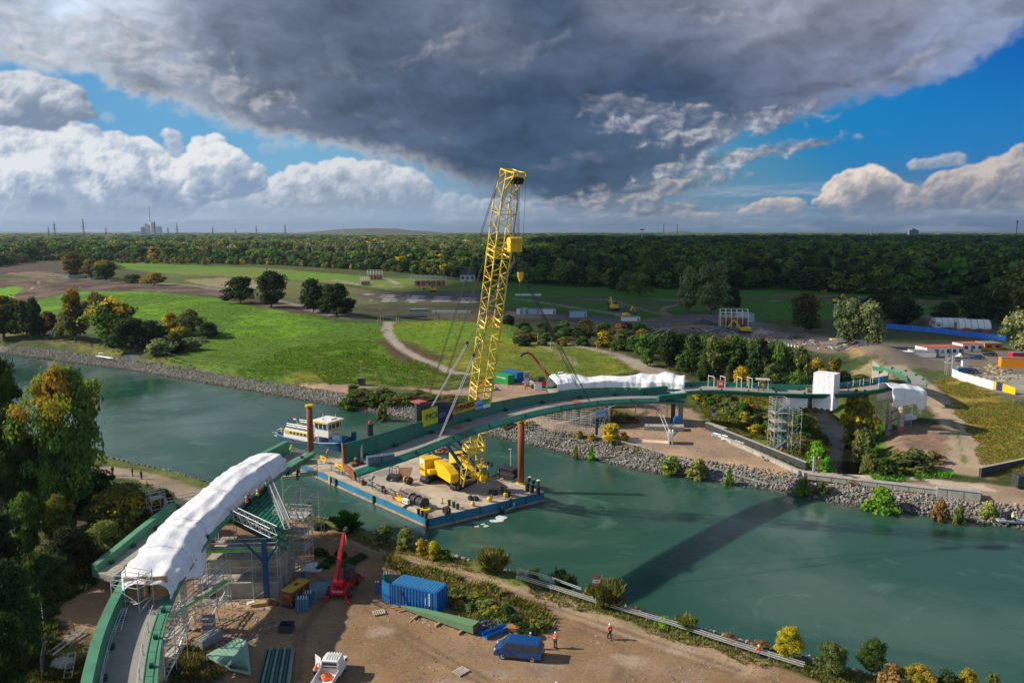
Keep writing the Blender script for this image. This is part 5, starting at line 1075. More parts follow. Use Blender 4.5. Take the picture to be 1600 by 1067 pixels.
for i,(a,b,h,r,lb)in enumerate([(243,1062,6.0,.95,'thick round concrete pier at the bottom left, stained dark'),(289,983,6.6,.42,'slim round concrete column behind the scaffold tubes'),(328,912,6.6,.4,'slim concrete column standing on the abutment in the shade')]):
 p=scf(a,b);pr_=thing('bridge_pier',lb,'pier',p);MB().cyl((0,0,0),r,h,20).build('shaft',M['conc'],pr_,smooth=False);MB().cyl((0,0,h),r*1.25,.4,20).build('bearing_cap',M['dark'],pr_)
ab_=thing('bridge_abutment','long concrete abutment wall with square niche in the shade of the near bridge','abutment',scf(314,935),R(2))
MB().box((4.4,1.2,.95),(9.4,2.4,1.9)).build('wall',M['conc'],ab_,bevel=.04);MB().box((1.2,-.05,.9),(1.5,.12,1.3)).build('niche',M['dark'],ab_);MB().box((4.8,5,2.4),(9,4.5,4.6)).build('back_wall',M['conc'],ab_);MB().box((4.9,3.0,4.3),(8.6,4.6,.35)).build('slab',M['conc'],ab_)
cl=thing('blue_support_column','dark blue steel support column under the ribbed plate','column',scf(417,937));MB().bar((0,0,0),(0,0,7.6),.5,.5).build('shaft',M['blue'],cl);MB().bar((0,0,4.5),(1.8,.3,7.2),.2,.2).build('strut',M['blue'],cl);MB().bar((0,0,4.5),(-2.6,.3,7.2),.2,.2).build('strut',M['blue'],cl)
#right bank sections
RP=catmull([un(1064,608,9.0),un(1110,606.5,9.0),un(1160,608.5,9.0),un(1210,611.5,8.9),un(1260,613,8.9),un(1310,612,9.0),un(1360,606,9.2),un(1402,599,9.6)],6)
rb,RF=bridge('bridge_section','right bank green bridge section crossing the small river with workers on its deck',RP,(0.9,1.3),(0.1,0.3),wl=2.3,wr=2.2,flare=0.3,gw=0.3,rtop=.1)
WP=catmull([un(862,610,8.2),un(900,606,8.3),un(960,604,8.4),un(1020,605,8.5),un(1072,607,8.6)],7)
wb,WF=bridge('bridge_section','wrapped bridge branch lying behind the hoisted section on the right bank',WP,(0.3,0.3),(0.1,0.1),wl=2.2,wr=2.0,flare=0.2)
wf=[]
for i,f in enumerate(WF[:-1]):
 for k in(0,.33,.66):wf.append((f[0].lerp(WF[i+1][0],k),f[1],f[2]))
tarp('tarpaulin','puffy white sheeting over the wrapped bridge branch behind the hoisted section',wf,lambda t:[(2.5,-.3),(2.5,1.3+.3*math.sin(t*11)),(1.5,2.6+.5*math.sin(t*8+1)+.25*math.sin(t*31)),(-1.4,2.3+.3*math.sin(t*13)),(-2.6,1.7+.2*math.sin(t*17)),(-2.9,-.7)],0.26,8,fold=2.2)
hp=wf[10:24];tarp('tarpaulin','white heap of folded sheeting on top of the wrapped bridge branch',[(f[0]+f[2]*2.6+Vector((0,0,1.2)),f[1],f[2])for f in hp],lambda t:[(1.4*math.sin(3.14*t)+.1,0),(1.0,1.2*math.sin(3.14*t)+.3),(-1.0,1.6*math.sin(3.14*t)+.3),(-1.5,0)],.3,9)
def wrapbox(label,px0,py0,w,d,h,z0,rz,seed,open_=False):
 c=P(px0,py0,z0);g=random.Random(seed);nx,nz=12,10;vs=[];fs=[];ring=[]
 for k in range(nz+1):
  for i in range(4*nx):
   s,u=divmod(i,nx);u/=nx;x,y=[(-.5+u,-.5),(.5,-.5+u),(.5-u,.5),(-.5,.5-u)][s];f=g.uniform(-.02,.02)+.025*math.sin(i*2.1+k*.3)
   z=h*k/nz-(0.5*abs(math.sin(i*.9+seed))if k==0 else 0);vs.append((x*w+x*f*2,y*d+y*f*2,z))
 n=4*nx;fs=[(k*n+i,k*n+(i+1)%n,(k+1)*n+(i+1)%n,(k+1)*n+i)for k in range(nz)for i in range(n)]+[tuple(range(nz*n,nz*n+n))]
 ob=MB().add(vs,fs).build('wrapped_scaffold',M['tarp'],None);ob.location=c;ob.rotation_euler=(0,0,rz);ob.modifiers.new('t','SOLIDIFY').thickness=.03;return tag(ob,label,'wrapped scaffold')
wrapbox('tall white sheeted scaffold box straddling the right bank bridge deck',1289,634,4.3,3.4,7.2,6.2,R(-42),1)
wrapbox('short white sheeting below the deck left of the tall white box',1240,632,4.8,3.2,2.2,6.3,R(-4),2)
wrapbox('white sheeted box standing low behind the spotted columns',1417,668,2.6,2.4,2.8,0,R(10),5)
t2=[(P(a,b,6.6),Vector((1,.1,0)).normalized(),Vector((-.1,1,0)).normalized())for a,b in[(1381+i*2.75,632-i*.2)for i in range(20)]]
tarp('tarpaulin','torn white sheeting with hanging flaps round the bridge end above the spotted columns',t2,lambda t:[(2.6,0.2),(2.6,4.2-t),(0,4.7-t),(-2.6,4.2-1.2*t),(-3.2,2.0),(-3.0,0.3-1.6*max(0,math.sin(t*9))*t)],.3,12)
fl=tarp('tarpaulin','loose white flap hanging from the torn sheeting on its right side',[(P(1432+i*1.4,634,5.6)+Vector((0,0,-0.25*i)),Vector((1,0,0)),Vector((0,1,0)))for i in range(6)],lambda t:[(.3,4.0-t*2),(.0,2.2-t),(-.4,.4),(-.2,-1.0)],.15,13,ends=False)
scaffold('scaffold round the green column of the right bank pier, with stair',scf(1208,704),R(4),2,2,[1.9,3.8,5.6,7.4,9.3],1.45,1.5,plat=(1,2,3),stair=True)
scaffold('light tube cage on the right of the green column pier',scf(1236,706),R(4),1,1,[1.9,3.8,5.6,7.4],1.8,1.8)
pc_=thing('bridge_pier','square dark green steel pier inside the scaffold by the small river','pier',scf(1222,700));MB().bar((0,0,0),(0,0,7.9),1.2,1.2).build('shaft',M['green'],pc_);MB().box((0,0,.3),(2.2,2.0,.6)).build('footing',M['blue'],pc_);MB().box((0,0,7.75),(3.6,1.6,.5)).build('cap_beam',M['dgreen'],pc_)
scaffold('scaffold round the two spotted round columns under the torn sheeting',scf(1377,680),R(6),3,1,[1.8,3.6,5.4,7.0],2.2,2.2)
for a,b,lb in((1388,678,'left of two spotted round formwork columns under the torn sheeting'),(1406,681,'right of two spotted round formwork columns, with a red base')):
 p=scf(a,b);r_=thing('formwork_column',lb,'column',p);SPOT=mat('spotted formwork',(0.52,0.47,0.42),0.8,var=.3,scale=1.5,c2=(0.22,0.12,0.07),c2amt=.8,c2scale=1.6)
 MB().cyl((0,0,1.3),.62,5.6,18).build('shaft',SPOT,r_)
 MB().cyl((0,0,0),.7,1.3,18).build('base',M['mark']if a>1400 else SPOT,r_)
 for z in(1.3,3.1,4.9):MB().cyl((0,0,z-.06),.76,.12,18).build('clamp_ring',M['grey'],r_)
st=thing('support_strut_set','blue diagonal struts between the two spotted columns','strut',scf(1397,680))
for z in(.6,2.6,4.6):MB().bar((-1.0,0,z),(1.0,.1,z+1.0),.13,n=6).build('strut',M['blue'],st)
rp=thing('ramp_abutment','grey concrete wing wall with square hole at the start of the right ramp','abutment',P(1376,596,0));a0=P(1376,596,0)
w0,w1=P(1363,572,4.2)-a0,P(1387,590,4.2)-a0;d=(w1-w0).normalized()
MB().add([w0+Vector((0,0,1.6)),w1+Vector((0,0,1.2)),Vector((w1.x,w1.y,-1)),Vector((w0.x,w0.y,0.5)),w0+Vector((.6,.7,1.6)),w1+Vector((.6,.7,1.2)),Vector((w1.x+.6,w1.y+.7,-1)),Vector((w0.x+.6,w0.y+.7,.5))],[(0,3,2,1),(4,5,6,7),(0,1,5,4),(1,2,6,5),(2,3,7,6),(3,0,4,7)]).build('wall',M['conc'],rp)
MB().box(w0+(w1-w0)*.78+Vector((-.1,-.1,-.8)),(.8,.3,1.0),math.atan2(d.y,d.x)).build('niche',M['dark'],rp)
QP=catmull([un(1374,574,5.2),un(1398,578,5.8),un(1418,585,6.4),un(1431,593,7.0),un(1433,600,7.3)],6)
qb,QF=bridge('ramp_section','pale green ramp section curving down to the grey abutment on the right bank',QP,(.25,.25),(.2,.3),wl=1.8,wr=1.8,flare=.2,gw=.2,gm='lgreen',rflange=.35)
for a,b,h,w,m,lb in((904,668,6.6,.5,'dark','slim dark column behind the scaffold field under the hoisted section'),(1063,664,8.0,.9,'grey','right grey steel column of the far pier under the hoisted section end'),(1051,664,8.0,.8,'dark','left dark steel column of the far pier under the hoisted section end'),(990,645,5,.5,'dark','dark column by the concrete block under the wrapped branch'),(932,683,3.2,.55,'blue','short light blue post with white foot beside the loose tubes')):
 p=scf(a,b);r_=thing('bridge_pier',lb,'pier',p);MB().bar((0,0,0),(0,0,h),w,w).build('shaft',M[m],r_);MB().box((0,0,.15),(w*2.2,w*2,.3)).build('base_plate',M['white' if m=='blue' else 'conc'],r_)
cb=thing('blue_crate','bright blue tank standing between the columns of the far pier','crate',scf(1057,668));MB().box((0,0,1.0),(1.5,1.2,2.0)).build('body',M['cblue'],cb,bevel=.08);MB().box((0,0,2.15),(1.1,.8,.3)).build('lid',M['cblue'],cb)
cc_=tag(MB().box((0,0,1.4),(7.5,2.5,2.8),R(4)).build('concrete_block',M['conc'],None,loc=scf(967,648),bevel=.05),'grey concrete block on the earth heap under the hoisted section','concrete block')
c2_=tag(MB().prism([(-4.5,-1),(4,-1.6),(4.6,.8),(-4,1.2)],0,.9).build('concrete_footing',M['conc'],None,loc=scf(1037,672)),'flat concrete footing at the foot of the loose plank stairs','footing')
scaffold('wide field of scaffold tubes on the far bank behind the barge pile',scf(826,676),R(-20),6,3,[2,4,5.8],2.2,2.0,brace=False)
scaffold('scaffold field behind the slim dark column on the far bank',scf(880,668),R(-12),5,2,[2,4,5.6],2.0,1.8,brace=False)
scaffold('scaffold stack under the wrapped branch right of the concrete block',scf(993,660),R(-4),3,1,[2,4,6],2.4,1.6,plat=(1,2))
lattice('loose_ladder_beam','lattice beam leaning from the ground to the deck left of the concrete block',scf(938,676)+Vector((0,0,.2)),scf(962,652)+Vector((0,0,4.2)),.5,.4);lattice('loose_ladder_beam','white plank stair leaning down to the dirt near the far pier',scf(1047,683),scf(1026,660)+Vector((0,0,3.4)),.12,.7)
for a,b,c,d,lb in((818,672,990,622,'long bright mooring rope rising from the far bank to the hoisted section'),(800,665,700,692,'bright rope from the far bank to the barge, passing behind the crane boom')):
 p=P(a,b,1.0);q=P(c,d,13.2)if c>900 else P(c,d,0.5);n=14;pts=[p.lerp(q,k/n)-Vector((0,0,.8*math.sin(math.pi*k/n)))for k in range(n+1)];tag(MB().path([v-p for v in pts],.035).build('mooring_rope',M['sling'],None,loc=p),lb,'rope')
for i,(px,lb)in enumerate([(1107,'first'),(1127,'second'),(1147,'third'),(1167,'fourth')]):
 q,t,n=on(RF,px,2.2,0);r_=thing('railing_frame',lb+' upright tube frame from the left on the right bank deck','railing',q+Vector((0,0,0)))
 for k in(0,1):MB().bar(t*(.9*k)-n*(1.6*k),t*(.9*k)-n*(1.6*k)+Vector((0,0,2.4)),.06,n=5).build('post',M['white'],r_)
 MB().bar(Vector((0,0,2.4)),t*.9-n*1.6+Vector((0,0,2.4)),.06,n=5).build('crossbar',M['white'],r_)
q,t,n=on(RF,1130,1.2,0.02);rbx=thing('tool_box','red orange cabinet on the right bank deck','cabinet',q,math.atan2(t.y,t.x));MB().box((0,0,.75),(1.3,.8,1.5)).build('body',mat('cabinet red',(.6,.06,.03)),rbx,bevel=.04);MB().box((0,-.42,.9),(.8,.03,.6)).build('sign_plate',M['white'],rbx)
q,t,n=on(RF,1188,.6,.02);sh=thing('shelter_frame','open tube shelter with pale roof over the workers on the right bank deck','shelter',q,math.atan2(t.y,t.x))
for x in(-2,2):
 for y in(-1,1):MB().bar((x,y,0),(x,y,2.3),.06,n=5).build('post',M['steel'],sh)
MB().box((.8,0,2.4),(2.9,2.4,.1)).build('roof_sheet',M['plank'],sh)
q,t,n=on(RF,1269,.2,.02);gb=thing('generator_skid','small brown machine skid beside the tall white sheeted box','generator',q,math.atan2(t.y,t.x));MB().box((0,0,.5),(2.2,1.1,.8)).build('body',mat('khaki',(.2,.15,.08)),gb,bevel=.06);MB().bar((-.9,0,.9),(-.9,0,1.4),.12,n=8).build('exhaust',M['dark'],gb);MB().box((.4,0,1.05),(1,.9,.25)).build('hood',M['dark'],gb)
for px in(1332,1345,1362):
 q,t,n=on(RF,px,2.0,0);pp=thing('railing_frame','low tube frame on the deck between the white box and the torn sheeting','railing',q,math.atan2(t.y,t.x),group='low tube frames on the right deck')
 for k in(0,2):MB().bar((k,0,0),(k,0,1.7),.05,n=5).build('post',M['white'],pp)
 MB().bar((0,0,1.2),(2,0,1.2),.04,n=5).build('crossbar',M['white'],pp)
q,t,n=on(RF,1370,.2,.02);wc=thing('gas_bottle_pair','upright blue gas bottle pair near the torn sheeting','gas bottle',q)
for k in(0,.6):MB().cyl((k,0,0),.26,2.0,12).build('bottle',M['cblue'],wc)
#the pontoon barge
DZ=-.87
c0,c1,c2=P(470,722,DZ),P(672,810,DZ),P(850,768,DZ)
ux=(c1-c0).normalized();uy=Vector((-ux.y,ux.x,0));Lb=(c1-c0).length;Wb=22.0
barge=thing('pontoon_barge','flat work pontoon with blue sides and pale rusty deck carrying the crane','barge',(c0.x,c0.y,-2.5),math.atan2(ux.y,ux.x))
DECK=mat('barge deck',(0.45,0.39,0.31),0.85,var=.18,scale=.25,c2=(0.25,0.17,0.11),c2amt=.5,c2scale=.22,bump=.1)
HULL=mat('barge hull blue',(0.010,0.19,0.34),0.55,var=.14,scale=.5,c2=(0.02,0.10,0.17),c2amt=.35,c2scale=.8,stretch=(1,1,.3));FEND=mat('barge foot',(0.46,0.30,0.20),.85,var=.25,scale=.6,c2=(.25,.12,.07),c2amt=.5)
h=1.6
q2=c2-c0;sk_=(q2.dot(ux)-Lb);Wb=q2.dot(uy);hp_=lambda e:[(e,e),(Lb-e,e),(Lb+sk_-e,Wb-e),(sk_+e,Wb-e)]
MB().prism(hp_(0),0,h).build('hull',HULL,barge,bevel=.03);MB().prism(hp_(.05),h-.05,h+.03).build('deck_plate',DECK,barge)
mb=MB();mb.box((Lb/2,-.08,.1),(Lb+.2,.16,.34));mb.bar((Lb+.08,0,.1),(Lb+sk_+.08,Wb,.1),.16,.34);mb.box((Lb/2,-.06,h-.04),(Lb,.12,.14));mb.build('rubbing_strake',FEND,barge)
for x in[Lb*k for k in(.27,.32,.62,.985)]:MB().box((x,-.18,.7),(.35,.3,1.5)).build('fender',M['dark']if x>Lb*.3 else M['yellow'],barge)
for x,y in[(Lb-1,4),(Lb-1,9),(Lb-1,14),(Lb-1,18)]:MB().box((Lb+.03+sk_*y/Wb,y,.75),(.06,.12,1.2)).build('hull_rib',M['dark'],barge)
def on_b(px,py):p=P(px,py,DZ+.06);return p
def B(px,py):
 p=on_b(px,py)-c0;return Vector((p.dot(ux),p.dot(uy),0))
def b_thing(name,label,cat,px,py,rz=0,group=None):p=on_b(px,py);return thing(name,label,cat,(p.x,p.y,DZ+.035),rz,group)
ctr=B(700,772)+Vector((1.5,1.8,0));mb=MB();n=60
pc0=B(708,765)
for k in range(n):
 if k%12==11:continue
 a,b=2*math.pi*k/n,2*math.pi*(k+1)/n;r=9.0
 q=[(pc0.x+rr*math.cos(t),pc0.y+rr*math.sin(t))for rr,t in((r,a),(r,b),(r+.24,b),(r+.24,a))]
 if all(0.3<x<Lb-.3 and.3<y_<Wb-.3 for x,y_ in q):mb.add([(x,y_,h+.036)for x,y_ in q][::-1],[(0,1,2,3)])
mb.build('slewing_circle',M['mark'],barge)
mb=MB();[mb.box((14+k*2.7,16.2,h+.036),(2.2,.15,.006))for k in range(7)];mb.build('lane_marking',M['yellow'],barge)
for a,b,c,d in((9,12,4,3),(15,3.5,3.2,3),(30,4.5,7,3),(16.5,8,3,4)):MB().box((a,b,h+.04),(c,d,.012)).build('hatch',mat('hatch grey',(.24,.22,.2),.8),barge)
def pile(px,py,top,lb):
 p=on_b(px,py);H=onY(px,top,p.y).z+2.5;r_=thing('spud_pile',lb,'pile',(p.x,p.y,-2.6))
 MB().cyl((0,0,0),.58,H,24).build('tube',M['rust'],r_,smooth=True);MB().cyl((0,0,H),.78,.3,20).build('collar',M['yellow'],r_);MB().cyl((0,0,1.55),.85,.35,20).build('guide_ring',M['yellow'],r_)
pile(486,712,634,'rusty tubular spud pile at the left corner of the pontoon');pile(814,754,657,'rusty tubular spud pile at the right rear of the pontoon')
#crawler crane
CC=P(709,766,DZ);CC.z=DZ+.04
tx=(P(757,748,DZ)-P(700,773,DZ));tx.z=0;tx.normalize();tn=Vector((tx.y,-tx.x,0))
cr=thing('crawler_crane','tall yellow lattice boom crawler crane standing on the pontoon','crane',CC)
tc_=CC+tx*4.6
def loc(v):return v-CC
ang=math.atan2(tx.y,tx.x)
for s in(0.2,-6.6):
 mb=MB();c=tx*4.3+tn*s;prof=[]
 for k in range(9):a=math.pi/2+math.pi*k/8;prof.append((-4.2+.62*math.cos(a),.64+.62*math.sin(a)))
 for k in range(9):a=-math.pi/2+math.pi*k/8;prof.append((4.2+.62*math.cos(a),.64+.62*math.sin(a)))
 mb.loft([[c+tx*x+tn*w+Vector((0,0,z))for x,z in prof]for w in(-.65,.65)]);tr=mb.build('crawler_track',M['black'],cr)
 sb=MB()
 for k in range(22):sb.box(c+tx*(-4.2+k*.4)+Vector((0,0,1.28)),(.3,1.36,.06),ang)
 sb.build('track_shoe',M['grey'],tr);MB().box(c+Vector((0,0,.66)),(7.6,1.38,.5),ang).build('track_frame',M['dark'],tr)
 for x in(-4.2,4.2):MB().bar(c+tx*x-tn*.68+Vector((0,0,.64)),c+tx*x+tn*.68+Vector((0,0,.64)),.38,n=12).build('sprocket',M['grey'],tr)
MB().box(tx*4.3-tn*3.2+Vector((0,0,1.1)),(3.4,6.2,.9),ang).build('carbody',M['dark'],cr,bevel=.06)
MB().cyl(tx*4.3-tn*3.2+Vector((0,0,1.55)),1.5,.4,24).build('slewing_ring',M['dark'],cr)
FT,TP=P(733,756,.9),Vector((-0.5,113.5,50.6))
f=(TP-FT);f.z=0;f.normalize();lf=Vector((-f.y,f.x,0));fa=math.atan2(f.y,f.x)
SC=FT-f*3.2;SC.z=.95
X=lambda a,b,z:loc(SC+f*a+lf*b+Vector((0,0,z)))
def sbox(mb,a,b,z,d):return mb.box(X(a,b,z),d,fa)
def prof_body(b0,b1,pr):return MB().loft([[X(a,b,z)for a,z in pr]for b in(b0,b1)])
bodyp=[(-4.8,0),(1.3,0),(1.6,.4),(1.6,1.5),(-.6,2.4),(-4.8,2.4)][::-1]
prof_body(-2.7,-1.1,bodyp).build('machine_house',M['yellow'],cr,bevel=.04)
prof_body(1.1,2.1,bodyp).build('machine_house',M['yellow'],cr,bevel=.04)
sbox(MB(),-.6,0,.25,(8.0,2.3,.5)).build('slew_platform',M['dark'],cr)
wn=MB();[wn.bar(X(a,-1.0,1.2),X(a,1.0,1.2),.7,n=14)for a in(-3.2,-1.2,.9)];wn.build('winch_drum',M['dark'],cr,smooth=False)
cw=sbox(MB(),-6.6,-2.9,1.0,(2.3,2.6,2.9)).build('counterweight',M['yellow'],cr,bevel=.05);sbox(MB(),-6.6,2.9,1.0,(2.3,2.6,2.9)).build('counterweight',M['yellow'],cr,bevel=.05)
sbox(MB(),-5.2,-.2,.6,(2.2,7.4,.7)).build('counterweight_frame',M['yellow'],cr)
sbox(MB(),-6.6,-2.9,2.5,(2.4,2.7,.12)).build('counterweight_lid',M['yellow'],cr)
sbox(MB(),-6.6,-4.22,2.15,(1.7,.04,.42)).build('name_strip',M['white'],cw);sbox(MB(),-6.6,-4.22,1.45,(1.9,.04,.4)).build('name_strip',M['white'],cw)
TM=lambda a,b,z,s,size,m,sx=1:text(s,size,m,cw,frame(X(a,b,z),f,(0,0,1)),sx=sx)
TM(-6.4,-4.24,.55,'BABO',.62,M['ink']);TM(-6.6,-4.26,1.45,'LIEBHERR',.3,M['ink'])
mb=MB();[mb.bar(X(-7.5+.28*math.cos(k*.785),-4.22,.55+.28*math.sin(k*.785)),X(-7.5+.28*math.cos((k+1)*.785),-4.22,.55+.28*math.sin((k+1)*.785)),.05)for k in range(8)];mb.build('emblem',M['ink'],cw)
mb=MB();[mb.bar(X(1.68,-2.6+0.6*k,0),X(1.68,-2.6+.6*k,1.6),.04,n=5)for k in(0,1)];[mb.bar(X(1.68,-2.6,.25*k+.1),X(1.68,-2.0,.25*k+.1),.03,n=5)for k in range(6)];mb.build('ladder',M['ylat'],cr)
cab=MB().loft([[X(a,b,z)for a,z in[(1.6,.1),(3.6,.1),(3.9,1.2),(3.5,2.5),(1.6,2.6)][::-1]]for b in(2.2,3.3)]).build('cab',M['yellow'],cr,bevel=.04)
mb=MB();mb.add([X(3.95,2.3,1.25),X(3.95,3.2,1.25),X(3.6,3.2,2.4),X(3.6,2.3,2.4)],[(0,1,2,3)]);mb.add([X(1.8,2.18,1.2),X(3.7,2.18,1.2),X(3.4,2.18,2.4),X(1.8,2.18,2.45)],[(0,1,2,3)]);mb.build('cab_window',mat('green tinted glass',(.05,.14,.09),.1,spec=.8),cab)
mb=MB();[mb.bar(X(a,b,.1),X(a,b,1.3),.04,n=5)for a,b in((1.8,4.0),(3.6,4.0),(4.3,3.5),(4.3,2.4))];mb.path([X(1.8,4.0,1.2),X(3.6,4.0,1.2),X(4.3,3.5,1.2),X(4.3,2.4,1.2)],.04);mb.build('cab_railing',M['ylat'],cab);sbox(MB(),2.9,3.1,.02,(2.6,1.9,.06)).build('cab_step',M['grey'],cab)
def boom(A,Bq,w0,d0,name,m,n,parent,side,joints=(),r=.11,taper=.08,head=.94,lace=.055):
 ax=(Bq-A);L=ax.length;u=ax.normalized();dv=u.cross(side).normalized();root=thing(name,None,None,loc(A))
 root.parent=parent
 def W(t):return(min(1,.35+.65*t/taper)if t<taper else(1 if t<head else L2(1,.72,(t-head)/(1-head))))
 def cp(t,i):a,b=((1,1),(-1,1),(-1,-1),(1,-1))[i];k=W(t);return u*L*t+side*(a*w0/2*(1 if t<taper else k))+dv*(b*d0/2*k)
 ts=[0,taper]+[taper+(head-taper)*k/10 for k in range(1,11)]+[1]
 for i in range(4):
  c=MB();[c.bar(cp(a,i),cp(b,i),r,n=8)for a,b in zip(ts[:-1],ts[1:])];c.build('chord',m,root,smooth=True)
 lc=MB()
 for k in range(n):
  t0,t1=taper*.3+(1-taper*.3)*k/n,taper*.3+(1-taper*.3)*(k+1)/n
  for i in range(4):
   j=(i+1)%4;a,b=(i,j)if k%2 else(j,i);lc.bar(cp(t0,a),cp(t1,b),lace,n=5)
   if k%4==0:lc.bar(cp(t0,i),cp(t0,j),lace*1.1,n=5)
 lc.build('lacing',m,root)
 for t in joints:
  c=MB()
  for dt in(-.006,.012):
   for i in range(4):c.bar(cp(t+dt,i),cp(t+dt,(i+1)%4),.13,n=6)
   c.bar(cp(t+dt,0),cp(t+dt,2),.09,n=5)
  for i in range(4):c.bar(cp(t-.01,i),cp(t+.016,i),.18,n=8)
  c.build('section_joint',m,root)
 return root,cp,u,dv
bm_,cp,bu,bd=boom(FT,TP,2.75,2.3,'boom',M['ylat'],40,cr,lf,(.135,.35,.56,.78),taper=.09)
O=FT-CC;hd=MB();tt=(TP-FT)
frt=f*2.6+bu*.5
pts4=[cp(1,i)for i in range(4)]
lo4=[cp(.965,i)for i in range(4)]
fore=[p+f*2.3+bu*.3 for p in(pts4[0],pts4[1])]if(pts4[0]-pts4[3]).dot(f)>0 else[p+f*2.3+bu*.3 for p in(pts4[3],pts4[2])]
near2=(pts4[0],pts4[1])if(pts4[0]-pts4[3]).dot(f)>0 else(pts4[3],pts4[2]);far2=(pts4[3],pts4[2])if near2[0]is pts4[0]else(pts4[0],pts4[1])
for p in pts4:hd.bar(p,p+bu*1.2,.13,n=6)
for a,b in zip(near2,fore):hd.bar(a,b,.13,n=6);hd.bar(a+bu*1.2,b+bu*.5,.12,n=6);hd.bar(b,b+bu*.5,.12,n=6);hd.bar(a-bu*1.7,b,.11,n=6)
hd.bar(fore[0],fore[1],.13,n=6);hd.bar(fore[0]+bu*.5,fore[1]+bu*.5,.13,n=6)
for i in range(4):hd.bar(pts4[i]+bu*1.2,pts4[(i+1)%4]+bu*1.2,.12,n=6);hd.bar(pts4[i],pts4[(i+1)%4]+bu*1.2,.08,n=5)
hd.bar(near2[0]+bu*1.2,fore[1]+bu*.5,.08,n=5);hd.build('boom_head',M['ylat'],bm_)
sh_=MB();cs=(fore[0]+fore[1])/2-f*.7-bu*.5
for k in range(-3,4):sh_.bar(cs+lf*(k*.26-.05),cs+lf*(k*.26+.05),.55,n=14)
sh_.bar(cs-lf*1.1,cs+lf*1.1,.12,n=6);sh_.build('sheave',M['dark'],bm_)
hc=FT+cs-f*.1-lf*.3-CC;hk=P(808,384,0);hkY=(CC+hc).y;HK=onY(808,386,hkY);HKr=Vector((hc.x,hc.y,HK.z-CC.z))
hb_=MB().box(HKr,(2.0,1.0,1.5),fa+R(90)).build('hook_block',M['yellow'],cr,bevel=.1)
s_=MB();[s_.bar(HKr+lf*(k*.24-.06)+Vector((0,0,.8)),HKr+lf*(k*.24+.06)+Vector((0,0,.8)),.62,n=14)for k in range(-4,5)];s_.build('sheave',M['ylat'],hb_)
MB().bar(HKr-Vector((0,0,.7)),HKr-Vector((0,0,1.9)),.2,n=8).build('hook',M['dark'],hb_)
for k in range(-3,4):MB().bar(hc+lf*k*.26,HKr+lf*k*.24+Vector((0,0,.8)),.028,n=5).build('hoist_rope',M['rope'],cr)
ax2=FT+(fore[0]+fore[1])/2+f*.15;a2=onY(810,433,ax2.y);
for k in(-.5,.9):MB().bar(loc(ax2)+lf*k,loc(Vector((ax2.x,ax2.y,a2.z+.6)))+lf*(.25 if k>0 else-.15),.022,n=5).build('hoist_rope',M['rope'],cr)
ab2=loc(Vector((ax2.x,ax2.y,a2.z)))
b2_=MB().loft([[ab2+lf*x+f*y_+Vector((0,0,z))for x,y_ in((-w,-.2),(w,-.2),(w,.2),(-w,.2))]for z,w in((.7,.42),(.2,.42),(-.6,.15))]).build('auxiliary_hook_block',M['yellow'],cr);MB().bar(ab2-Vector((0,0,.6)),ab2-Vector((0,0,1.2)),.12,n=6).build('hook',M['dark'],b2_)
MB().bar(ab2-Vector((0,0,1.2)),ab2-Vector((0,0,7.0)),.02,n=5).build('hanging_chain',M['rope'],b2_)
MT=P(738,738,2.6);MTOP=onY(671,640,MT.y-5.0)
mr=MB();sg=lf*1.15;mt_=mr.bar(loc(MT)+sg,loc(MTOP)+sg*.9,.42,.5).build('derrick_mast',M['blue'],cr);MB().bar(loc(MT)-sg,loc(MTOP)-sg*.9,.42,.5).build('mast_leg',M['blue'],mt_)
for t in(.3,.55,.8):MB().bar(loc(MT.lerp(MTOP,t))+sg,loc(MT.lerp(MTOP,t))-sg,.25,.3).build('cross_bar',M['blue'],mt_)
MB().bar(loc(MT.lerp(MTOP,.3))+sg,loc(MT.lerp(MTOP,.55))-sg,.14).build('brace',M['dark'],mt_)
for s in(-1.0,1.0):
 for e in(0,.22):MB().bar(loc(MTOP)+lf*(s+e),O+cp(1,0 if s>0 else 1)+bu*1.0+lf*e,.045,n=5).build('pendant_line',M['rope'],cr)
 MB().bar(loc(MTOP)+lf*s,X(-6.5,s,2.8),.05,n=5).build('pendant_line',M['rope'],cr)
HKw=CC+HKr-Vector((0,0,1.8))
for px,off,h_,lb in((667,2.4,2.5,'rear left'),(681,-2.1,.3,'front left'),(905,2.3,1.7,'rear right'),(922,-2.1,.3,'front right')):
 q,t,n=on(HF,px,off,h_);d=q-HKw;sl_=thing('lifting_sling',lb+' twin sling from the crane hook to the hoisted section','sling',HKw)
 cut_=.56 if px<800 else 1.0;sid=Vector((-d.y,d.x,0)).normalized()*.16
 for e in(-1,1):
  MB().bar(sid*e,d*cut_+sid*e,.05,n=5).build('steel_rope',M['rope'],sl_)
  if cut_<1:MB().bar(d*cut_+sid*e,d+sid*e*.6,.045,n=6).build('textile_sling',M['sling'],sl_)
 MB().box(d*.56,(.3,.3,.7)).build('shackle',M['dark'],sl_)
def yb(name,label,px,py,s,rz=0.0):
 r_=b_thing(name,label,'bollard',px,py,rz);return r_
ba=math.atan2(ux.y,ux.x)
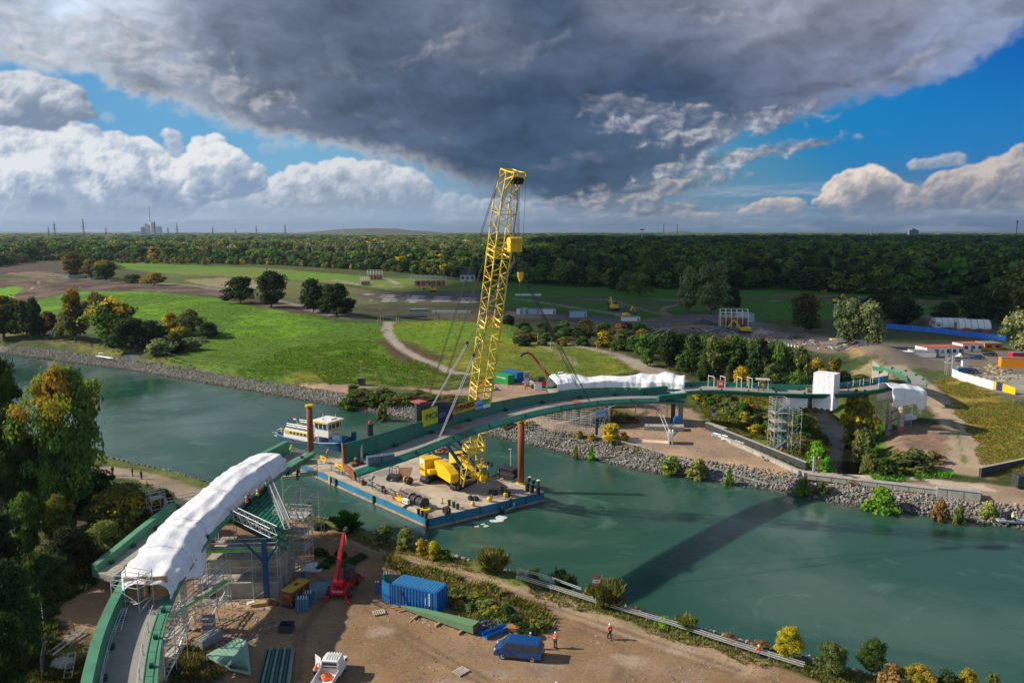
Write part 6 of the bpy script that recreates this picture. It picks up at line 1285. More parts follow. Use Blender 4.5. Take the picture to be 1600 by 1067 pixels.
for i,(a,b)in enumerate([(702,789),(709,792),(715,795),(785,768),(790,772),(796,775),(654,803),(660,806),(666,809),(827,752),(834,755),(841,757),(763,727),(768,729)]):
 r_=b_thing('mooring_bollard',['dark bollard in the row before the crawler tracks','dark bollard at the rear right of the deck','dark bollard at the front corner','white topped bollard by the right rusty pile','small bollard behind the crane cab'][0 if i<3 else 1 if i<6 else 2 if i<9 else 3 if i<12 else 4],'bollard',a,b,group=['bollards before the tracks','bollards rear right','bollards front corner','bollards by the right pile','bollards behind the cab'][0 if i<3 else 1 if i<6 else 2 if i<9 else 3 if i<12 else 4])
 MB().cyl((0,0,0),.24,.75,12).build('post',M['dark'],r_);MB().cyl((0,0,.75),.32,.12,12).build('cap',M['white']if 9<=i<12 else M['dark'],r_)
def buoy(px,py,lb,s=1.0):
 r_=b_thing('mooring_buoy',lb,'buoy',px,py);MB().ell((0,0,.42*s),(.5*s,.42*s,.42*s),12,8).build('float',M['yellow'],r_,smooth=True);MB().cyl((.1,0,.8*s),.1,.15,8).build('eye',M['dark'],r_)
buoy(739,790,'left yellow buoy on the near right edge of the deck',.8);buoy(765,783,'middle yellow buoy on the near right edge of the deck');buoy(790,776,'right yellow buoy on the near right edge of the deck',.9)
def frame_box(name,label,px,py,L,Wd,Hh,m,rz,cat,solid=True,panel=None):
 r_=b_thing(name,label,cat,px,py,rz)
 if solid:MB().box((0,0,Hh*.5+.1),(L*.86,Wd*.8,Hh*.8)).build('body',m,r_,bevel=.05)
 mb=MB();
 for x in(-L/2,L/2):
  for y_ in(-Wd/2,Wd/2):mb.bar((x,y_,0),(x,y_,Hh),.08,.08)
 for z in(.06,Hh):
  for y_ in(-Wd/2,Wd/2):mb.bar((-L/2,y_,z),(L/2,y_,z),.08,.08)
  for x in(-L/2,L/2):mb.bar((x,-Wd/2,z),(x,Wd/2,z),.08,.08)
 mb.build('frame',panel or m,r_);return r_
r_=frame_box('winch','yellow deck winch behind the blue mast near the hoisted section',644,704,3.6,2.2,1.3,M['dark'],ba,'winch',panel=M['yellow']);MB().bar((-1.2,0,.9),(1.2,0,.9),.6,n=14).build('drum',M['dark'],r_)
r_=frame_box('power_pack','orange hydraulic power pack beside the yellow deck winch',659,695,2.2,1.6,1.9,M['orange'],ba,'machine',panel=M['yellow']);MB().bar((0,0,1.9),(0,0,2.4),.15,n=8).build('exhaust',M['dark'],r_)
r_=frame_box('power_pack','black square winch unit at the right rear of the deck',795,748,3.4,2.6,2.2,M['black'],ba+.2,'machine',panel=M['dark']);MB().bar((-1.8,-.6,1.0),(1.8,-.6,1.0),.5,n=12).build('drum',M['black'],r_)
r_=b_thing('deck_winch','black cable winch near the front corner of the pontoon','winch',654,790,ba);MB().bar((-1.5,0,.85),(1.5,0,.85),.75,n=18).build('drum',M['black'],r_)
for x in(-1.6,-.2,1.6):MB().bar((x-.06,0,.85),(x+.06,0,.85),.95,n=18).build('flange',M['dark'],r_)
MB().box((0,0,.15),(3.8,1.4,.3)).build('skid',M['grey'],r_);MB().box((-1.9,-1.1,.6),(1.5,.5,.7)).build('name_board',M['white'],r_);text('BABO',.4,M['ink'],r_,frame((-1.9,-1.36,.6),(1,0,0),(0,0,1)))
r_=b_thing('mooring_boat','round pale yellow float at the front corner of the deck','float',663,797,ba);MB().cyl((0,0,0),1.0,.35,20).build('float',M['ylat'],r_);MB().cyl((0,0,.35),.25,.2,10).build('cap',M['dark'],r_)
r_=b_thing('deck_truck','small dark forklift with open roll cage on the left of the deck','forklift',616,750,ba+.5);MB().box((0,0,.7),(2.2,1.3,.7)).build('body',M['dark'],r_,bevel=.06)
for x in(-.8,.8):
 for y_ in(-.7,.7):MB().bar((x,y_-.15,.42),(x,y_+.15,.42),.42,n=12).build('wheel',M['black'],r_)
mb=MB();[mb.bar((x,y_,1),(x*.8,y_,2.5),.08,.08)for x in(-.7,.8)for y_ in(-.55,.55)];mb.path([(-.56,-.55,2.5),(.64,-.55,2.5),(.64,.55,2.5),(-.56,.55,2.5),(-.56,-.55,2.5)],.06);mb.build('roll_cage',M['dark'],r_);MB().bar((.9,.8,.1),(.9,.8,1.0),.3,n=10).build('red_canister',M['red'],r_)
r_=tag(MB().add([(-1.5,0,0),(.9,0,0),(1.5,.5,2.0),(-.9,.5,2.0),(-1.5,.06,0),(.9,.06,0),(1.5,.56,2.0),(-.9,.56,2.0)],[(0,1,2,3),(7,6,5,4),(0,4,5,1),(1,5,6,2),(2,6,7,3),(3,7,4,0)]).build('plywood_sheet',mat('plywood',(.62,.42,.27),.7),None,loc=on_b(632,748)),'leaning pale plywood sheet on the deck beside the forklift','plywood')
r_=b_thing('cable_reel','dark cable reel with yellow rim on the deck right of the plywood','cable reel',638,756,ba);MB().bar((-.5,0,.7),(.5,0,.7),.45,n=14).build('drum',M['black'],r_)
for x in(-.5,.5):MB().bar((x-.05,0,.7),(x+.05,0,.7),.7,n=16).build('flange',M['ylat']if x<0 else M['dark'],r_)
g=random.Random(4)
for i in range(7):
 a,b=9+i*3.4,1.2+.3*(i%2);p0=c0+ux*a+uy*b
 r_=thing('pipe_rack','low rack of dark hoses and pipes along the blue edge of the pontoon','pipe rack',(p0.x,p0.y,DZ+.04),ba,group='pipe racks along the blue edge')
 for k in range(4):MB().bar((0,.35*k,.35+.25*(k%2)),(3.2,.35*k,.3+.2*((k+1)%2)),.09,n=6).build('pipe',M[('dark','grey','steel','black')[k]],r_)
 for x in(.2,1.7,3.0):MB().bar((x,0,0),(x,0,1.15),.06,n=5).build('post',M['yellow']if x==1.7 else M['dark'],r_)
 MB().bar((.2,0,1.05),(3.0,0,1.05),.04,n=5).build('handrail',M['dark'],r_)
r_=b_thing('valve_set','yellow and white valve manifold near the black cable winch','manifold',625,783,ba);MB().box((0,0,.4),(1.8,.8,.5)).build('body',M['yellow'],r_,bevel=.1);MB().bar((-.8,.3,.3),(-.8,.3,1.4),.12,n=8).build('valve_stem',M['ylat'],r_);MB().bar((.6,.2,.4),(2.4,.2,.5),.15,n=8).build('pipe',M['red'],r_)
for a,b,w_,t_ in((505,723,1.9,'A'),(531,736,3.3,'BABO')):
 p0=on_b(a,b);r_=thing('name_board',('short' if w_<2 else 'long')+' yellow name board on the left edge rail of the pontoon','sign',(p0.x,p0.y,DZ+.5),ba);MB().box((0,0,.4),(w_,.06,.9)).build('board',M['yellow'],r_);text('BABO' if w_>2 else 'BABO',.55 if w_>2 else.4,M['red']if w_>2 else M['ink'],r_,frame((0.2,-.05,.45),(1,0,0),(0,0,1)))
 for x in(-w_*.4,w_*.4):MB().bar((x,.05,-.5),(x,.05,.8),.05,n=5).build('post',M['dark'],r_)
r_=b_thing('rubber_dinghy','upturned grey tender lying on the deck below the hoisted section','dinghy',560,735,ba);mb=MB();mb.loft([[(x,w_*s_,z)for s_,z in((-1,0),(-.8,.4),(0,.62),(.8,.4),(1,0))]for x,w_ in((-2.1,.5),(-1.2,.95),(.6,1.0),(1.8,.6),(2.3,.1))]);mb.build('hull',M['dark'],r_,smooth=True);MB().bar((-2,-.8,.2),(1.7,-.75,.2),.16,n=8).build('tube',M['bblue'],r_)
r_=b_thing('deck_light_mast','thin white light mast at the rear right of the deck','light mast',798,738);MB().bar((0,0,0),(0,0,4.4),.06,n=6).build('pole',M['white'],r_);MB().box((-.15,0,4.4),(.5,.3,.15)).build('lamp',M['white'],r_)
r_=b_thing('lifebuoy_stand','red lifebuoy on the rear rail behind the crane','lifebuoy',754,728,ba+1.57);mb=MB();[mb.bar((0,.45*math.cos(k*.524),1.0+.45*math.sin(k*.524)),(0,.45*math.cos((k+1)*.524),1+.45*math.sin((k+1)*.524)),.13,n=6)for k in range(12)];mb.build('ring',M['orange'],r_);MB().bar((.1,0,0),(.1,0,1.5),.05,n=5).build('post',M['dark'],r_)
for i,(a,b,lb)in enumerate([(676,682,'pallet of grey fittings at the rear edge behind the blue mast'),(690,706,'heap of hoses and red fittings right of the blue mast'),(668,722,'bundle of upright grey props behind the counterweight'),(690,722,'red frame and hoses behind the machine house')]):
 r_=b_thing('equipment_pallet',lb,'pallet',a,b,ba+i);g=random.Random(i)
 MB().box((0,0,.1),(2.4,1.6,.2)).build('pallet',M['wood'],r_)
 for k in range(9):x,y_=g.uniform(-1.1,1.1),g.uniform(-.7,.7);MB().bar((x,y_,.2),(x+g.uniform(-.2,.2),y_,(2.3 if i==2 else.9)*g.uniform(.5,1)),g.uniform(.08,.28),n=8).build('fitting',M[g.choice(['grey','dark','steel','red' if i%2 else 'grey','rust'])],r_)
for i,(a,b)in enumerate([(770,771),(740,780)]):
 r_=b_thing('anchor_pile',('right' if i==0 else 'left')+' dark heap of chain on the deck near the yellow buoys','chain',a,b);mb=MB();g=random.Random(i)
 for k in range(16):x,y_=g.uniform(-.8,.8),g.uniform(-.6,.6);mb.ell((x,y_,.2),(.3,.2,g.uniform(.2,.45)),6,4)
 mb.build('links',M['black'],r_)
r_=b_thing('tyre_fender_pair','pair of black tyres standing at the near corner edge','tyre',696,803,ba+1.57)
for k in(0,.5):mb=MB();[mb.bar((k,.5*math.cos(j*.524),.6+.5*math.sin(j*.524)),(k,.5*math.cos((j+1)*.524),.6+.5*math.sin((j+1)*.524)),.2,n=6)for j in range(12)];mb.build('tyre',M['black'],r_)
r_=b_thing('steel_door_pair','two black upright posts by the right corner of the deck','post',824,767,ba);[MB().box((k*1.1,0,.7),(.35,.7,1.4)).build('post',M['black'],r_)for k in(0,1,2.3)]
for a,b in((691,786),(779,765)):r_=b_thing('marker_post','thin yellow marker post '+('before the tracks' if a<700 else 'right of the crane'),'post',a,b);MB().bar((0,0,0),(0,0,1.0),.12,n=6).build('post',M['yellow'],r_);MB().cyl((0,0,0),.25,.06,8).build('foot',M['dark'],r_)
r_=b_thing('hose_run','dark hose snaking over the deck behind the crane','hose',752,738);q0=on_b(752,738)
MB().path([on_b(a,b)-q0+Vector((0,0,.06))for a,b in[(745,730),(752,733),(758,738),(765,741),(757,743),(768,745),(777,740),(786,745),(793,746)]],.07).build('hose',M['black'],r_)
#the workboat alongside
p0=P(553,672,-1.6);tb0,tb1=P(440,678,-2.0),P(568,702,-2.0);d=(tb1-tb0);d.z=0;Lt=17.5;d.normalize()
tug=thing('workboat','blue and white push boat with yellow striped cabin behind the left pile','boat',tb0+Vector((0,0,-.5)),math.atan2(d.y,d.x));tug.scale=(1.12,)*3
st=[(0,.4,.9),(.7,1.9,1.0),(3,2.5,.9),(9,2.6,.8),(14,2.6,1.1),(17,2.5,1.5),(17.6,2.4,1.6)]
TB=mat('boat hull blue',(.012,.075,.17),.4,var=.1)
MB().loft([[(x,-w_,z),(x,-w_*.85,-.6),(x,w_*.85,-.6),(x,w_,z)]for x,w_,z in st]).build('hull',TB,tug)
mb=MB();[mb.bar((a[0],s_*a[1],a[2]+.05),(b[0],s_*b[1],b[2]+.05),.13,n=6)for a,b in zip(st[:-1],st[1:])for s_ in(-1,1)];mb.build('bulwark',TB,tug)
MB().loft([[(x,-w_,.75),(x,-w_*.92,z),(x,w_*.92,z),(x,w_,.75)]for x,w_,z in((2.6,1.9,2.0),(3.2,2.1,2.6),(10.5,2.1,2.5))]).build('deckhouse',M['white'],tug,bevel=.05)
dh=MB();dh.box((6.6,-2.12,1.95),(7.0,.05,.6));dh.build('yellow_stripe',M['yellow'],tug)
for k in range(5):MB().box((4.9+k*.95,-2.16,1.95),(.5,.06,.42)).build('porthole',M['glass'],tug)
rf=MB().box((6.5,0,2.66),(7.4,3.6,.12)).build('deckhouse_roof',M['grey'],tug)
mb=MB();[mb.bar((3.4+k*1.2,s_*1.7,2.7),(3.4+k*1.2,s_*1.7,3.5),.035,n=5)for k in range(6)for s_ in(-1,1)];[mb.bar((3.4,s_*1.7,z),(9.4,s_*1.7,z),.03,n=5)for s_ in(-1,1)for z in(3.1,3.5)];mb.build('roof_railing',M['steel'],tug)
wh=MB().loft([[(11-e,-1.7-e*.2,z),(14.4+e,-1.7-e*.2,z),(14.4+e,1.7+e*.2,z),(11-e,1.7+e*.2,z)]for z,e in((2.0,0),(3.4,.1),(4.9,.3))]).build('wheelhouse',M['white'],tug,bevel=.03)
MB().box((12.7,-1.86,4.1),(3.2,.1,.9)).build('window',M['glass'],wh);MB().box((14.62,0,4.1),(.1,3.1,.9)).build('window',M['glass'],wh)
for x in(11.2,12.2,13.3,14.4):MB().box((x,-1.93,4.1),(.12,.08,1.0)).build('window_post',M['white'],wh)
for y_ in(-1.1,0,1.1):MB().box((14.7,y_,4.1),(.08,.12,1.0)).build('window_post',M['white'],wh)
MB().box((12.7,0,5.0),(4.4,4.3,.22)).build('wheelhouse_roof',M['white'],wh);MB().box((12.7,-2.16,4.86),(4.3,.06,.3)).build('yellow_band',M['yellow'],wh);MB().box((14.9,0,4.86),(.06,4.2,.3)).build('yellow_band',M['yellow'],wh)
MB().box((14.75,0,3.25),(.12,3.3,.3)).build('yellow_band',M['yellow'],wh)
mb=MB();mb.bar((11.5,0,5.1),(11.5,0,6.0),.05,n=5);mb.box((13.2,.5,5.25),(1.4,1.6,.2));mb.bar((12,-1.5,5.2),(15.6,-1.0,5.3),.05,n=5);mb.box((12.3,-1,5.3),(.5,.5,.3));mb.bar((13.8,1,5.2),(13.8,1,6.1),.04,n=5);mb.build('antenna_set',M['white'],wh)
MB().bar((11.6,-1.2,1.0),(11.6,-1.2,2.0),1.1,1.6).build('lower_house',M['white'],tug);MB().bar((10.6,-2.3,1.0),(9.8,-2.3,2.7),.5,.1).build('stair',M['dark'],tug)
MB().bar((11.0,-2.3,1.5),(11.0,-2.3,2.7),.22,n=8).build('yellow_drum',M['yellow'],tug)
for y_ in(-1.6,1.6):MB().box((17.8,y_,1.4),(.6,.8,3.0)).build('push_knee',TB,tug)
MB().box((15.8,0,1.6),(2.8,3.4,.5)).build('foredeck_winch',M['blue'],tug);MB().box((16.6,-1.1,2.3),(2.4,1.2,.8)).build('deck_box',mat('blue grey steel',(0.08,0.15,0.19),0.5),tug)
MB().box((1.9,0,1.3),(1.2,2.0,1.0)).build('stern_gear',M['dark'],tug);MB().bar((2.9,-.8,2.3),(2.9,-.8,4.1),.07,n=6).build('exhaust',M['dark'],tug);MB().bar((4.5,.2,2.7),(3.9,.2,4.3),.03,n=5).build('flag_staff',M['white'],tug)
fg=MB();
for k,mm in enumerate(('red','white','navy')):fg.m=k;fg.add([(3.9-.0,.2,4.3-k*.25),(3.2,.25,4.25-k*.25),(3.2,.25,4.0-k*.25),(3.97,.2,4.05-k*.25)],[(0,1,2,3)])
fg.build('flag',[M['red'],M['white'],M['navy']],tug)
bk=thing('floating_mooring_post','dark round mooring post with orange lamp behind the workboat','mooring post',P(578,680,-2.5));MB().cyl((0,0,-.5),.75,3.2,16).build('drum',M['dark'],bk);MB().cyl((0,0,2.7),.25,.6,8).build('lamp',M['orange'],bk)
mbt=P(800,793,-2.4);d=(P(826,780,-2.4)-P(781,800,-2.4)).normalized();sk=thing('motor_boat','small grey open motor boat with red cushion beside the pontoon','boat',mbt,math.atan2(d.y,d.x))
sec=[(-2.4,.85,.5),(-.8,1.0,.5),(1.0,.95,.58),(2.1,.55,.7),(2.7,.06,.85)]
MB().loft([[(x,-w_,z),(x,-w_*.6,-.15),(x,w_*.6,-.15),(x,w_,z),(x,w_*.82,z),(x,w_*.5,.12),(x,-w_*.5,.12),(x,-w_*.82,z)]for x,w_,z in sec]).build('hull',M['grey'],sk);MB().box((-2.55,0,.5),(.4,.5,.9)).build('outboard_motor',M['dark'],sk);MB().box((.3,0,.5),(.5,.6,.7)).build('console',M['white'],sk);MB().box((1.7,.1,.6),(.7,.6,.18)).build('cushion',M['red'],sk)
def foam(name,poly,seed,n):
 g=np.random.default_rng(seed);q=[tuple(P(a,b,-2.5)[:2])for a,b in poly];xs,ys=zip(*q);X_=g.uniform(min(xs),max(xs),n*5);Y_=g.uniform(min(ys),max(ys),n*5);k=(sdpoly(X_,Y_,q)>0)&(fbm(X_*1.0,Y_,1.6,3,seed)>.5);X_,Y_=X_[k][:n],Y_[k][:n];mb=MB()
 for a,b in zip(X_,Y_):s=g.uniform(.05,.17);mb.ell((a,b,-2.49),(s*g.uniform(1,2.4),s,s*.5),6,3)
 tag(mb.build(name,mat('foam',(.6,.68,.62),.6),None),kind='stuff')
foam('churned_foam',[(735,822),(745,808),(770,803),(792,808),(780,818),(755,824)],3,420);foam('stern_foam',[(424,676),(440,668),(446,676),(432,682)],4,120)
for i in range(34):
 g=random.Random(100+i);a,b=[(g.uniform(560,640),0),(g.uniform(640,700),1),(g.uniform(690,800),2)][i%3];
 if b==0:x_,y_=a,742+(a-560)*.45+g.uniform(-8,14)
 elif b==1:x_,y_=a,690+(a-640)*.3+g.uniform(-6,22)
 else:x_,y_=a,716+(a-690)*.26+g.uniform(-4,4)
 r_=thing('deck_gear','small piece of loose deck gear on the pontoon','gear',on_b(x_,y_)-Vector((0,0,.03)),g.uniform(0,3),'loose gear on the pontoon deck');k=g.randint(0,3);mm=M[g.choice(['dark','grey','rust','yellow','steel','black','red'])]
 if k==0:MB().box((0,0,.3),(g.uniform(.5,1.3),g.uniform(.4,.8),.6)).build('box',mm,r_,bevel=.05);MB().box((0,0,.64),(.4,.3,.1)).build('lid',M['grey'],r_)
 elif k==1:MB().cyl((0,0,0),.3,.85,12).build('drum',mm,r_);MB().cyl((0,0,.85),.32,.05,12).build('lid',M['dark'],r_)
 elif k==2:mb=MB();[mb.bar((-1.2,.12*j,.08),(1.2,.12*j+g.uniform(-.1,.1),.08),.06,n=5)for j in range(4)];mb.build('pipes',mm,r_)
 else:mb=MB();[mb.bar((.5*math.cos(j*.7),.5*math.sin(j*.7),.08+.03*(j//9)),(.5*math.cos(j*.7+.7),.5*math.sin(j*.7+.7),.08+.03*(j//9)),.07,n=5)for j in range(18)];mb.build('rope_coil',M['dark' if i%2 else 'rope'],r_)
def container(name,label,pos,rz,L=6.06,Wd=2.44,Hh=2.6,m='cblue',ribs=True,roof=None,doors=False,letters=None,group=None,cat='container',grating=False,windows=0,parent_m=None):
 mm=M[m]if isinstance(m,str)else m;r=thing(name,label,cat,pos,rz,group);MB().box((0,0,Hh/2),(L-.12,Wd-.12,Hh-.1)).build('body',mm,r)
 fr=MB()
 for x in(-L/2,L/2):
  for y_ in(-Wd/2,Wd/2):fr.box((x*.985,y_*.97,Hh/2),(.16,.16,Hh))
 for z in(.08,Hh-.08):
  for y_ in(-1,1):fr.box((0,y_*Wd/2*.97,z),(L,.14,.16))
  for x in(-1,1):fr.box((x*L/2*.985,0,z),(.14,Wd,.16))
 fr.build('corner_frame',mm,r)
 if ribs:
  rb=MB()
  for k in range(int(L/.42)):
   x=-L/2+.3+k*.42
   for y_ in(-1,1):rb.box((x,y_*(Wd/2-.03),Hh/2),(.2,.07,Hh-.3))
  for k in range(int(Wd/.42)):
   for x in(-1,1):rb.box((x*(L/2-.03),-Wd/2+.3+k*.42,Hh/2),(.07,.2,Hh-.3))
  rb.build('corrugation',mm,r)
 rf=MB().box((0,0,Hh-.02),(L-.2,Wd-.2,.06)).build('roof',roof or mm,r)
 if grating:
  g=MB();[g.box((-L/2+.3+k*.36,0,Hh+.04),(.08,Wd-.2,.05))for k in range(int(L/.36)-0)];[g.box((0,-Wd/2+.3+k*.3,Hh+.07),(L-.3,.06,.04))for k in range(8)];g.build('roof_grating',mat('pale blue steel',(.05,.26,.5)),rf)
 if doors:
  d=MB();[d.box((-L/2-.04,s*Wd*.24,Hh/2),(.06,Wd*.46,Hh-.2))for s in(-1,1)];dd=d.build('door',mm,r);b=MB();[b.bar((-L/2-.1,s,.1),(-L/2-.1,s,Hh-.1),.03,n=5)for s in(-.9,-.35,.35,.9)];b.build('lock_rod',M['steel'],dd)
 if letters:text(letters[0],letters[1],letters[2],r,frame((letters[3]if len(letters)>3 else 0,-Wd/2-.03,Hh*.62),(1,0,0),(0,0,1)))
 for k in range(windows):MB().box((-L/2+(k+.5)*L/windows,-Wd/2-.02,Hh*.6),(L/windows*.5,.05,Hh*.38)).build('window',M['glass'],r)
 return r
a,b=P(612.5,943.8),P(681.8,960);mid=(a+b)/2;d=(b-a).normalized();rz=math.atan2(d.y,d.x);nrm=Vector((-d.y,d.x,0))
cn=container('shipping_container','blue corrugated container with roof grating beside the long pale green girder',Vector(mid)+nrm*1.22,rz,doors=True,grating=True)
MB().box((2.1,-1.27,1.6),(.12,.02,1.5)).build('id_mark',M['white'],cn);MB().box((1.6,-1.27,1.3),(.06,.02,.9)).build('id_mark',M['white'],cn);MB().box((-3.9,-1.0,1.25),(1.5,.1,2.4),-.35).build('open_door',M['cblue'],cn)
for k in(0,1):MB().bar((-1.6+k*.5,-1.9+.1*k,.0),(-1.9+k*.2,-1.3,2.0),.06,n=5).build('prop',M['dark'],cn)
a,b=P(628,952),P(744,990);d=(b-a);L=d.length;gr=thing('bridge_girder','long pale green box girder lying on timbers in front of the blue container','girder',a,math.atan2(d.y,d.x))
ls=[(0,.12,.25),(.3,.38,.5),(.6,.48,.7),(.92,.55,.9),(1,.55,.95)]
mb=MB();mb.loft([[(t*L,-w_,.25),(t*L,w_,.25),(t*L,w_*1.15,.25+h_),(t*L,-w_*1.15,.25+h_)]for t,w_,h_ in ls]);mb.build('box',mat('girder pale green',(.13,.25,.13),.5,var=.08),gr)
MB().add([(L+.02,-.55,.27),(L+.02,.55,.27),(L+.02,.62,1.2),(L+.02,-.62,1.2)],[(0,1,2,3)]).build('end_plate',M['rust'],gr)
for t in(.25,.55,.85):MB().box((t*L,0,.12),(.25,2.4,.24)).build('timber',M['wood'],gr)
for k in range(4):tag(MB().box((0,0,.08),(2.6-k*.3,.25,.15),.3*k-.4).build('timber',M['wood'],None,loc=P(622+k*4,949+k*1.5)),'short timber in the loose pile at the left tip of the long green girder','timber',group='timbers at the girder tip')
for i,(a_,b_,l)in enumerate([(757,975,2.6),(766,985,2.9),(776,990,3.2)]):
 r=thing('steel_profile',['leftmost','middle','rightmost'][i]+' of three blue steel channel sections on the ground behind the blue van','steel profile',P(a_,b_),R(38));mb=MB();mb.box((0,0,.12),(l,.8,.08));mb.box((0,-.38,.3),(l,.06,.5));mb.box((0,.38,.3),(l,.06,.5));mb.build('channel',M['cblue'],r)
r=thing('formwork_panel','brown formwork box lying among white sheets behind the van','formwork',P(808,985),R(-10));MB().box((0,0,.3),(1.9,1.0,.5)).build('panel',mat('brown panel',(.45,.16,.03),.7),r,bevel=.05);MB().box((0,0,.57),(1.9,.1,.06)).build('batten',M['wood'],r)
def heap(label,px,py,r,h,m,seed,cat='sheeting',name='folded_sheeting'):
 g=random.Random(seed);mb=MB();n=14;rings=[]
 for j in range(6):
  k=1-j/5;rings.append([(r*k*math.cos(a*6.283/n)*g.uniform(.75,1.15),r*k*math.sin(a*6.283/n)*g.uniform(.75,1.15)*.75,h*(1-k**2)*g.uniform(.8,1.15)+.01)for a in range(n)])
 mb.loft(rings);return tag(mb.build(name,m,None,loc=scf(px,py)),label,cat)
heap('white crumpled sheeting behind the yellow topped generator',488,887,1.9,.55,M['tarp'],1);heap('white scrap sheeting right of the blue channel sections',795,980,1.2,.3,M['tarp'],2);heap('pale crumpled sheet at the tip of the rough strip',850,978,.9,.25,M['tarp'],3);heap('grey rubble heap inside the fence bend beside the lattice beams',97,1038,1.6,.7,M['conc'],4,'rubble','rubble_heap')
for i,(a_,b_,r_,h_,m_,lb)in enumerate([(1227,528,9,2.2,'dark','dark pointed gravel heap left of the willow'),(1318,540,8,2.4,'grey','grey gravel heap right of the willow'),(1352,552,10,2.6,'dark','larger dark gravel heap before the white tanks'),(1088,512,8,1.3,'wood','brown sand heap by the curved road'),(1100,507,7,2.2,'dark','dark earth heap behind the brown sand heap'),(1128,516,7,1.7,'grey','grey gravel cone left of the roof frame house'),(1062,513,6,1.0,'wood','small tan sand heap at the yard edge'),(1190,522,6,1.6,'conc','pale gravel heap right of the yellow excavator'),(1342,556,5,1.5,'wood','small sand heap behind the big sand hill')]):
 heap(lb,a_,b_,r_,h_,{'dark':mat('gravel dark',(.07,.07,.075),.95),'grey':mat('gravel grey',(.14,.13,.125),.95),'wood':mat('sand brown',(.27,.16,.08),.95),'conc':M['conc']}[m_],20+i,'heap','gravel_heap')
def bottles(label,px,py,n,m,caged=True,rz=.2):
 r=thing('gas_bottle_rack',label,'gas bottles',scf(px,py),rz);c=math.ceil(math.sqrt(n))
 for k in range(n):x,y_=(k%c)*.3-.45,(k//c)*.3-.45;MB().cyl((x,y_,.15),.12,1.35,8).build('bottle',m,r);MB().cyl((x,y_,1.5),.05,.15,6).build('valve',M['white'],r)
 if caged:
  mb=MB();s=.68
  for z in(.1,.7,1.2):mb.path([(-s,-s,z),(s,-s,z),(s,s,z),(-s,s,z),(-s,-s,z)],.035)
  for x in(-s,s):
   for y_ in(-s,s):mb.bar((x,y_,0),(x,y_,1.8),.06,.06)
  mb.build('cage',M['bblue']if False else mat('rack blue',(.06,.22,.36),.5),r)
bottles('rack of light blue gas bottles in front of the yellow topped generator',473,952,12,mat('bottle grey blue',(.12,.26,.36),.5));bottles('rack of gas bottles with green valves beside the trailer tarpaulin box',484,943,9,mat('bottle teal',(.03,.16,.2),.5))
bottles('pair of dark blue gas bottles behind the generator',478,908,2,M['cblue'],False);bottles('bottle rack with green valves behind the blue container',606,912,9,mat('bottle green',(.02,.3,.18),.5));bottles('two blue gas bottles left of the open container door',593,925,2,M['cblue'],False)
gn=thing('generator','brown diesel generator with yellow roof in the shade of the bridge','generator',scf(463,940),R(68));MB().box((0,0,1.15),(3.3,1.4,1.7)).build('housing',mat('generator brown',(.17,.05,.02),.5),gn,bevel=.05);MB().box((0,0,2.06),(3.4,1.5,.12)).build('roof',mat('generator yellow',(.55,.34,.03),.5),gn);MB().box((.1,0,2.16),(.5,.4,.1)).build('hatch',M['dark'],gn);MB().box((-1.67,0,1.5),(.03,.7,.25)).build('badge',M['mark'],gn);MB().box((0,0,.2),(3.5,1.4,.15)).build('skid',M['blue'],gn)
bx=thing('site_box','grey blue tilted lid storage box between the gas bottles and the telehandler','box',scf(501,932),R(16));MB().loft([[(-1.3,y_,.1),(1.3,y_,.1),(1.3,y_,z),(-1.3,y_,z)]for y_,z in((-.7,1.2),(.7,1.6))]).build('body',mat('box grey blue',(.10,.2,.24),.5),bx,bevel=.05);text('CRAMO',.4,M['mark'],bx,frame((-.1,-.72,.8),(1,0,0),(0,0,1)))
th=thing('telehandler','red telehandler with raised boom in the shade of the near bridge','telehandler',scf(538,922),R(-95));th.scale=(1.12,)*3
def sx(mb,c,d,rz=0):return mb.box(c,d,rz)
MB().loft([[(x,-w_,.55),(x,w_,.55),(x,w_,z),(x,-w_,z)]for x,w_,z in((-2.6,.7,1.2),(-1.6,1.0,1.6),(1.0,1.0,1.5),(2.3,.85,1.1))]).build('chassis',M['red'],th,bevel=.06)
for x in(-1.5,1.6):
 for y_ in(-1.05,1.05):w_=MB().bar((x,y_-.2,.6),(x,y_+.2,.6),.6,n=16).build('wheel',M['black'],th);MB().bar((x,y_-.22,.6),(x,y_+.22,.6),.3,n=12).build('rim',M['red'],w_)
cb=MB().loft([[(x,y_,1.0),(x,y_,2.5)]if False else[(-.6,y_,1.2),(.9,y_,1.2),(.7,y_,2.6),(-.5,y_,2.6)]for y_ in(.25,1.0)]).build('cab',M['glass'],th);mb=MB();[mb.bar((x,y_,1.2),(x*.85,y_,2.6),.08,.08)for x in(-.6,.9)for y_ in(.25,1.0)];mb.box((.1,.62,2.64),(1.4,.9,.08));mb.build('cab_frame',M['dark'],cb)
for y_ in(-.9,.9):MB().bar((2.4,y_,.5),(3.1,y_*1.5,.1),.2,.2).build('stabiliser',M['red'],th);MB().bar((-2.4,y_,.5),(-3.0,y_*1.5,.1),.2,.2).build('stabiliser',M['red'],th)
b0=Vector((1.8,-.35,1.9));b1=Vector((-1.3,-.25,6.0));bo=MB().bar(b0,b0.lerp(b1,.62),.42,.46).build('boom',M['red'],th);MB().bar(b0.lerp(b1,.6),b1,.3,.34).build('inner_boom',M['red'],bo);MB().bar(b1,b1+Vector((-.9,0,.1)),.35,.5).build('boom_head',M['dark'],bo);MB().bar(b1+Vector((-.6,0,0)),b1+Vector((-.6,0,-1.6)),.05,n=5).build('hook_chain',M['yellow'],bo)
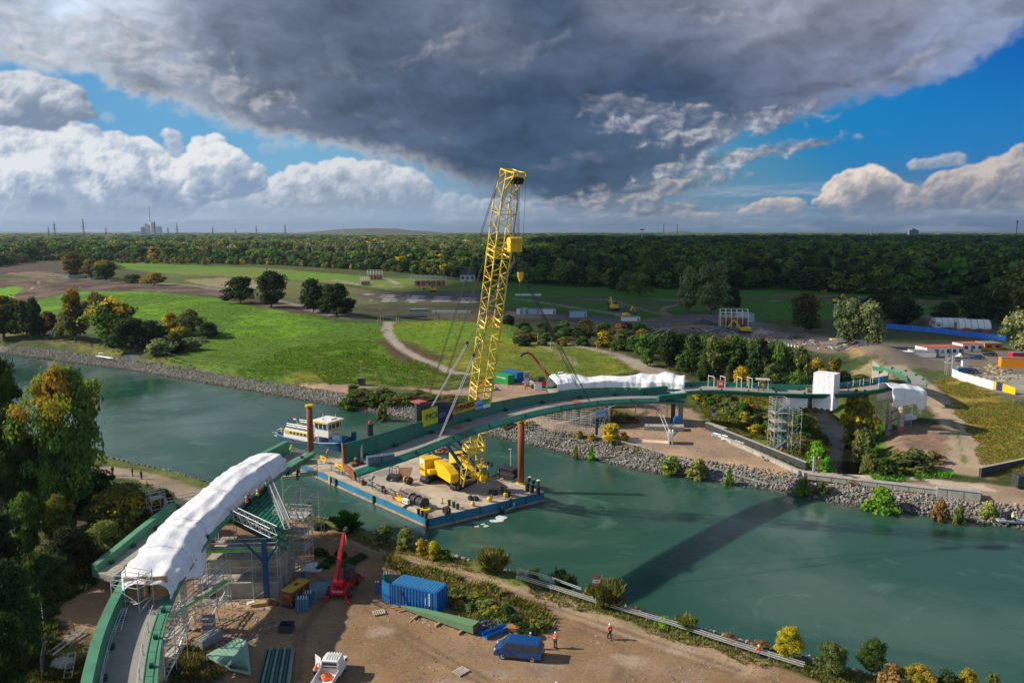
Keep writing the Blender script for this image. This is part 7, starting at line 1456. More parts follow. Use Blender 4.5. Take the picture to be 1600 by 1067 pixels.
sx(MB(),(1.7,0,1.75),(1.2,1.0,.5)).build('turret',M['red'],th,bevel=.06);text('MAGNI',.35,M['white'],th,frame((2.42,0,1.0),(0,1,0),(0,0,1)))
t2_=thing('telehandler','red telehandler with boom raised to the left beside the wrapped branch','telehandler',scf(850,607),R(4))
MB().loft([[(x,-w_,.6),(x,w_,.6),(x,w_,z),(x,-w_,z)]for x,w_,z in((-2.8,.9,1.3),(-1,1.2,1.8),(2.6,1.1,1.6))]).build('chassis',M['red'],t2_);MB().box((-.8,-.6,2.2),(1.9,1.0,1.5)).build('cab',mat('dark green glass',(.02,.06,.05),.2),t2_,bevel=.1)
for x in(-1.9,1.9):
 for y_ in(-1.2,1.2):MB().bar((x,y_-.25,.7),(x,y_+.25,.7),.7,n=14).build('wheel',M['black'],t2_)
for x in(-3.4,3.3):MB().box((x,-1.4,.5),(.5,.9,1.0)).build('stabiliser',M['dark'],t2_)
bo=MB().bar((2.0,0,2.2),(-3.0,0,8.6),.6,.6).build('boom',M['red'],t2_);MB().bar((-3.0,0,8.6),(-4.4,0,9.7),.45,.45).build('inner_boom',M['red'],bo);MB().path([(-4.4,0,9.7),(-6.0,0,9.2),(-6.6,0,8.6)],.35).build('boom_head',M['dark'],bo);text('MAGNI',.7,M['white'],bo,frame((-.6,-.32,5.5),(-.61,0,.79),(.79,0,.61))if False else frame((-.6,-.32,5.55),(.61,0,-.79),(.79,0,.61)))
for a_,b_,lb in((823,606,'grey stack of upright panels left of the far red telehandler'),(876,602,'white cabinet behind the far red telehandler')):
 r=thing('cabinet',lb,'cabinet',scf(a_,b_));MB().box((0,0,2.0 if a_<840 else 1.6),(1.5,1.2,4.0 if a_<840 else 3.2)).build('body',M['grey']if a_<840 else M['white'],r,bevel=.05);MB().box((0,-.63,1.5),(1.1,.05,1.8)).build('panel',M['steel'],r)
r=thing('tool_container','small white box with lettering in front of the far red telehandler','box',scf(841,611));MB().box((0,0,.9),(2.0,1.2,1.8)).build('body',M['white'],r,bevel=.06);MB().box((0,0,1.85),(2.1,1.3,.1)).build('lid',M['grey'],r)
heap('grey covered heap on the far yard right of the boom',773,612,1.6,1.0,M['grey'],31);heap('white sheets on the ground behind the standing far worker',826,600,1.8,.5,M['tarp'],32)
#vehicles
def wheel(par,x,y_,r=.34,w=.22,rimm='steel'):
 o=MB().bar((x,y_-w/2,r),(x,y_+w/2,r),r,n=20).build('wheel',M['black'],par);MB().bar((x,y_-w/2-.012,r),(x,y_+w/2+.012,r),r*.64,n=14).build('rim',M[rimm],o);MB().bar((x,y_-w/2-.03,r),(x,y_+w/2+.03,r),r*.2,n=8).build('hub',M['dark'],o)
VB=mat('van blue',(.008,.068,.23),.2,var=.05,spec=.7)
a,b=P(775,1029),P(842,1036.5);d=b-a;d.z=0;vn_=thing('van','dark blue passenger van parked on the dirt yard beside the steel sections','van',(a+b)/2+Vector((.2,.9,0)),math.atan2(-d.y,-d.x))
vp=[(-2.4,.38),(-2.45,.9),(-2.38,1.25),(-2.22,1.9),(-2.0,1.97),(1.0,1.97),(1.25,1.9),(1.85,1.22),(2.3,1.05),(2.45,.75),(2.45,.38)]
mb=MB();wf_=lambda z:.95-max(0,z-1.15)*.16
mb.loft([[(x,s*wf_(z)*k,z)for x,z in vp]for s,k in((-1,.93),(-1,1),(1,1),(1,.93))]if False else[[(x,-wf_(z),z)for x,z in vp],[(x,wf_(z),z)for x,z in vp]]);mb.build('body',VB,vn_,bevel=.05)
for s in(-1,1):
 y1=lambda z:s*(wf_(z)+.012)
 for x0,x1 in((-2.12,-.62),(-.5,.28),(.4,1.2)):
  if s==-1 and False:continue
  MB().add([(x0,y1(1.2),1.2),(x1+(.25 if x0>.3 else 0),y1(1.2),1.2),(x1 if x0>.3 else x1,y1(1.78),1.78),(x0,y1(1.78),1.78)],[(0,1,2,3)]).build('side_window',M['glass'],vn_)
 MB().box((1.42,s*1.02,1.22),(.2,.16,.2)).build('mirror',VB,vn_);MB().box((2.42,s*.68,.85),(.1,.35,.2)).build('headlight',M['white'],vn_);MB().box((-2.44,s*.82,1.05),(.06,.14,.45)).build('tail_light',M['red'],vn_)
 for x in(-1.5,1.55):wheel(vn_,x,s*.84)
 MB().box((0,s*.955,.42),(3.2,.05,.16)).build('sill',M['dark'],vn_);MB().box((-.1,s*.962,1.08),(2.2,.02,.03)).build('door_rail',M['dark'],vn_)
MB().add([(1.83,-.78,1.27),(1.83,.78,1.27),(1.3,.72,1.86),(1.3,-.72,1.86)],[(0,1,2,3)]).build('windscreen',M['glass'],vn_);MB().add([(-2.395,-.75,1.3),(-2.395,.75,1.3),(-2.26,.7,1.82),(-2.26,-.7,1.82)],[(3,2,1,0)]).build('rear_window',M['glass'],vn_)
MB().box((2.46,0,.5),(.1,1.7,.25)).build('bumper',M['dark'],vn_);MB().box((-2.47,0,.5),(.1,1.7,.2)).build('bumper',M['dark'],vn_);MB().box((-2.48,0,.85),(.03,.5,.12)).build('number_plate',M['white'],vn_);MB().box((2.48,0,.78),(.04,1.0,.14)).build('grille',M['dark'],vn_)
pk=thing('pickup_truck','white double cab pickup truck cut by the bottom edge, cab door open','truck',P(514,1066),R(84))
MB().loft([[(x,-w_,.45),(x,w_,.45),(x,w_*.97,z),(x,-w_*.97,z)]for x,w_,z in((.4,1.0,1.25),(2.2,1.0,1.2),(3.1,.95,1.05))]).build('front_body',M['white'],pk,bevel=.05)
MB().loft([[(x,-w_,1.2),(x,w_,1.2),(x*.96+.03,w_*.86,2.05 if 0.5<x<2 else 2.0),(x*.96+.03,-w_*.86,2.05 if.5<x<2 else 2.0)]for x,w_ in((.35,.96),(1.2,.98),(2.0,.92))]).build('cab',M['white'],pk,bevel=.06)
MB().box((.28,0,1.62),(.08,1.4,.5)).build('rear_window',M['glass'],pk);mb=MB();[mb.box((1.2,y_,2.1),(1.3,.05,.04))for y_ in(-.5,-.25,0,.25,.5)];mb.build('roof_rib',M['white'],pk)
mb=MB();mb.box((-1.2,0,.75),(3.0,1.9,.12));[mb.box((-1.2,s*.95,1.0),(3.0,.06,.55))for s in(-1,1)];mb.box((.25,0,1.35),(.06,1.9,1.2))if False else None;mb.build('load_bed',M['white'],pk);mb=MB();[mb.bar((.15,-.95,z),(.15,.95,z),.05,n=5)for z in(1.0,1.3,1.6)];[mb.bar((.15,s,.7),(.15,s,1.9),.05,n=5)for s in(-.95,.95)];mb.build('headboard',M['steel'],pk)
for x in(2.2,-1.6):
 for s in(-.85,.85):wheel(pk,x,s)
MB().box((1.3,1.5,1.25),(.95,.06,1.3),.9).build('open_door',M['white'],pk);MB().box((1.9,-1.12,1.35),(.12,.2,.22)).build('mirror',M['dark'],pk)
heap('orange and brown load in the bed of the white pickup',511,1072,.7,.5,mat('orange mesh',(.7,.12,.03),.7),41,'load','load_heap').location.z=.85
def car(label,px,py,rz,m,kind='car',flat=False):
 r=thing('parked_'+kind,label,kind,scf(px,py),rz)
 MB().loft([[(-2.2,y_,.4),(2.2,y_,.4),(2.25,y_,.75),(1.1,y_,.95),(-2.0,y_,1.0),(-2.25,y_,.8)]for y_ in(-.88,.88)]).build('body',m,r,bevel=.08)
 MB().loft([[(-1.7 if not flat else.2,y_,.95),(1.1,y_,.92),(.5,y_*.85,1.5+.2*flat),(-1.2 if not flat else.3,y_*.85,1.5+.2*flat)]for y_ in(-.82,.82)]).build('cabin',M['glass']if not flat else m,r,bevel=.05)
 if flat:MB().box((-1.3,0,.9),(2.6,1.9,.3)).build('flatbed',M['grey'],r)
 for x in(-1.4,1.4):
  for s in(-.8,.8):wheel(r,x,s)
car('white flatbed truck parked by the site office containers',1502,560,R(175),M['white'],'truck',True);car('black car parked right of the white flatbed truck',1546,556,R(170),M['black']);car('dark blue car half hidden between the white truck and the black car',1526,561,R(172),VB);car('dark car in front of the blue hut behind the white hoarding',1515,583,R(165),M['dark']);car('silver car behind the white pole frame by the site offices',1492,565,R(170),M['grey'])
#guard rails, sign, fences
def guard(label,pts,step=4.0,h=.75,beams=1,name='guard_rail'):
 q=[g3(*P(a_,b_).xy)for a_,b_ in pts];o=q[0].copy();r=thing(name,label,'guard rail',o);
 for s in([-.14,.14]if beams==2 else[0]):
  mb=MB()
  for a_,b_ in zip(q[:-1],q[1:]):
   d=(b_-a_);n=Vector((-d.y,d.x,0)).normalized()
   for z in(h,h-.2):mb.bar(a_-o+n*s*1.6+Vector((0,0,z)),b_-o+n*s*1.6+Vector((0,0,z)),.04,.09)
  mb.build('rail_beam',M['steel'],r)
 for a_,b_ in zip(q[:-1],q[1:]):
  n=max(1,int((b_-a_).length/step))
  for k in range(n):p=a_.lerp(b_,k/n);MB().bar((p.x-o.x,p.y-o.y,HZ(p.x,p.y)-o.z-.1),p-o+Vector((0,0,h+.05)),.1,.1).build('post',M['steel'],r)
 return r
guard('long white double crash barrier along the near canal bank',[(808,908),(860,924),(935,948),(1050,982),(1150,1015),(1256,1048)],2.5,.8,2)
guard('white tube hand railing above the start of the near crash barrier',[(808,905),(860,919),(908,937)],4.5,1.5,1,'hand_railing')
guard('thin pale crash barrier along the far bank road',[(914,681),(1000,700),(1100,722),(1200,742)],6,.7)
def board(nm,label,cat,px,py,h,w,bh,rows,rz=0.0,posts=1):
 r=thing(nm,label,cat,scf(px,py),rz);[MB().bar((x,.06,0),(x,.06,h+bh*.5),.05,n=6).build('post',M['steel'],r)for x in([0]if posts==1 else[-w*.4,w*.4])]
 z=h+bh;k=bh/len(rows)
 for m_,t_ in rows:
  o=MB().box((0,0,z-k/2),(w,.04,k)).build('panel',m_,r);z-=k
  if t_:text(t_,k*.55,M['ink']if m_ is M['white']else M['white'],o,frame((0,-.03,z+k/2),(1,0,0),(0,0,1)))
 return r
board('warning_sign','red and white three part sign on a post behind the crash barrier','sign',931,950,2.6,.85,1.4,[(M['red'],'STOP'),(M['white'],'9,00'),(M['red'],'STOP')])
board('information_sign','tilted blue sign on a post among the brambles of the far bank','sign',1115,665,2.0,1.0,1.6,[(M['cblue'],''),(M['white'],'')],R(20))
for i,(a_,b_,lb)in enumerate([(484,810,'red and white striped safety board at the shore scaffold')]):
 r=thing('striped_board',lb,'sign',scf(a_,b_));
 for k in range(8):MB().box((0,0,.2+k*.3),(.8,.05,.3)).build('stripe',M['red' if k%2 else 'white'],r)
def mesh_fence(label,pts,h=2.0,seg=3.5,m='steel',dz=0):
 m='grey'
 q=[G(a_,b_)for a_,b_ in pts];o=q[0].copy();o.z=HZ(o.x,o.y);r=thing('mesh_fence',label,'fence',o);P_=[]
 for a_,b_ in zip(q[:-1],q[1:]):
  n=max(1,int(Vector((b_-a_).xy).length/seg));P_+=[a_.lerp(b_,k/n)for k in range(n)]
 P_.append(q[-1]);P_=[Vector((p.x,p.y,HZ(p.x,p.y)))-o for p in P_]
 pw=MB()if len(P_)>60 else None
 mb=MB()
 for k,p in enumerate(P_):
  if pw is None:MB().bar(p,p+Vector((0,0,h)),.04,n=5).build('post',M[m],r)
  else:pw.bar(p,p+Vector((0,0,h)),.04,n=5)
  if k:
   a_=P_[k-1];w_=.035 if(p+o).y<120 else.016;mb.bar(a_+Vector((0,0,h)),p+Vector((0,0,h)),w_,n=5);mb.bar(a_+Vector((0,0,.15)),p+Vector((0,0,.15)),w_,n=5)
   if h>1.5 and(p+o).y<120:[mb.bar(a_+Vector((0,0,z)),p+Vector((0,0,z)),.012,n=5)for z in(.6,1.0,1.4,1.75)]
   MB()
 if pw is not None:tag(pw.build('post',M[m],r),kind='stuff')
 mb.build('wire_panel',M[m],r);return r
mesh_fence('mesh fence winding along the edge of the left wood',[(150,872),(118,892),(82,915),(62,945),(68,980),(72,1020),(66,1067)],2.2);mesh_fence('mesh fence along the foot of the green mound',[(230,551),(300,566),(400,582),(470,583),(562,583),(587,588),(666,603),(720,608)],1.8,4.5)
mesh_fence('light mesh fence along the grass right of the bridge path',[(860,596),(930,600),(1000,590)],1.9,5);mesh_fence('low fence along the shaded meadow path',[(805,463),(900,470),(1000,480),(1040,490)],1.6,9);mesh_fence('fence line at the edge of the shaded wood',[(800,452),(900,455),(1010,458)],2,10)
mesh_fence('fence in front of the gravel heaps',[(1200,517),(1260,528),(1330,538),(1420,548)],1.8,6);mesh_fence('tube gate frames by the yellow weeds behind the white hoarding',[(1520,584),(1540,587),(1552,586)],2.2,3)
def hoard(name,label,pts,h,m,seg=4.0,group=None,cat='fence'):
 q=[G(a_,b_)for a_,b_ in pts];o=q[0].copy();r=thing(name,label,cat,o)
 for a_,b_ in zip(q[:-1],q[1:]):
  n=max(1,round((b_-a_).length/seg))
  for k in range(n):
   p,s=a_.lerp(b_,k/n)-o,a_.lerp(b_,(k+1)/n)-o;d=s-p;z0=HZ(*(p+o).xy)-o.z
   MB().box(((p+s)/2).to_tuple()[:2]+(z0+h/2+.05,),(Vector(d.xy).length*.97,.06,h),math.atan2(d.y,d.x)).build('panel',m,r);MB().bar((p.x,p.y,z0),(p.x,p.y,z0+h+.15),.08,.08).build('post',M['steel'],r)
 return r
hoard('screen_fence','long bright blue screen fence in front of the tunnel tents',[(1378,513),(1450,519),(1510,526),(1572,533)],2.2,mat('screen blue',(.01,.16,.68),.6),7)
hoard('hoarding','white panel hoarding along the dirt ramp by the parking lot',[(1487,588),(1500,594),(1552,609)],2.3,M['white'],3.2)
p0,p1=G(1552,609),G(1566,612);r=thing('banner','blue and yellow poster panel at the end of the white hoarding','banner',p0);d=p1-p0;d.z=0;MB().box(d/2+Vector((0,0,1.2)),(d.length,.06,2.2),math.atan2(d.y,d.x)).build('panel',M['navy'],r);MB().box(d*.15+Vector((0,-.05,1.2)),(d.length*.25,.06,2.1),math.atan2(d.y,d.x)).build('stripe',M['yellow'],r)
for k in range(6):MB().box(d*(.45+.22*(k%3))+Vector((0,-.1,1.7-.8*(k//3))),(.35,.04,.35)).build('spot',M['bblue'],r)
p2=G(1586,617);d=p2-p1;d.z=0;r=thing('banner','bright yellow banner at the right end of the white hoarding','banner',p1);MB().box(d/2+Vector((0,0,1.15)),(d.length,.06,1.9),math.atan2(d.y,d.x)).build('panel',M['yellow'],r);MB().box(d/2+Vector((0,-.05,.3)),(d.length,.05,.35),math.atan2(d.y,d.x)).build('stripe',M['navy'],r);text('Emscherland',.8,M['ink'],r,frame(d*.42+Vector((0,-.06,1.3)),d,(0,0,1)))
def beam(name,label,a_,b_,z0,h,w,m,cat='wall',top=None):
 p,q=P(*a_,z0),P(*b_,z0);d=q-p;r=thing(name,label,cat,p,math.atan2(d.y,d.x));L=d.length
 MB().box((L/2,0,h/2),(L,w,h)).build('beam',m,r,bevel=.03);MB().box((L/2,0,h+.04),(L,w*1.15,.08)).build('coping',M['conc'],r);mb=MB();[mb.box((x,-w/2-.012,h/2),(.06,.02,h))for x in np.arange(1.5,L,2.4)];mb.build('joint',M['dark'],r);return r
beam('culvert_beam','long concrete culvert beam spanning the mouth of the small river',(1262,747),(1512,777),-.3,.9,1.3,M['conc']);beam('culvert_wall','concrete wall block at the right end of the culvert beam',(1462,780),(1531,788),-1.2,2.2,1.5,M['conc'])
beam('retaining_wall','dark retaining wall left of the small river with white patches',(1116,676),(1260,735),0,1.5,.5,M['dark']);beam('kerb_wall','low grey block row in front of the dark retaining wall',(1128,686),(1258,745),0,.7,.6,M['conc']);beam('retaining_wall','dark ribbed retaining wall at the right edge above the road',(1531,745),(1620,726),0,1.7,.5,M['dark'])
beam('parapet_wall','dark grey angled block at the left end of the retaining wall',(1104,671),(1134,681),0,1.6,1.0,M['dark'])
r=thing('culvert_post','pair of wooden gate posts at the left end of the culvert beam','post',P(1271,742));[MB().bar((x,0,-.5),(x,0,3.4),.35,.35).build('post',M['wood' if x else 'steel'],r)for x in(0,.9)]
r=thing('l_shaped_elements','two upright white concrete angles with pale slab between on the far yard','concrete element',scf(1005,690),R(-14));MB().box((-5.6,.4,1.4),(.35,2.6,2.8)).build('angle',M['white'],r,bevel=.03);MB().box((5.2,0,1.3),(.35,2.4,2.6)).build('angle',M['white'],r,bevel=.03);MB().box((5.9,.1,1.3),(.3,2.2,2.6)).build('angle',M['white'],r,bevel=.03);MB().box((-.2,-.2,.12),(10.6,2.0,.24)).build('slab',mat('pale slab',(.62,.5,.36),.8),r)
for i,(a_,b_,l,lb)in enumerate([(1125,683,3.5,'bundle of blue white tubes left on the far yard'),(1140,690,3.0,'bundle of pale panels in the middle of the far yard pile'),(1158,694,6,'long bundle of silver scaffold tubes beside the low wall')]):
 r=thing('tube_bundle',lb,'tube bundle',scf(a_,b_),R(-38));g=random.Random(i);[MB().bar((-l/2,g.uniform(-.7,.7),.1+.12*(k%4)),(l/2,g.uniform(-.7,.7),.1+.12*(k%4)),.09,n=5).build('tube',M[g.choice(['steel','white','bblue' if i==0 else 'steel'])],r)for k in range(12)]
for i,(a_,b_,rr,lb)in enumerate([(78,1025,80,'upright lattice beam standing by the mesh fence'),(106,1062,115,'long lattice beam lying on the weeds beside the rubble heap')]):
 p=scf(a_,b_);lattice('lattice_beam',lb,p+Vector((0,0,.15)),p+Vector((4.6*math.cos(R(rr)),4.6*math.sin(R(rr)),.3)),.12,.7,cat='beam')
r=thing('pallet_stack','grey stack of covered pallets beside the scaffold foot','pallet',scf(326,985),R(8));[MB().box((0,0,.2+k*.42),(1.3,1.1,.34)).build('pack',M['grey' if k%2 else 'steel'],r,bevel=.03)for k in range(4)]
r=thing('grey_cabinet','low grey ribbed steel cover box in front of the pallet stack','box',scf(327,1005),R(62));MB().box((0,0,.5),(2.6,1.2,1.0)).build('body',M['grey'],r,bevel=.05);[MB().box((0,y_,1.03),(2.5,.12,.06)).build('rib',M['steel'],r)for y_ in(-.4,0,.4)]
r=thing('deck_plate_segment','pale green triangular plate with toothed edge lying in the yard','steel plate',(0,0,0));q=[P(322,1024,.5),P(372,996,.5),P(387,1003,.5),P(392,1052,.5),P(360,1045,.5)];MB().prism([(p.x,p.y)for p in q],.35,.55).build('plate',mat('plate pale',(.30,.44,.34),.5),r);a_,b_=q[0],q[1]
for k in range(9):p=a_.lerp(b_,(k+.5)/9);s=q[4].lerp(q[3],(k+.5)/9);MB().bar((p.x,p.y,.58),(s.x,s.y,.58),.3,.08).build('rib',mat('rib pale',(.24,.42,.31),.5),r)
r=thing('deck_plate_segment','dark green ribbed deck segment cut by the bottom edge of the picture','steel plate',(0,0,0));a0,a1,b0,b1=P(398,1075,.6),P(452,1075,.6),P(414,1015,.6),P(460,1013,.6)
MB().prism([(p.x,p.y)for p in(a0,a1,b1,b0)],.3,.5).build('plate',M['dgreen'],r)
for k in range(8):p,s=a0.lerp(a1,(k+.5)/8),b0.lerp(b1,(k+.5)/8);d=(s-p).normalized();n=Vector((-d.y,d.x,0));MB().loft([[e+n*x+Vector((0,0,z))for x,z in((-.2,-.1),(-.1,.15),(.1,.15),(.2,-.1))]for e in(p-d*3,s)]).build('rib',M['grey' if k%2 else 'green'],r)
r=thing('steel_bracket_heap','brown steel bracket plates on the gravel at the blue column foot','steel parts',scf(408,944),.1);MB().box((0,0,.2),(1.9,1.1,.4),.2).build('plate',M['wood'],r);MB().box((1.3,-.2,.15),(1.6,.6,.3),-.3).build('plate',M['rust'],r);MB().box((-1.1,-.2,.35),(.8,.5,.2),.6).build('white_plate',M['white'],r)
r=thing('rusty_coupling','small orange rusty coupling block on the gravel under the scaffold','steel part',scf(290,1012),.3);MB().box((0,0,.3),(1.0,.7,.5)).build('block',M['rust'],r,bevel=.05);[MB().bar((x,0,.5),(x,0,.62),.13,n=8).build('socket',M['dark'],r)for x in(-.25,.25)]
container('shipping_container','green container with white lettering on the far bank beside the boom',scf(788,601),R(-50),6.06,2.44,2.6,mat('container green',(.01,.30,.07),.5),letters=('CONTAINER',.75,M['white']))
container('shipping_container','blue container standing behind the green one on the far bank',scf(802,598)+Vector((0,1,0)),R(-50),6.06,2.44,2.6,'cblue')
r=thing('light_tower','mobile light mast with yellow head on a green box at the mound foot','light tower',scf(565,606));MB().box((0,0,1.2),(2.0,1.5,1.9)).build('body',mat('olive box',(.12,.16,.05)),r,bevel=.06);MB().box((0,-.77,1.3),(1.5,.05,1.4)).build('grille',M['dark'],r);MB().bar((0,0,2.1),(0,0,6.6),.08,n=6).build('mast',M['steel'],r);MB().box((0,0,6.7),(1.2,.5,.3)).build('lamp_head',M['yellow'],r)
r=thing('jetty_frame','white tube landing frame lying on the far stone bank at the left','jetty',P(150,556,.3),R(-34));[MB().bar((0,y_,0),(9.5,y_,0),.12,n=6).build('tube',M['white'],r)for y_ in(0,.8)];MB().path([(2,0,0),(2,0,1.2),(4,.4,1.2),(4,.8,0)],.07).build('handle_frame',M['white'],r)
r=thing('barrier_gate','small blue and grey barrier gate across the far towpath','gate',scf(205,560),R(-5));[MB().box((x,0,.7),(1.6,.06,1.0)).build('panel',M['bblue' if x<0 else 'steel'],r)for x in(-1.6,.2,2)]
def stripes_table():pass
for i,(a_,b_,lb)in enumerate([(1597,800,'grey metal trailer with dark seat at the right edge of the far road')]):
 r=thing('boat_trailer',lb,'trailer',scf(1583,797),R(-8));MB().box((.5,0,.5),(5.5,1.4,.25)).build('frame',M['steel'],r);MB().box((-.6,0,1.1),(.8,.7,.9)).build('seat',M['black'],r);MB().bar((-1.8,0,.5),(-1.6,0,2.2),.12,n=6).build('upright',M['dark'],r)
 for x in(-1,2.2):wheel(r,x,-.7,.3)
r=thing('excavator','dark machine frame at the right end of the retaining wall','machine',scf(1598,762));MB().box((0,0,1.3),(3.0,1.8,2.0)).build('body',M['dark'],r,bevel=.08);[MB().bar((0,y_,.3),(2.6,y_,.3),.3,n=8).build('track',M['black'],r)for y_ in(-.8,.8)]
def litter(name,poly,n,size,cols,seed,flat=.4):
 g=np.random.default_rng(seed);q=[tuple(P(a,b)[:2])for a,b in poly];xs,ys=zip(*q);X_=g.uniform(min(xs),max(xs),n*5);Y_=g.uniform(min(ys),max(ys),n*5);k=(sdpoly(X_,Y_,q)>0)&(fbm(X_,Y_,6,3,seed)>.47);X_,Y_=X_[k][:n],Y_[k][:n];n=len(X_)
 b=np.array([(-1,-1,0),(1,-1,0),(1,1,0),(-1,1,0),(-.8,-.9,1),(.9,-.7,.8),(.8,.8,1),(-.9,.7,.9)]);f=np.array([(4,5,6,7),(0,1,5,4),(1,2,6,5),(2,3,7,6),(3,0,4,7)])
 s=size*g.uniform(.4,1.6,(n,1,1))*np.stack([g.uniform(.5,2.5,n),g.uniform(.4,.9,n),g.uniform(.2,flat,n)],1)[:,None];a=g.uniform(0,6.28,n)[:,None];V=b[None]*s;V=np.stack([V[...,0]*np.cos(a)-V[...,1]*np.sin(a)+X_[:,None],V[...,0]*np.sin(a)+V[...,1]*np.cos(a)+Y_[:,None],V[...,2]+cut(X_,Y_,hh(X_,Y_))[:,None]+.0],2)
 tag(meshnp(name,V.reshape(-1,3),(np.arange(n)[:,None,None]*8+f[None]).reshape(-1,4),STONE,np.repeat(np.array(cols)[g.integers(0,len(cols),n)],8,0)),kind='stuff')
DB=[(.34,.3,.25),(.2,.15,.1),(.45,.36,.24),(.14,.11,.08),(.6,.58,.52)]
litter('yard_gravel',[(290,930),(440,935),(620,860),(830,920),(1000,990),(1250,1060),(1300,1120),(260,1120)],2600,.06,DB,1);litter('yard_rubble',[(280,930),(430,935),(470,960),(420,1000),(330,1040),(260,1060)],500,.11,DB,2)
litter('yard_scraps',[(740,965),(850,960),(870,985),(800,1000),(745,990)],160,.14,[(.6,.58,.52),(.45,.3,.15),(.1,.2,.4),(.5,.5,.5)],3);litter('yard_scraps',[(600,945),(700,960),(740,985),(650,975)],60,.12,[(.5,.36,.2),(.6,.58,.52)],4);litter('far_yard_gravel',[(800,605),(1080,640),(1240,722),(1400,752),(1560,775),(1500,785),(1100,720),(900,672),(700,625)],1400,.12,DB,5)
litter('site_scraps',[(1000,505),(1190,512),(1340,545),(1320,553),(1100,522),(1010,515)],500,.5,[(.4,.38,.34),(.12,.1,.09),(.3,.17,.08),(.6,.6,.6)],6,.8);litter('site_scraps',[(1470,565),(1560,570),(1600,590),(1560,600),(1500,590)],200,.35,[(.5,.48,.44),(.12,.1,.09),(.6,.45,.05)],7,.8)
for i,(a,b,w_,l_,lb)in enumerate([(448,985,1.1,1.3,'dark open steel bin on the shaded yard above the ribbed segment'),(592,958,.9,1.2,'flat wooden pallet beside the tip of the pale girder'),(720,1050,1.0,1.2,'lone wooden pallet on the dirt left below the van')]):
 r=thing('pallet' if i else 'steel_bin',lb,'pallet' if i else 'bin',scf(a,b),.4*i);[MB().box((0,y_,.08),(l_,.12,.14)).build('bearer',M['wood']if i else M['dark'],r)for y_ in(-w_/2,0,w_/2)];mb=MB()
 if i:[mb.box((x,0,.17),(.14,w_+.1,.03))for x in np.linspace(-l_/2,l_/2,6)]
 else:[mb.box((x,y_,.45),d)for x,y_,d in((0,-.6,(1.4,.05,.8)),(0,.6,(1.4,.05,.8)),(-.7,0,(.05,1.2,.8)),(.7,0,(.05,1.2,.8)))]
 mb.build('deck_board' if i else 'side_wall',M['plank']if i else M['dark'],r)
SKIN=mat('skin',(.50,.30,.21),.6);DKT=mat('dark cloth',(.02,.022,.03),.8);BLT=mat('blue cloth',(.03,.08,.16),.8);REFL=mat('reflective band',(.7,.7,.66),.4)
def skinmesh(verts,edges,rad,root_i,lvl=1):
 import bmesh
 me=bpy.data.meshes.new('s');me.from_pydata([tuple(v)for v in verts],edges,[]);bm=bmesh.new();bm.from_mesh(me);ly=bm.verts.layers.skin.verify()
 for v,r in zip(bm.verts,rad):v[ly].radius=(r,r)if not isinstance(r,tuple)else r
 bm.verts.ensure_lookup_table();bm.verts[root_i][ly].use_root=True;bm.to_mesh(me);bm.free()
 o=bpy.data.objects.new('s',me);COL.objects.link(o);o.modifiers.new('a','SKIN').use_smooth_shade=True;sb=o.modifiers.new('b','SUBSURF');sb.levels=lvl;sb.render_levels=lvl
 dg=bpy.context.evaluated_depsgraph_get();r=bpy.data.meshes.new_from_object(o.evaluated_get(dg));bpy.data.objects.remove(o);return r
V3=Vector
def pose(kind):
 J=dict(pel=V3((0,0,.95)),sp=V3((0,0,1.15)),ch=V3((.02,0,1.36)),nk=V3((.01,0,1.50)),h0=V3((.03,0,1.60)),h1=V3((.03,0,1.72)))
 for s,k in((-1,'R'),(1,'L')):
  J['sh'+k]=V3((0,s*.19,1.42));J['el'+k]=V3((-.02,s*.25,1.15));J['wr'+k]=V3((.08,s*.24,.92));J['hip'+k]=V3((0,s*.10,.90));J['kn'+k]=V3((.02,s*.11,.50));J['an'+k]=V3((-.02,s*.11,.09));J['toe'+k]=V3((.16,s*.13,.04))
 if kind=='walk':J['knL']=V3((.2,.11,.53));J['anL']=V3((.25,.11,.1));J['toeL']=V3((.43,.12,.06));J['knR']=V3((-.05,-.11,.5));J['anR']=V3((-.3,-.11,.17));J['toeR']=V3((-.16,-.12,.06));J['elR']=V3((.12,-.26,1.18));J['wrR']=V3((.3,-.22,1.08))
 if kind=='phone':J['elR']=V3((.12,-.28,1.22));J['wrR']=V3((.24,-.12,1.42));J['elL']=V3((.1,.27,1.17));J['wrL']=V3((.3,.14,1.15))
 if kind=='work':
  for k in('sp','ch','nk','h0','h1','shL','shR'):J[k]+=V3((.25*(J[k].z-.95),0,-.06))
  for s,k in((-1,'R'),(1,'L')):J['el'+k]=V3((.3,s*.25,1.12));J['wr'+k]=V3((.5,s*.16,1.02))
 if kind=='sit':
  for k in J:J[k]+=V3((0,0,-.42))
  for s,k in((-1,'R'),(1,'L')):J['kn'+k]=V3((.42,s*.14,.5));J['an'+k]=V3((.44,s*.13,.09));J['toe'+k]=V3((.6,s*.14,.04));J['wr'+k]=V3((.3,s*.14,.72));J['el'+k]=V3((.05,s*.26,.75))
 return J
def chain(J,defs):
 names=[];E_=[];rad=[]
 for a,b,ra,rb in defs:
  for n,r in((a,ra),(b,rb)):
   if n not in names:names.append(n);rad.append(r)
  E_.append((names.index(a),names.index(b)))
 return[J[n]for n in names],E_,rad
_pp={}
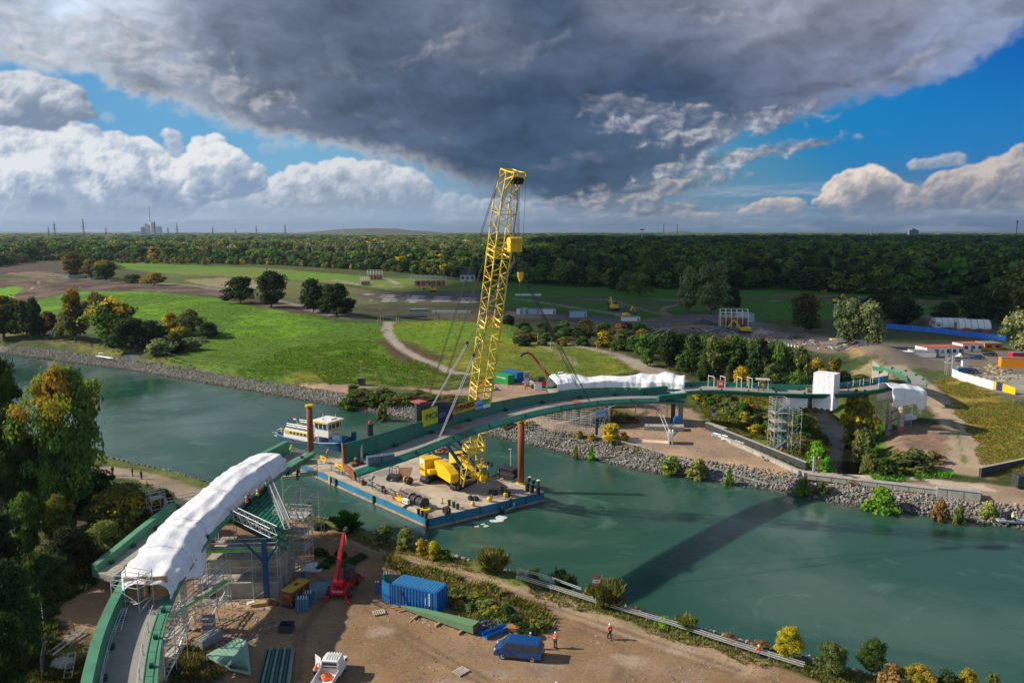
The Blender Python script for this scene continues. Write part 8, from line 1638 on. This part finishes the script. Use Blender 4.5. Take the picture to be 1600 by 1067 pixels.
def person_meshes(kind):
 if kind in _pp:return _pp[kind]
 J=pose(kind);d=[('pel','sp',.13,.125),('sp','ch',.125,.145),('ch','nk',.145,.055),('nk','h0',.055,.085),('h0','h1',.085,.095)];J2=dict(J)
 J2['nose']=J['h0']+V3((.12,0,.03));d.append(('h0','nose',.085,.022))
 for s,k in((-1,'R'),(1,'L')):
  J2['ear'+k]=J['h0']+V3((0,s*.085,.04));d.append(('h0','ear'+k,.08,.02))
  d+=[('ch','sh'+k,.145,.07),('sh'+k,'el'+k,.07,.048),('el'+k,'wr'+k,.048,.032),('pel','hip'+k,.13,.10),('hip'+k,'kn'+k,.10,.065),('kn'+k,'an'+k,.065,.045),('an'+k,'toe'+k,.045,.035)]
  u=(J['wr'+k]-J['el'+k]).normalized();pm=J['wr'+k]+u*.07;J2['pm'+k]=pm;d.append(('wr'+k,'pm'+k,.032,.036));w=u.cross(V3((0,s,0.2))).normalized()
  for i,(o_,l)in enumerate(((-.03,.075),(-.01,.085),(.01,.08),(.03,.06))):
   a_='f%s%d'%(k,i);J2[a_]=pm+w*o_+u*l*.6;J2[a_+'t']=pm+w*o_*1.1+u*l+V3((.01,-s*.025,0));d+=[('pm'+k,a_,.036,.009),(a_,a_+'t',.009,.008)]
  J2['th'+k]=J['wr'+k]+u*.06-w*.055+V3((0,-s*.01,0));d.append(('wr'+k,'th'+k,.032,.010))
 vs,es,rd=chain(J2,d);body=skinmesh(vs,es,rd,0)
 jk=[('pel','sp',.165,.165),('sp','ch',.165,.185),('ch','nk',.185,.075)]
 for k in 'RL':jk+=[('ch','sh'+k,.185,.10),('sh'+k,'el'+k,.10,.075),('el'+k,'wr'+k,.075,.055)]
 vs,es,rd=chain(J,jk);jacket=skinmesh(vs,es,rd,0)
 tr=[]
 for k in 'RL':tr+=[('pel','hip'+k,.15,.115),('hip'+k,'kn'+k,.115,.08),('kn'+k,'an'+k,.08,.07)]
 vs,es,rd=chain(J,tr);trs=skinmesh(vs,es,rd,0);bt=MB()
 for k in 'RL':bt.bar(J['an'+k]+V3((-.05,0,-.02)),J['toe'+k],.065,n=8)
 hm=MB().ell(J['h1']+V3((0,0,-.005)),(.135,.115,.105),12,8);hm.bar(J['h1']+V3((.05,0,-.01)),J['h1']+V3((.17,0,-.03)),.16,.015)
 bd=MB();c=J['sp']
 for z in(0,.1):
  p=c+V3((0,0,z));r_=.178
  for k in range(12):a,b=k*.5236,(k+1)*.5236;bd.bar(p+V3((r_*math.cos(a),r_*1.05*math.sin(a),0)),p+V3((r_*math.cos(b),r_*1.05*math.sin(b),0)),.02,.045)
 o=[bt.build('b',DKT),hm.build('h',M['white'],smooth=True),bd.build('r',REFL)];r=(body,jacket,trs,[q.data for q in o]);[bpy.data.objects.remove(q)for q in o]
 _pp[kind]=r;return r
def person(pos,rz,kind,jc,tc,hc,label,group=None,hi=True,s=1.0):
 body,jk,tr,(bt,hm,bd)=person_meshes(kind);b=bpy.data.objects.new('person',body);COL.objects.link(b);tag(b,label,'person',group);b.location=pos;b.rotation_euler=(0,0,rz);b.scale=(s,)*3
 def ch(n,me,m):
  me=me.copy();me.materials.clear();me.materials.append(m);o=bpy.data.objects.new(n,me);COL.objects.link(o);o.parent=b
 if not body.materials:body.materials.append(SKIN)
 ch('jacket',jk,jc);ch('trousers',tr,tc);ch('boots',bt,DKT)
 if hc:ch('helmet',hm,hc)
 else:ch('hair',hm,mat('brown hair',(.05,.03,.02),.8))
 if hi:ch('reflective_bands',bd,REFL)
O_,Lm,Rd=M['orange'],M['lime'],mat('vest red',(.75,.06,.03),.6);WH=M['white'];BH=M['cblue']
def PG(a,b):return scf(a,b)
person(PG(867.5,1012),R(60),'phone',O_,DKT,WH,'person in orange jacket and white helmet standing beside the blue van');person(PG(952,998.5),R(-80),'walk',O_,DKT,WH,'person in orange jacket and white helmet walking alone on the dirt yard')
person(PG(829,1013),R(90),'stand',Rd,DKT,WH,'person in red jacket and white helmet mostly hidden behind the blue van');person(PG(1185,1027),R(100),'sit',O_,BLT,WH,'person in orange jacket sitting on the crash barrier near the golden bush');person(PG(869,1093),0,'stand',O_,DKT,WH,'person at the bottom edge, only the white helmet visible')
person(PG(492,1062),R(20),'work',O_,DKT,WH,'person in orange leaning into the open door of the white pickup')
tz=lambda a,b,z:P(a,b,z)
person(tz(386,797,8.55),R(200),'stand',O_,DKT,WH,'person in orange vest and white helmet, left on the ribbed plate');person(tz(390,790,8.6),R(150),'stand',Rd,DKT,BH,'person in red jacket and blue helmet behind the orange vested one');person(tz(403,786,8.6),R(180),'phone',Lm,BLT,WH,'person in lime jacket and white helmet in the middle of the ribbed plate');person(tz(406,779,8.65),R(230),'stand',Rd,DKT,BH,'person in red jacket and blue helmet behind the lime jacket');person(tz(415,770,8.75),R(30),'stand',mat('white vest',(.7,.68,.66)),DKT,BH,'person in pale vest and blue helmet at the right end of the ribbed plate')
person(tz(454,712,9.25),R(10),'work',Lm,Lm,Lm,'person in full lime suit at the tip of the tarpaulin');person(tz(485,724,DZ+.05),R(0),'work',M['bgrn'],DKT,WH,'person in green jacket at the foot of the left rusty pile');person(tz(511,715,DZ+.05),R(30),'work',M['red'],M['red'],WH,'person in red overalls beside the end of the hoisted section')
person(tz(465,750,6.25),R(60),'work',DKT,DKT,None,'person in dark clothes on the scaffold platform over the water',hi=False);person(PG(463,815),R(90),'stand',O_,O_,WH,'person in orange clothes at the shore scaffold beside the striped board')
person(P(797,792,-2.15),R(40),'work',DKT,DKT,Lm,'person in dark clothes and lime helmet steering the small motor boat',hi=False)
person(PG(821,611),R(-90),'stand',O_,mat('grey cloth',(.25,.24,.22)),WH,'person in orange jacket standing on the far yard near the boom');person(PG(858,611),R(0),'work',O_,O_,WH,'person in orange suit in front of the far red telehandler');person(PG(862,611),R(180),'stand',Rd,DKT,Lm,'person with lime helmet beside the orange suited one')
q,t,n=on(RF,1196,.6,.02);person(q,R(200),'work',O_,Rd,M['orange'],'bending person in orange clothes under the deck shelter');q,t,n=on(RF,1184,0,.02);person(q,R(0),'stand',mat('grey jacket',(.2,.22,.24)),DKT,WH,'person in grey clothes left under the deck shelter',hi=False)
for px_,i in((1325,0),(1373,1)):q,t,n=on(RF,px_,.3,.02);person(q,R(90),'stand',BLT,BLT,BH,['person in blue right of the tall white box','person in blue beside the torn sheeting'][i],hi=False)
person(PG(1221,712),R(-60),'stand',O_,DKT,M['orange'],'person in orange vest beside the dark retaining wall');person(PG(1583,799)+Vector((0,0,.9)),R(0),'sit',Lm,DKT,WH,'person in lime jacket seated on the trailer at the right edge')
person(PG(176,743),R(-30),'stand',BLT,DKT,None,'person in blue jacket on the near towpath with a dog',hi=False);person(PG(207,744),R(40),'stand',DKT,DKT,None,'person in black on the near towpath, middle of three walkers',hi=False);person(PG(221,749),R(60),'stand',DKT,DKT,None,'person in black on the near towpath, rightmost of three walkers',hi=False)
person(PG(203,556),0,'stand',DKT,DKT,None,'person in dark clothes at the barrier gate on the far towpath',hi=False);person(PG(212,556),0,'stand',BLT,DKT,None,'person in blue right of the barrier gate on the far towpath',hi=False)
dv=[(-.32,0,.5),(0,0,.5),(.28,0,.5),(.42,0,.62),(.52,0,.70),(.68,0,.66),(-.5,0,.6)];de=[(0,1),(1,2),(2,3),(3,4),(4,5),(0,6)];dr=[.10,.11,.13,.07,.075,.03,.02]
for s in(-1,1):
 i=len(dv);dv+=[(.27,s*.09,.42),(.25,s*.09,.22),(.27,s*.09,.03),(-.30,s*.09,.40),(-.22,s*.09,.28),(-.38,s*.09,.15),(-.33,s*.09,.03),(.5,s*.05,.80)]
 de+=[(2,i),(i,i+1),(i+1,i+2),(0,i+3),(i+3,i+4),(i+4,i+5),(i+5,i+6),(4,i+7)];dr+=[.055,.032,.028,.07,.045,.028,.026,.018]
dm=skinmesh(dv,de,dr,1);dm.materials.append(mat('black fur',(.015,.014,.013),.9));dg_=bpy.data.objects.new('dog',dm);COL.objects.link(dg_);dg_.location=PG(169,741);dg_.rotation_euler=(0,0,R(160));tag(dg_,'black dog standing left of the person in blue on the near towpath','dog')
#site offices, sheds, tents beyond the small river
def size(px0,px1,by,top=None):
 p=scf((px0+px1)/2,by);d=p.y*math.cos(TILT)+CH*math.sin(TILT)
 return p,(px1-px0)/F*d,(onY((px0+px1)/2,top,p.y).z-p.z if top else 0)
def simple(name,label,cat,px0,px1,by,top,rz=0.0,m='white',D=2.5,roof=None,win=0,doors=0,group=None):
 p,w,h=size(px0,px1,by,top);h=max(.8,h-D*.15);r=thing(name,label,cat,p,rz,group);MB().box((0,D/2,h/2),(w,D,h)).build('wall',m if not isinstance(m,str)else M[m],r)
 MB().box((0,D/2,h+.06),(w+.1,D+.1,.14)).build('roof',roof or M['grey'],r)
 for k in range(win):MB().box((-w/2+(k+.5)*w/win,-.02,h*.58),(w/win*.5,.05,h*.4)).build('window',M['glass'],r)
 for k in range(doors):MB().box((-w/2+(k+.9)*w/doors,-.03,h*.42),(.9,.05,h*.8)).build('door',M['grey'],r)
 return r,w,h
RR=mat('red roof sheet',(.50,.09,.06),.6,c2=(.45,.22,.12),c2amt=.5,c2scale=.2);OC=mat('orange container',(.78,.27,.01),.5);BL=mat('pale blue panel',(.35,.5,.62),.5)
simple('white_container','plain white container in front of the red roofed site office','container',1427,1461,560,546,R(-8),D=5)
simple('site_office','long site office with faded red roof and blue doors','site office',1444,1509,557,539,R(10),'white',6,RR,6,3);simple('site_office','second red roofed site office left of the orange units','site office',1503,1537,550,534,R(4),'white',6,RR,3,2)
simple('site_office','orange and dark garage units right of the red roofed offices','site office',1538,1566,547,533,0,OC,6,None,2,1);simple('shipping_container','orange container with small white sign at the right edge','container',1566,1606,575,558,R(-12),OC,2.4)
simple('shipping_container','small red container above the orange one at the right edge','container',1582,1610,559,550,0,'red',2.4);simple('switch_cabinet','white cabinet between the parked cars and the white hoarding','cabinet',1504,1514,573,563,0,'white',1);simple('blue_hut','blue hut behind the left part of the white hoarding','hut',1496,1513,585,573,R(6),'cblue',2.5)
for i,(a,b,c,t)in enumerate([(1376,1388,553,548),(1386,1398,555,549),(1396,1410,557,550),(1406,1426,560,551)]):simple('concrete_tank','pale concrete trough in the row left of the white container','trough',a,b,c,t,R(-10),'conc',3,M['white'],group='pale concrete troughs')
for k in range(8):simple('concrete_block','small white concrete block along the yard kerb','concrete block',1212+k*5,1216+k*5,538+k*.9,535+k*.9,0,'white',.8,group='white kerb blocks')
r=thing('scaffold_sign','white upright banner on a scaffold frame at the start of the hoarding','banner frame',scf(1484,588));[MB().bar((x,y_,0),(x,y_,6.2),.07,n=5).build('post',M['steel'],r)for x in(-1,.2)for y_ in(0,1)];MB().box((.7,-.1,3.9),(1.2,.06,4.2),.5).build('banner_sheet',M['white'],r)
def tent(label,px0,px1,by,top,rz):
 p,w,h=size(px0,px1,by,top);r=thing('tunnel_tent',label,'tent',p,rz);D=w*.32;n=12;ring=lambda x:[(x,D*math.cos(math.pi*k/n)+D,h*.92*math.sin(math.pi*k/n))for k in range(n+1)]
 MB().loft([ring(-w/2),ring(w/2)],True).build('cover',M['white'],r);mb=MB()
 for x in np.linspace(-w/2+.3,w/2-.3,6):q=[Vector((x,D*1.01*math.cos(math.pi*k/n)+D,h*.93*math.sin(math.pi*k/n)))for k in range(n+1)];mb.path(q,.09)
 mb.build('hoop',M['grey'],r);MB().box((-w/2-.05,D,h*.3),(.06,D*.8,h*.55)).build('door',M['grey'],r)
tent('left white tunnel tent behind the blue screen fence',1464,1512,512,497,R(-12));tent('right white tunnel tent behind the blue screen fence',1500,1547,515,499,R(-12));simple('shed','small white shed at the left end of the tunnel tents','shed',1461,1472,512,504,0,'white',3,None,1)
for i,(a,b)in enumerate([(1482,516),(1510,517),(1530,518),(1545,519),(1556,518)]):heap('rusty timber and steel scrap in front of the tunnel tents',a,b,4,1.2,M['rust' if i%2 else 'dark'],50+i,'scrap heap','scrap_heap')['group']='scrap heaps by the tents'
def framehouse(label,px0,px1,by,top,rz,bm='wood',long_=False,D=7):
 p,w,h=size(px0,px1,by,top);r=thing('frame_house',label,'building',p,rz);e=h*.62;n=7 if long_ else 5;mb=MB()
 for k in range(n+1):
  x=-w/2+w*k/n;q=[(x,0,0),(x,0,e),(x,D/2,h),(x,D,e),(x,D,0)]
  for a,b in zip(q[:-1],q[1:]):mb.bar(a,b,.28 if not long_ else.2)
 for y_,z in((0,e),(D/4,(e+h)/2),(D/2,h),(D*.75,(e+h)/2),(D,e)):mb.bar((-w/2,y_,z),(w/2,y_,z),.2)
 mb.build('roof_frame',M['white'],r);MB().box((w*.04,D/2,e*.4),(w*.86,D*.8,e*.8)).build('wall',mat('timber cladding',(.30,.12,.06),.8,var=.2,scale=.5),r);[MB().box((w*x,D*.1-.06,e*.38),(1.6,.06,1.8)).build('window',M['glass'],r)for x in(-.28,.05,.33)]
 if long_:MB().box((0,D*.25,(e+h)/2+.1),(w*1.0,D*.5,.06),0).build('roof_sheet',mat('translucent sheet',(.5,.56,.6),.4),r)
 return r
framehouse('small open frame house in front on the left meadow',563,578,446,433,R(6),D=5);framehouse('second frame house with brick red box behind the small one',574,597,437,422,R(4),D=6);framehouse('long frame hall with red timber boxes beside the reservoir field',642,697,447,431,R(3),long_=True);framehouse('timber house with white roof frame among the gravel heaps',1126,1168,512,484,R(-10));simple('blue_shed','pale blue shed behind the timber house with roof frame','shed',1160,1178,503,487,0,BL,7)
r,w,h=simple('dwelling_house','dark roofed white house at the edge of the sunlit wood','house',719,742,440,428,0,mat('pale blue render',(.4,.52,.5)),7,None,3,1);MB().extr([(-.4,h),(3.5,h+5),(7.4,h)],-w/2-.4,w/2+.4,'x').build('gable_roof',M['dark'],r)
for i,(a,b,c,t,m_,lb)in enumerate([(807,815,491,481,'white','white container at the left end of the row'),(816,824,491,480,BL,'pale blue container second from left in the row'),(825,842,491,481,BL,'grey blue container in the middle of the row'),(842,868,491,481,'white','long white container at the right end of the row'),(890,917,496,485,BL,'single grey blue container right of the row'),(972,1000,502,493,'white','white lorry trailer parked on the shaded site road')]):simple('site_container',lb,'container',a,b,c,t,R(-3),m_,5,None,0,1)
for i,(a,b,c,t,m_,lb)in enumerate([(98,107,434,430,'white','small white hut left on the crest'),(109,133,435,430,'grey','long grey shed on the crest'),(136,146,435,430,BL,'small blue grey hut right on the crest'),(139,147,404,390,'dark','dark viewing tower in front of the left wood'),(675,735,489,485,'white','long white low slab pile behind the mound'),(640,666,487,482,mat('turquoise',(.05,.3,.33)),'turquoise tarpaulin stack behind the mound'),(805,846,462,458,'white','long white construction bridge on the shaded meadow'),(1139,1146,448,445,'white','tiny white hut on the shaded meadow edge'),(1286,1292,456,451,OC,'tiny orange hut at the shaded wood edge'),(966,975,485,479,'cblue','dark blue box beside the yellow digger')]):simple('hut' if c-t<12 else 'viewing_tower',lb,'hut' if c-t<12 else 'tower',a,b,c,t,0,m_,4)
def digger(label,px,by,s,rz,cat='excavator',bm='yellow'):
 r=thing('excavator',label,cat,scf(px,by),rz);
 for y_ in(-1.1,1.1):MB().loft([[(x,y_+w_,z)for x,z in((-1.8,0),(1.8,0),(2.1,.45),(1.8,.9),(-1.8,.9),(-2.1,.45))]for w_ in(-.3,.3)]).build('track',M['black'],r)
 MB().box((-.4,0,1.6),(3.4,2.4,1.2)).build('body',M[bm],r,bevel=.1);MB().box((.6,-.7,2.4),(1.3,1.0,1.4)).build('cab',M['glass'],r);b=MB().bar((1.2,.2,1.6),(3.6,.2,4.6),.4,.5).build('boom',M[bm],r);MB().bar((3.6,.2,4.6),(5.4,.2,2.2),.3,.4).build('arm',M[bm],b);MB().box((5.5,.2,1.7),(.9,1.1,.9),0).build('bucket',M['dark'],b);r.scale=(s,s,s)
digger('yellow excavator in front of the timber house with roof frame',1163,522,1.25,R(170));digger('yellow excavator with raised arm beside the dark blue box',959,485,1.5,R(100));digger('small yellow excavator on the reservoir field',677,456,1.2,R(180));digger('tiny yellow machine on the shaded meadow',1308,474,1.2,R(20));digger('yellow loader behind the gravel heaps left of the trough row',1306,539,1.0,R(0),'loader');digger('grey green site machine on the road left of the white lorry trailer',980,497,1.2,R(40))
r=thing('bare_birch','bare white birch trunk in front of the dark trees by the tents','tree',scf(1540,504));MB().bar((0,0,0),(2.6,0,15),.28,n=6,w2=.12).build('trunk',BIRCH,r);[MB().bar((2.6*t,0,15*t),(2.6*t+a,0,15*t+2.5),.08,n=5).build('branch',BIRCH,r)for t,a in((.6,1),(.75,-1),(.9,1.2))]
r=thing('open_ramp','concrete channel ramp running down into the valley thicket','ramp',(0,0,0));q=[P(1040,514,.6),P(1046,517,.6),P(1020,536,.2),P(1004,530,.2)];MB().prism([(p.x,p.y)for p in q],.1,.3).build('floor',M['conc'],r);MB().bar(q[0],q[3],.5,1.2).build('side_wall',M['conc'],r);MB().bar(q[1],q[2],.5,1.2).build('side_wall',M['conc'],r)
r=thing('footbridge','dark flat footbridge behind the gap between the two mounds','bridge',(0,0,0));a,b=P(590,498,2.2),P(665,494,2.2);MB().bar(a,b,5,.6).build('deck',M['dark'],r);MB().bar(a+Vector((0,-2.5,.9)),b+Vector((0,-2.5,.9)),.1,.9).build('parapet',M['grey'],r)
#the skyline
def far(px,py,Y):return onY(px,py,Y)
HZM=mat('far building pale',(.52,.55,.58),.8);HZD=mat('far building dark',(.16,.18,.21),.8)
pp=thing('power_station','power station with tall white chimney and pale blocks on the left horizon','power station',(far(235,362,8000).x,8000,0));o=pp.location.copy()
def blk(px0,px1,top,Y,name,m,D=60):a,b=far(px0,top,Y),far(px1,top,Y);return MB().box(Vector(((a.x+b.x)/2,Y,a.z/2))-o,(b.x-a.x,D,a.z)).build(name,m,pp)
blk(222,227,355,8000,'boiler_house',HZD);blk(228,233.5,350,8010,'boiler_house',HZM);blk(245.5,251,354,8000,'turbine_hall',HZM);blk(206,222,362,7990,'low_hall',HZM)
a=far(238,347.5,8000);MB().bar(Vector((a.x,8000,0))-o,Vector((a.x,8000,a.z))-o,30,n=18,w2=26).build('cooling_tower',HZM,pp);a=far(229.5,322,8000);MB().bar(Vector((a.x,8040,0))-o,Vector((a.x,8040,a.z))-o,9,n=12,w2=6).build('chimney',HZM,pp)
def pylon(px,top,Y,lb):
 p=far(px,top,Y);h=p.z;r=thing('power_pylon',lb,'pylon',(p.x,Y,0));k=1.0+Y/2600
 for sx_,sy in((1,1),(-1,1),(-1,-1),(1,-1)):MB().bar((sx_*4,sy*4,0),(0,0,h),.3*k,n=4).build('leg',HZD,r)
 for z,w_ in((.68,11),(.82,8)):MB().bar((-w_,0,h*z),(w_,0,h*z),.35*k).build('cross_arm',HZD,r)
 mb=MB();[mb.bar((4*(1-t),4*(1-t),h*t),(-4*(1-t-.14),4*(1-t-.14),h*(t+.14)),.2*k)for t in(0,.14,.28,.42,.56,.7)];mb.build('lattice',HZD,r)
for px,t,Y,lb in((84,345,2600,'second pylon from the left on the horizon'),(129,341,2300,'third and taller pylon left of the power station'),(75,353,3400,'small pylon at the far left horizon'),(241,344,2800,'pylon in front of the power station'),(276,348,2700,'pylon just right of the power station'),(262,353,3600,'small pylon right of the power station blocks'),(332,354,3200,'pylon halfway between the power station and the spire'),(368,357,4200,'tiny pylon left of the spire'),(400,350,3000,'pylon left of the red chimney'),(165,354,3800,'small pylon left of the power station')):pylon(px,t,Y,lb)
def stack(name,lb,cat,px,top,Y,r_,m=HZD,cap=None):
 p=far(px,top,Y);r=thing(name,lb,cat,(p.x,Y,0));MB().bar((0,0,0),(0,0,p.z),r_,n=10,w2=r_*.7).build('shaft',m,r)
 if cap:MB().box((0,0,p.z-cap[1]/2),(cap[0],cap[0]*.6,cap[1])).build('head',cap[2],r)
stack('chimney','slim reddish chimney right of the pylons on the left horizon','chimney',445,352,6000,7);stack('chimney','left of two dark chimneys behind the shaded wood','chimney',1037,350,6000,6);stack('chimney','right of two dark chimneys behind the shaded wood','chimney',1058,350,6000,6);stack('television_tower','tall thin tower on the right horizon','tower',1590,345,4500,3,cap=(9,12,HZD));stack('church_tower','small church spire left of the block on the right horizon','tower',1362,360,5500,7);stack('chimney','thin dark chimney beside the church spire','chimney',1356,359,5600,4)
stack('advertising_pylon','red topped advertising mast over the shaded wood','mast',1003.5,358,2400,1.2,HZM,(12,3.5,M['red']));stack('wind_turbine','wind turbine on the flat hill in the distance','wind turbine',536,350,5200,3,HZM)
p=far(997,372,2350);r=thing('furniture_store','white hall with red front under the advertising mast','building',(p.x,2350,0));MB().box((10,10,11),(34,20,22)).build('wall',M['white'],r);MB().box((-6,-.5,11),(18,20,21)).build('red_front',M['red'],r)
p=far(1427,361,5000);r=thing('tower_block','broad flat block on the right horizon','building',(p.x,5000,0));MB().box((0,0,27),(60,20,54)).build('wall',HZD,r);MB().box((0,0,57),(25,12,8)).build('roof_storey',HZD,r)
g=random.Random(3)
for i,(a,b)in enumerate([(1327,382),(1345,384),(1358,388),(1408,377),(1411,381),(1362,391),(1445,385),(1487,383),(1492,386),(1511,388),(1514,390),(1389,386),(1468,380),(1540,384),(1478,377),(1335,377)]):
 Y=1500+(392-b)*80;p=far(a,b,Y);r=thing('village_house','tiny gabled house showing between the tree tops on the right','house',(p.x,Y,0),g.uniform(-1,1),'houses among the right hand woods');MB().box((0,0,p.z/2-2),(10,9,p.z-4)).build('wall',M['white'],r);MB().extr([(-5,p.z-4),(0,p.z),(5,p.z-4)],-5.5,5.5).build('roof',M['rust' if i%3 else 'dark'],r)
def hill(name,prof,Y,D,c):
 pts=[far(a,b,Y)for a,b in prof];mb=MB();rows_=[]
 for k,(dy,f_)in enumerate(((-D,0),(-D*.55,.5),(-D*.2,.92),(0,1),(D,.0))):rows_.append([(p.x,Y+dy,max(0,p.z)*f_-1)for p in pts])
 n=len(pts);mb.add([q for rw in rows_ for q in rw],[(j*n+i,j*n+i+1,(j+1)*n+i+1,(j+1)*n+i)for j in range(4)for i in range(n-1)]);tag(mb.build(name,mat(name,c,.95,var=.3,scale=.01),None,smooth=True),kind='structure')
hill('far_hill',[(455,364.5),(490,362),(515,359.5),(540,357.5),(585,356.5),(618,357),(640,359.5),(680,362),(705,364.5)],5600,700,(.07,.085,.05));hill('far_hill',[(1035,364.5),(1055,361.5),(1070,361),(1085,363.5),(1095,364.5)],6500,400,(.05,.07,.05));hill('far_ridge',[(-400,363.2),(0,361.2),(150,361.8),(260,362.4),(420,363.2),(500,364)],13500,900,(.08,.1,.1));hill('far_ridge',[(690,363.5),(900,363),(1000,362.6),(1250,362.2),(1400,362.4),(1520,361.6),(1650,361.8),(1900,363)],12500,900,(.05,.07,.06))
#the cloud sheet added out of view, outlined so its shadow covers the right land
def cloud():
 HC=1500.0;t=HC/sdir.z;off=sdir*t
 sh=[G(560,458),G(590,476),G(700,478),G(790,500),G(880,522),G(1000,538),G(1180,545),G(1290,548),G(1400,560),G(1600,548),G(1900,560)]
 sh=[(p.x,p.y)for p in sh]+[(2600,1200),(3600,4550),(340,4550),(90,2400),(60,1150),(-20,900),(-75,620)]
 sh=[(a+off.x,b+off.y)for a,b in sh];xs,ys=zip(*sh);st=60
 gx,gy=np.meshgrid(np.arange(min(xs)-300,max(xs)+300,st),np.arange(min(ys)-300,max(ys)+300,st));X_,Y_=gx.ravel(),gy.ravel()
 s=sdpoly(X_,Y_,sh)+(fbm(X_,Y_,260,3,77)-.5)*90;th=np.clip(s,0,400)
 up=HC+20+th*0.9*(.6+.8*fbm(X_,Y_,400,4,5));dn=HC-12*sst(th,0,60)*(1+2*fbm(X_,Y_,200,3,6));up=np.where(s>0,up,HC);
 ny,nx=gx.shape;i0=(np.arange(ny-1)[:,None]*nx+np.arange(nx-1)[None]).ravel();q=np.stack([i0,i0+1,i0+nx+1,i0+nx],1);keep=(s[q]>0).all(1);q=q[keep]
 V=np.vstack([np.stack([X_,Y_,up],1),np.stack([X_,Y_,dn],1)]);Fq=np.vstack([q,q[:,::-1]+len(X_)]);u,inv=np.unique(Fq,return_inverse=True)
 tag(meshnp('cloud',V[u],inv.reshape(-1,4),mat('cloud',(.85,.86,.88),1.0,var=.02),smooth=True),kind='structure')
cloud()
#haze
hzm=bpy.data.materials.new('haze');hzm.use_nodes=True;nt=hzm.node_tree;nt.nodes.remove(nt.nodes['Principled BSDF']);pv=nt.nodes.new('ShaderNodeVolumePrincipled')
pv.inputs['Color'].default_value=(.62,.78,1,1);pv.inputs['Density'].default_value=3.2e-5;pv.inputs['Anisotropy'].default_value=.3;nt.links.new(pv.outputs[0],nt.nodes['Material Output'].inputs['Volume'])
tag(MB().box((0,14000,160),(36000,29000,345)).build('haze',hzm,None),kind='stuff')
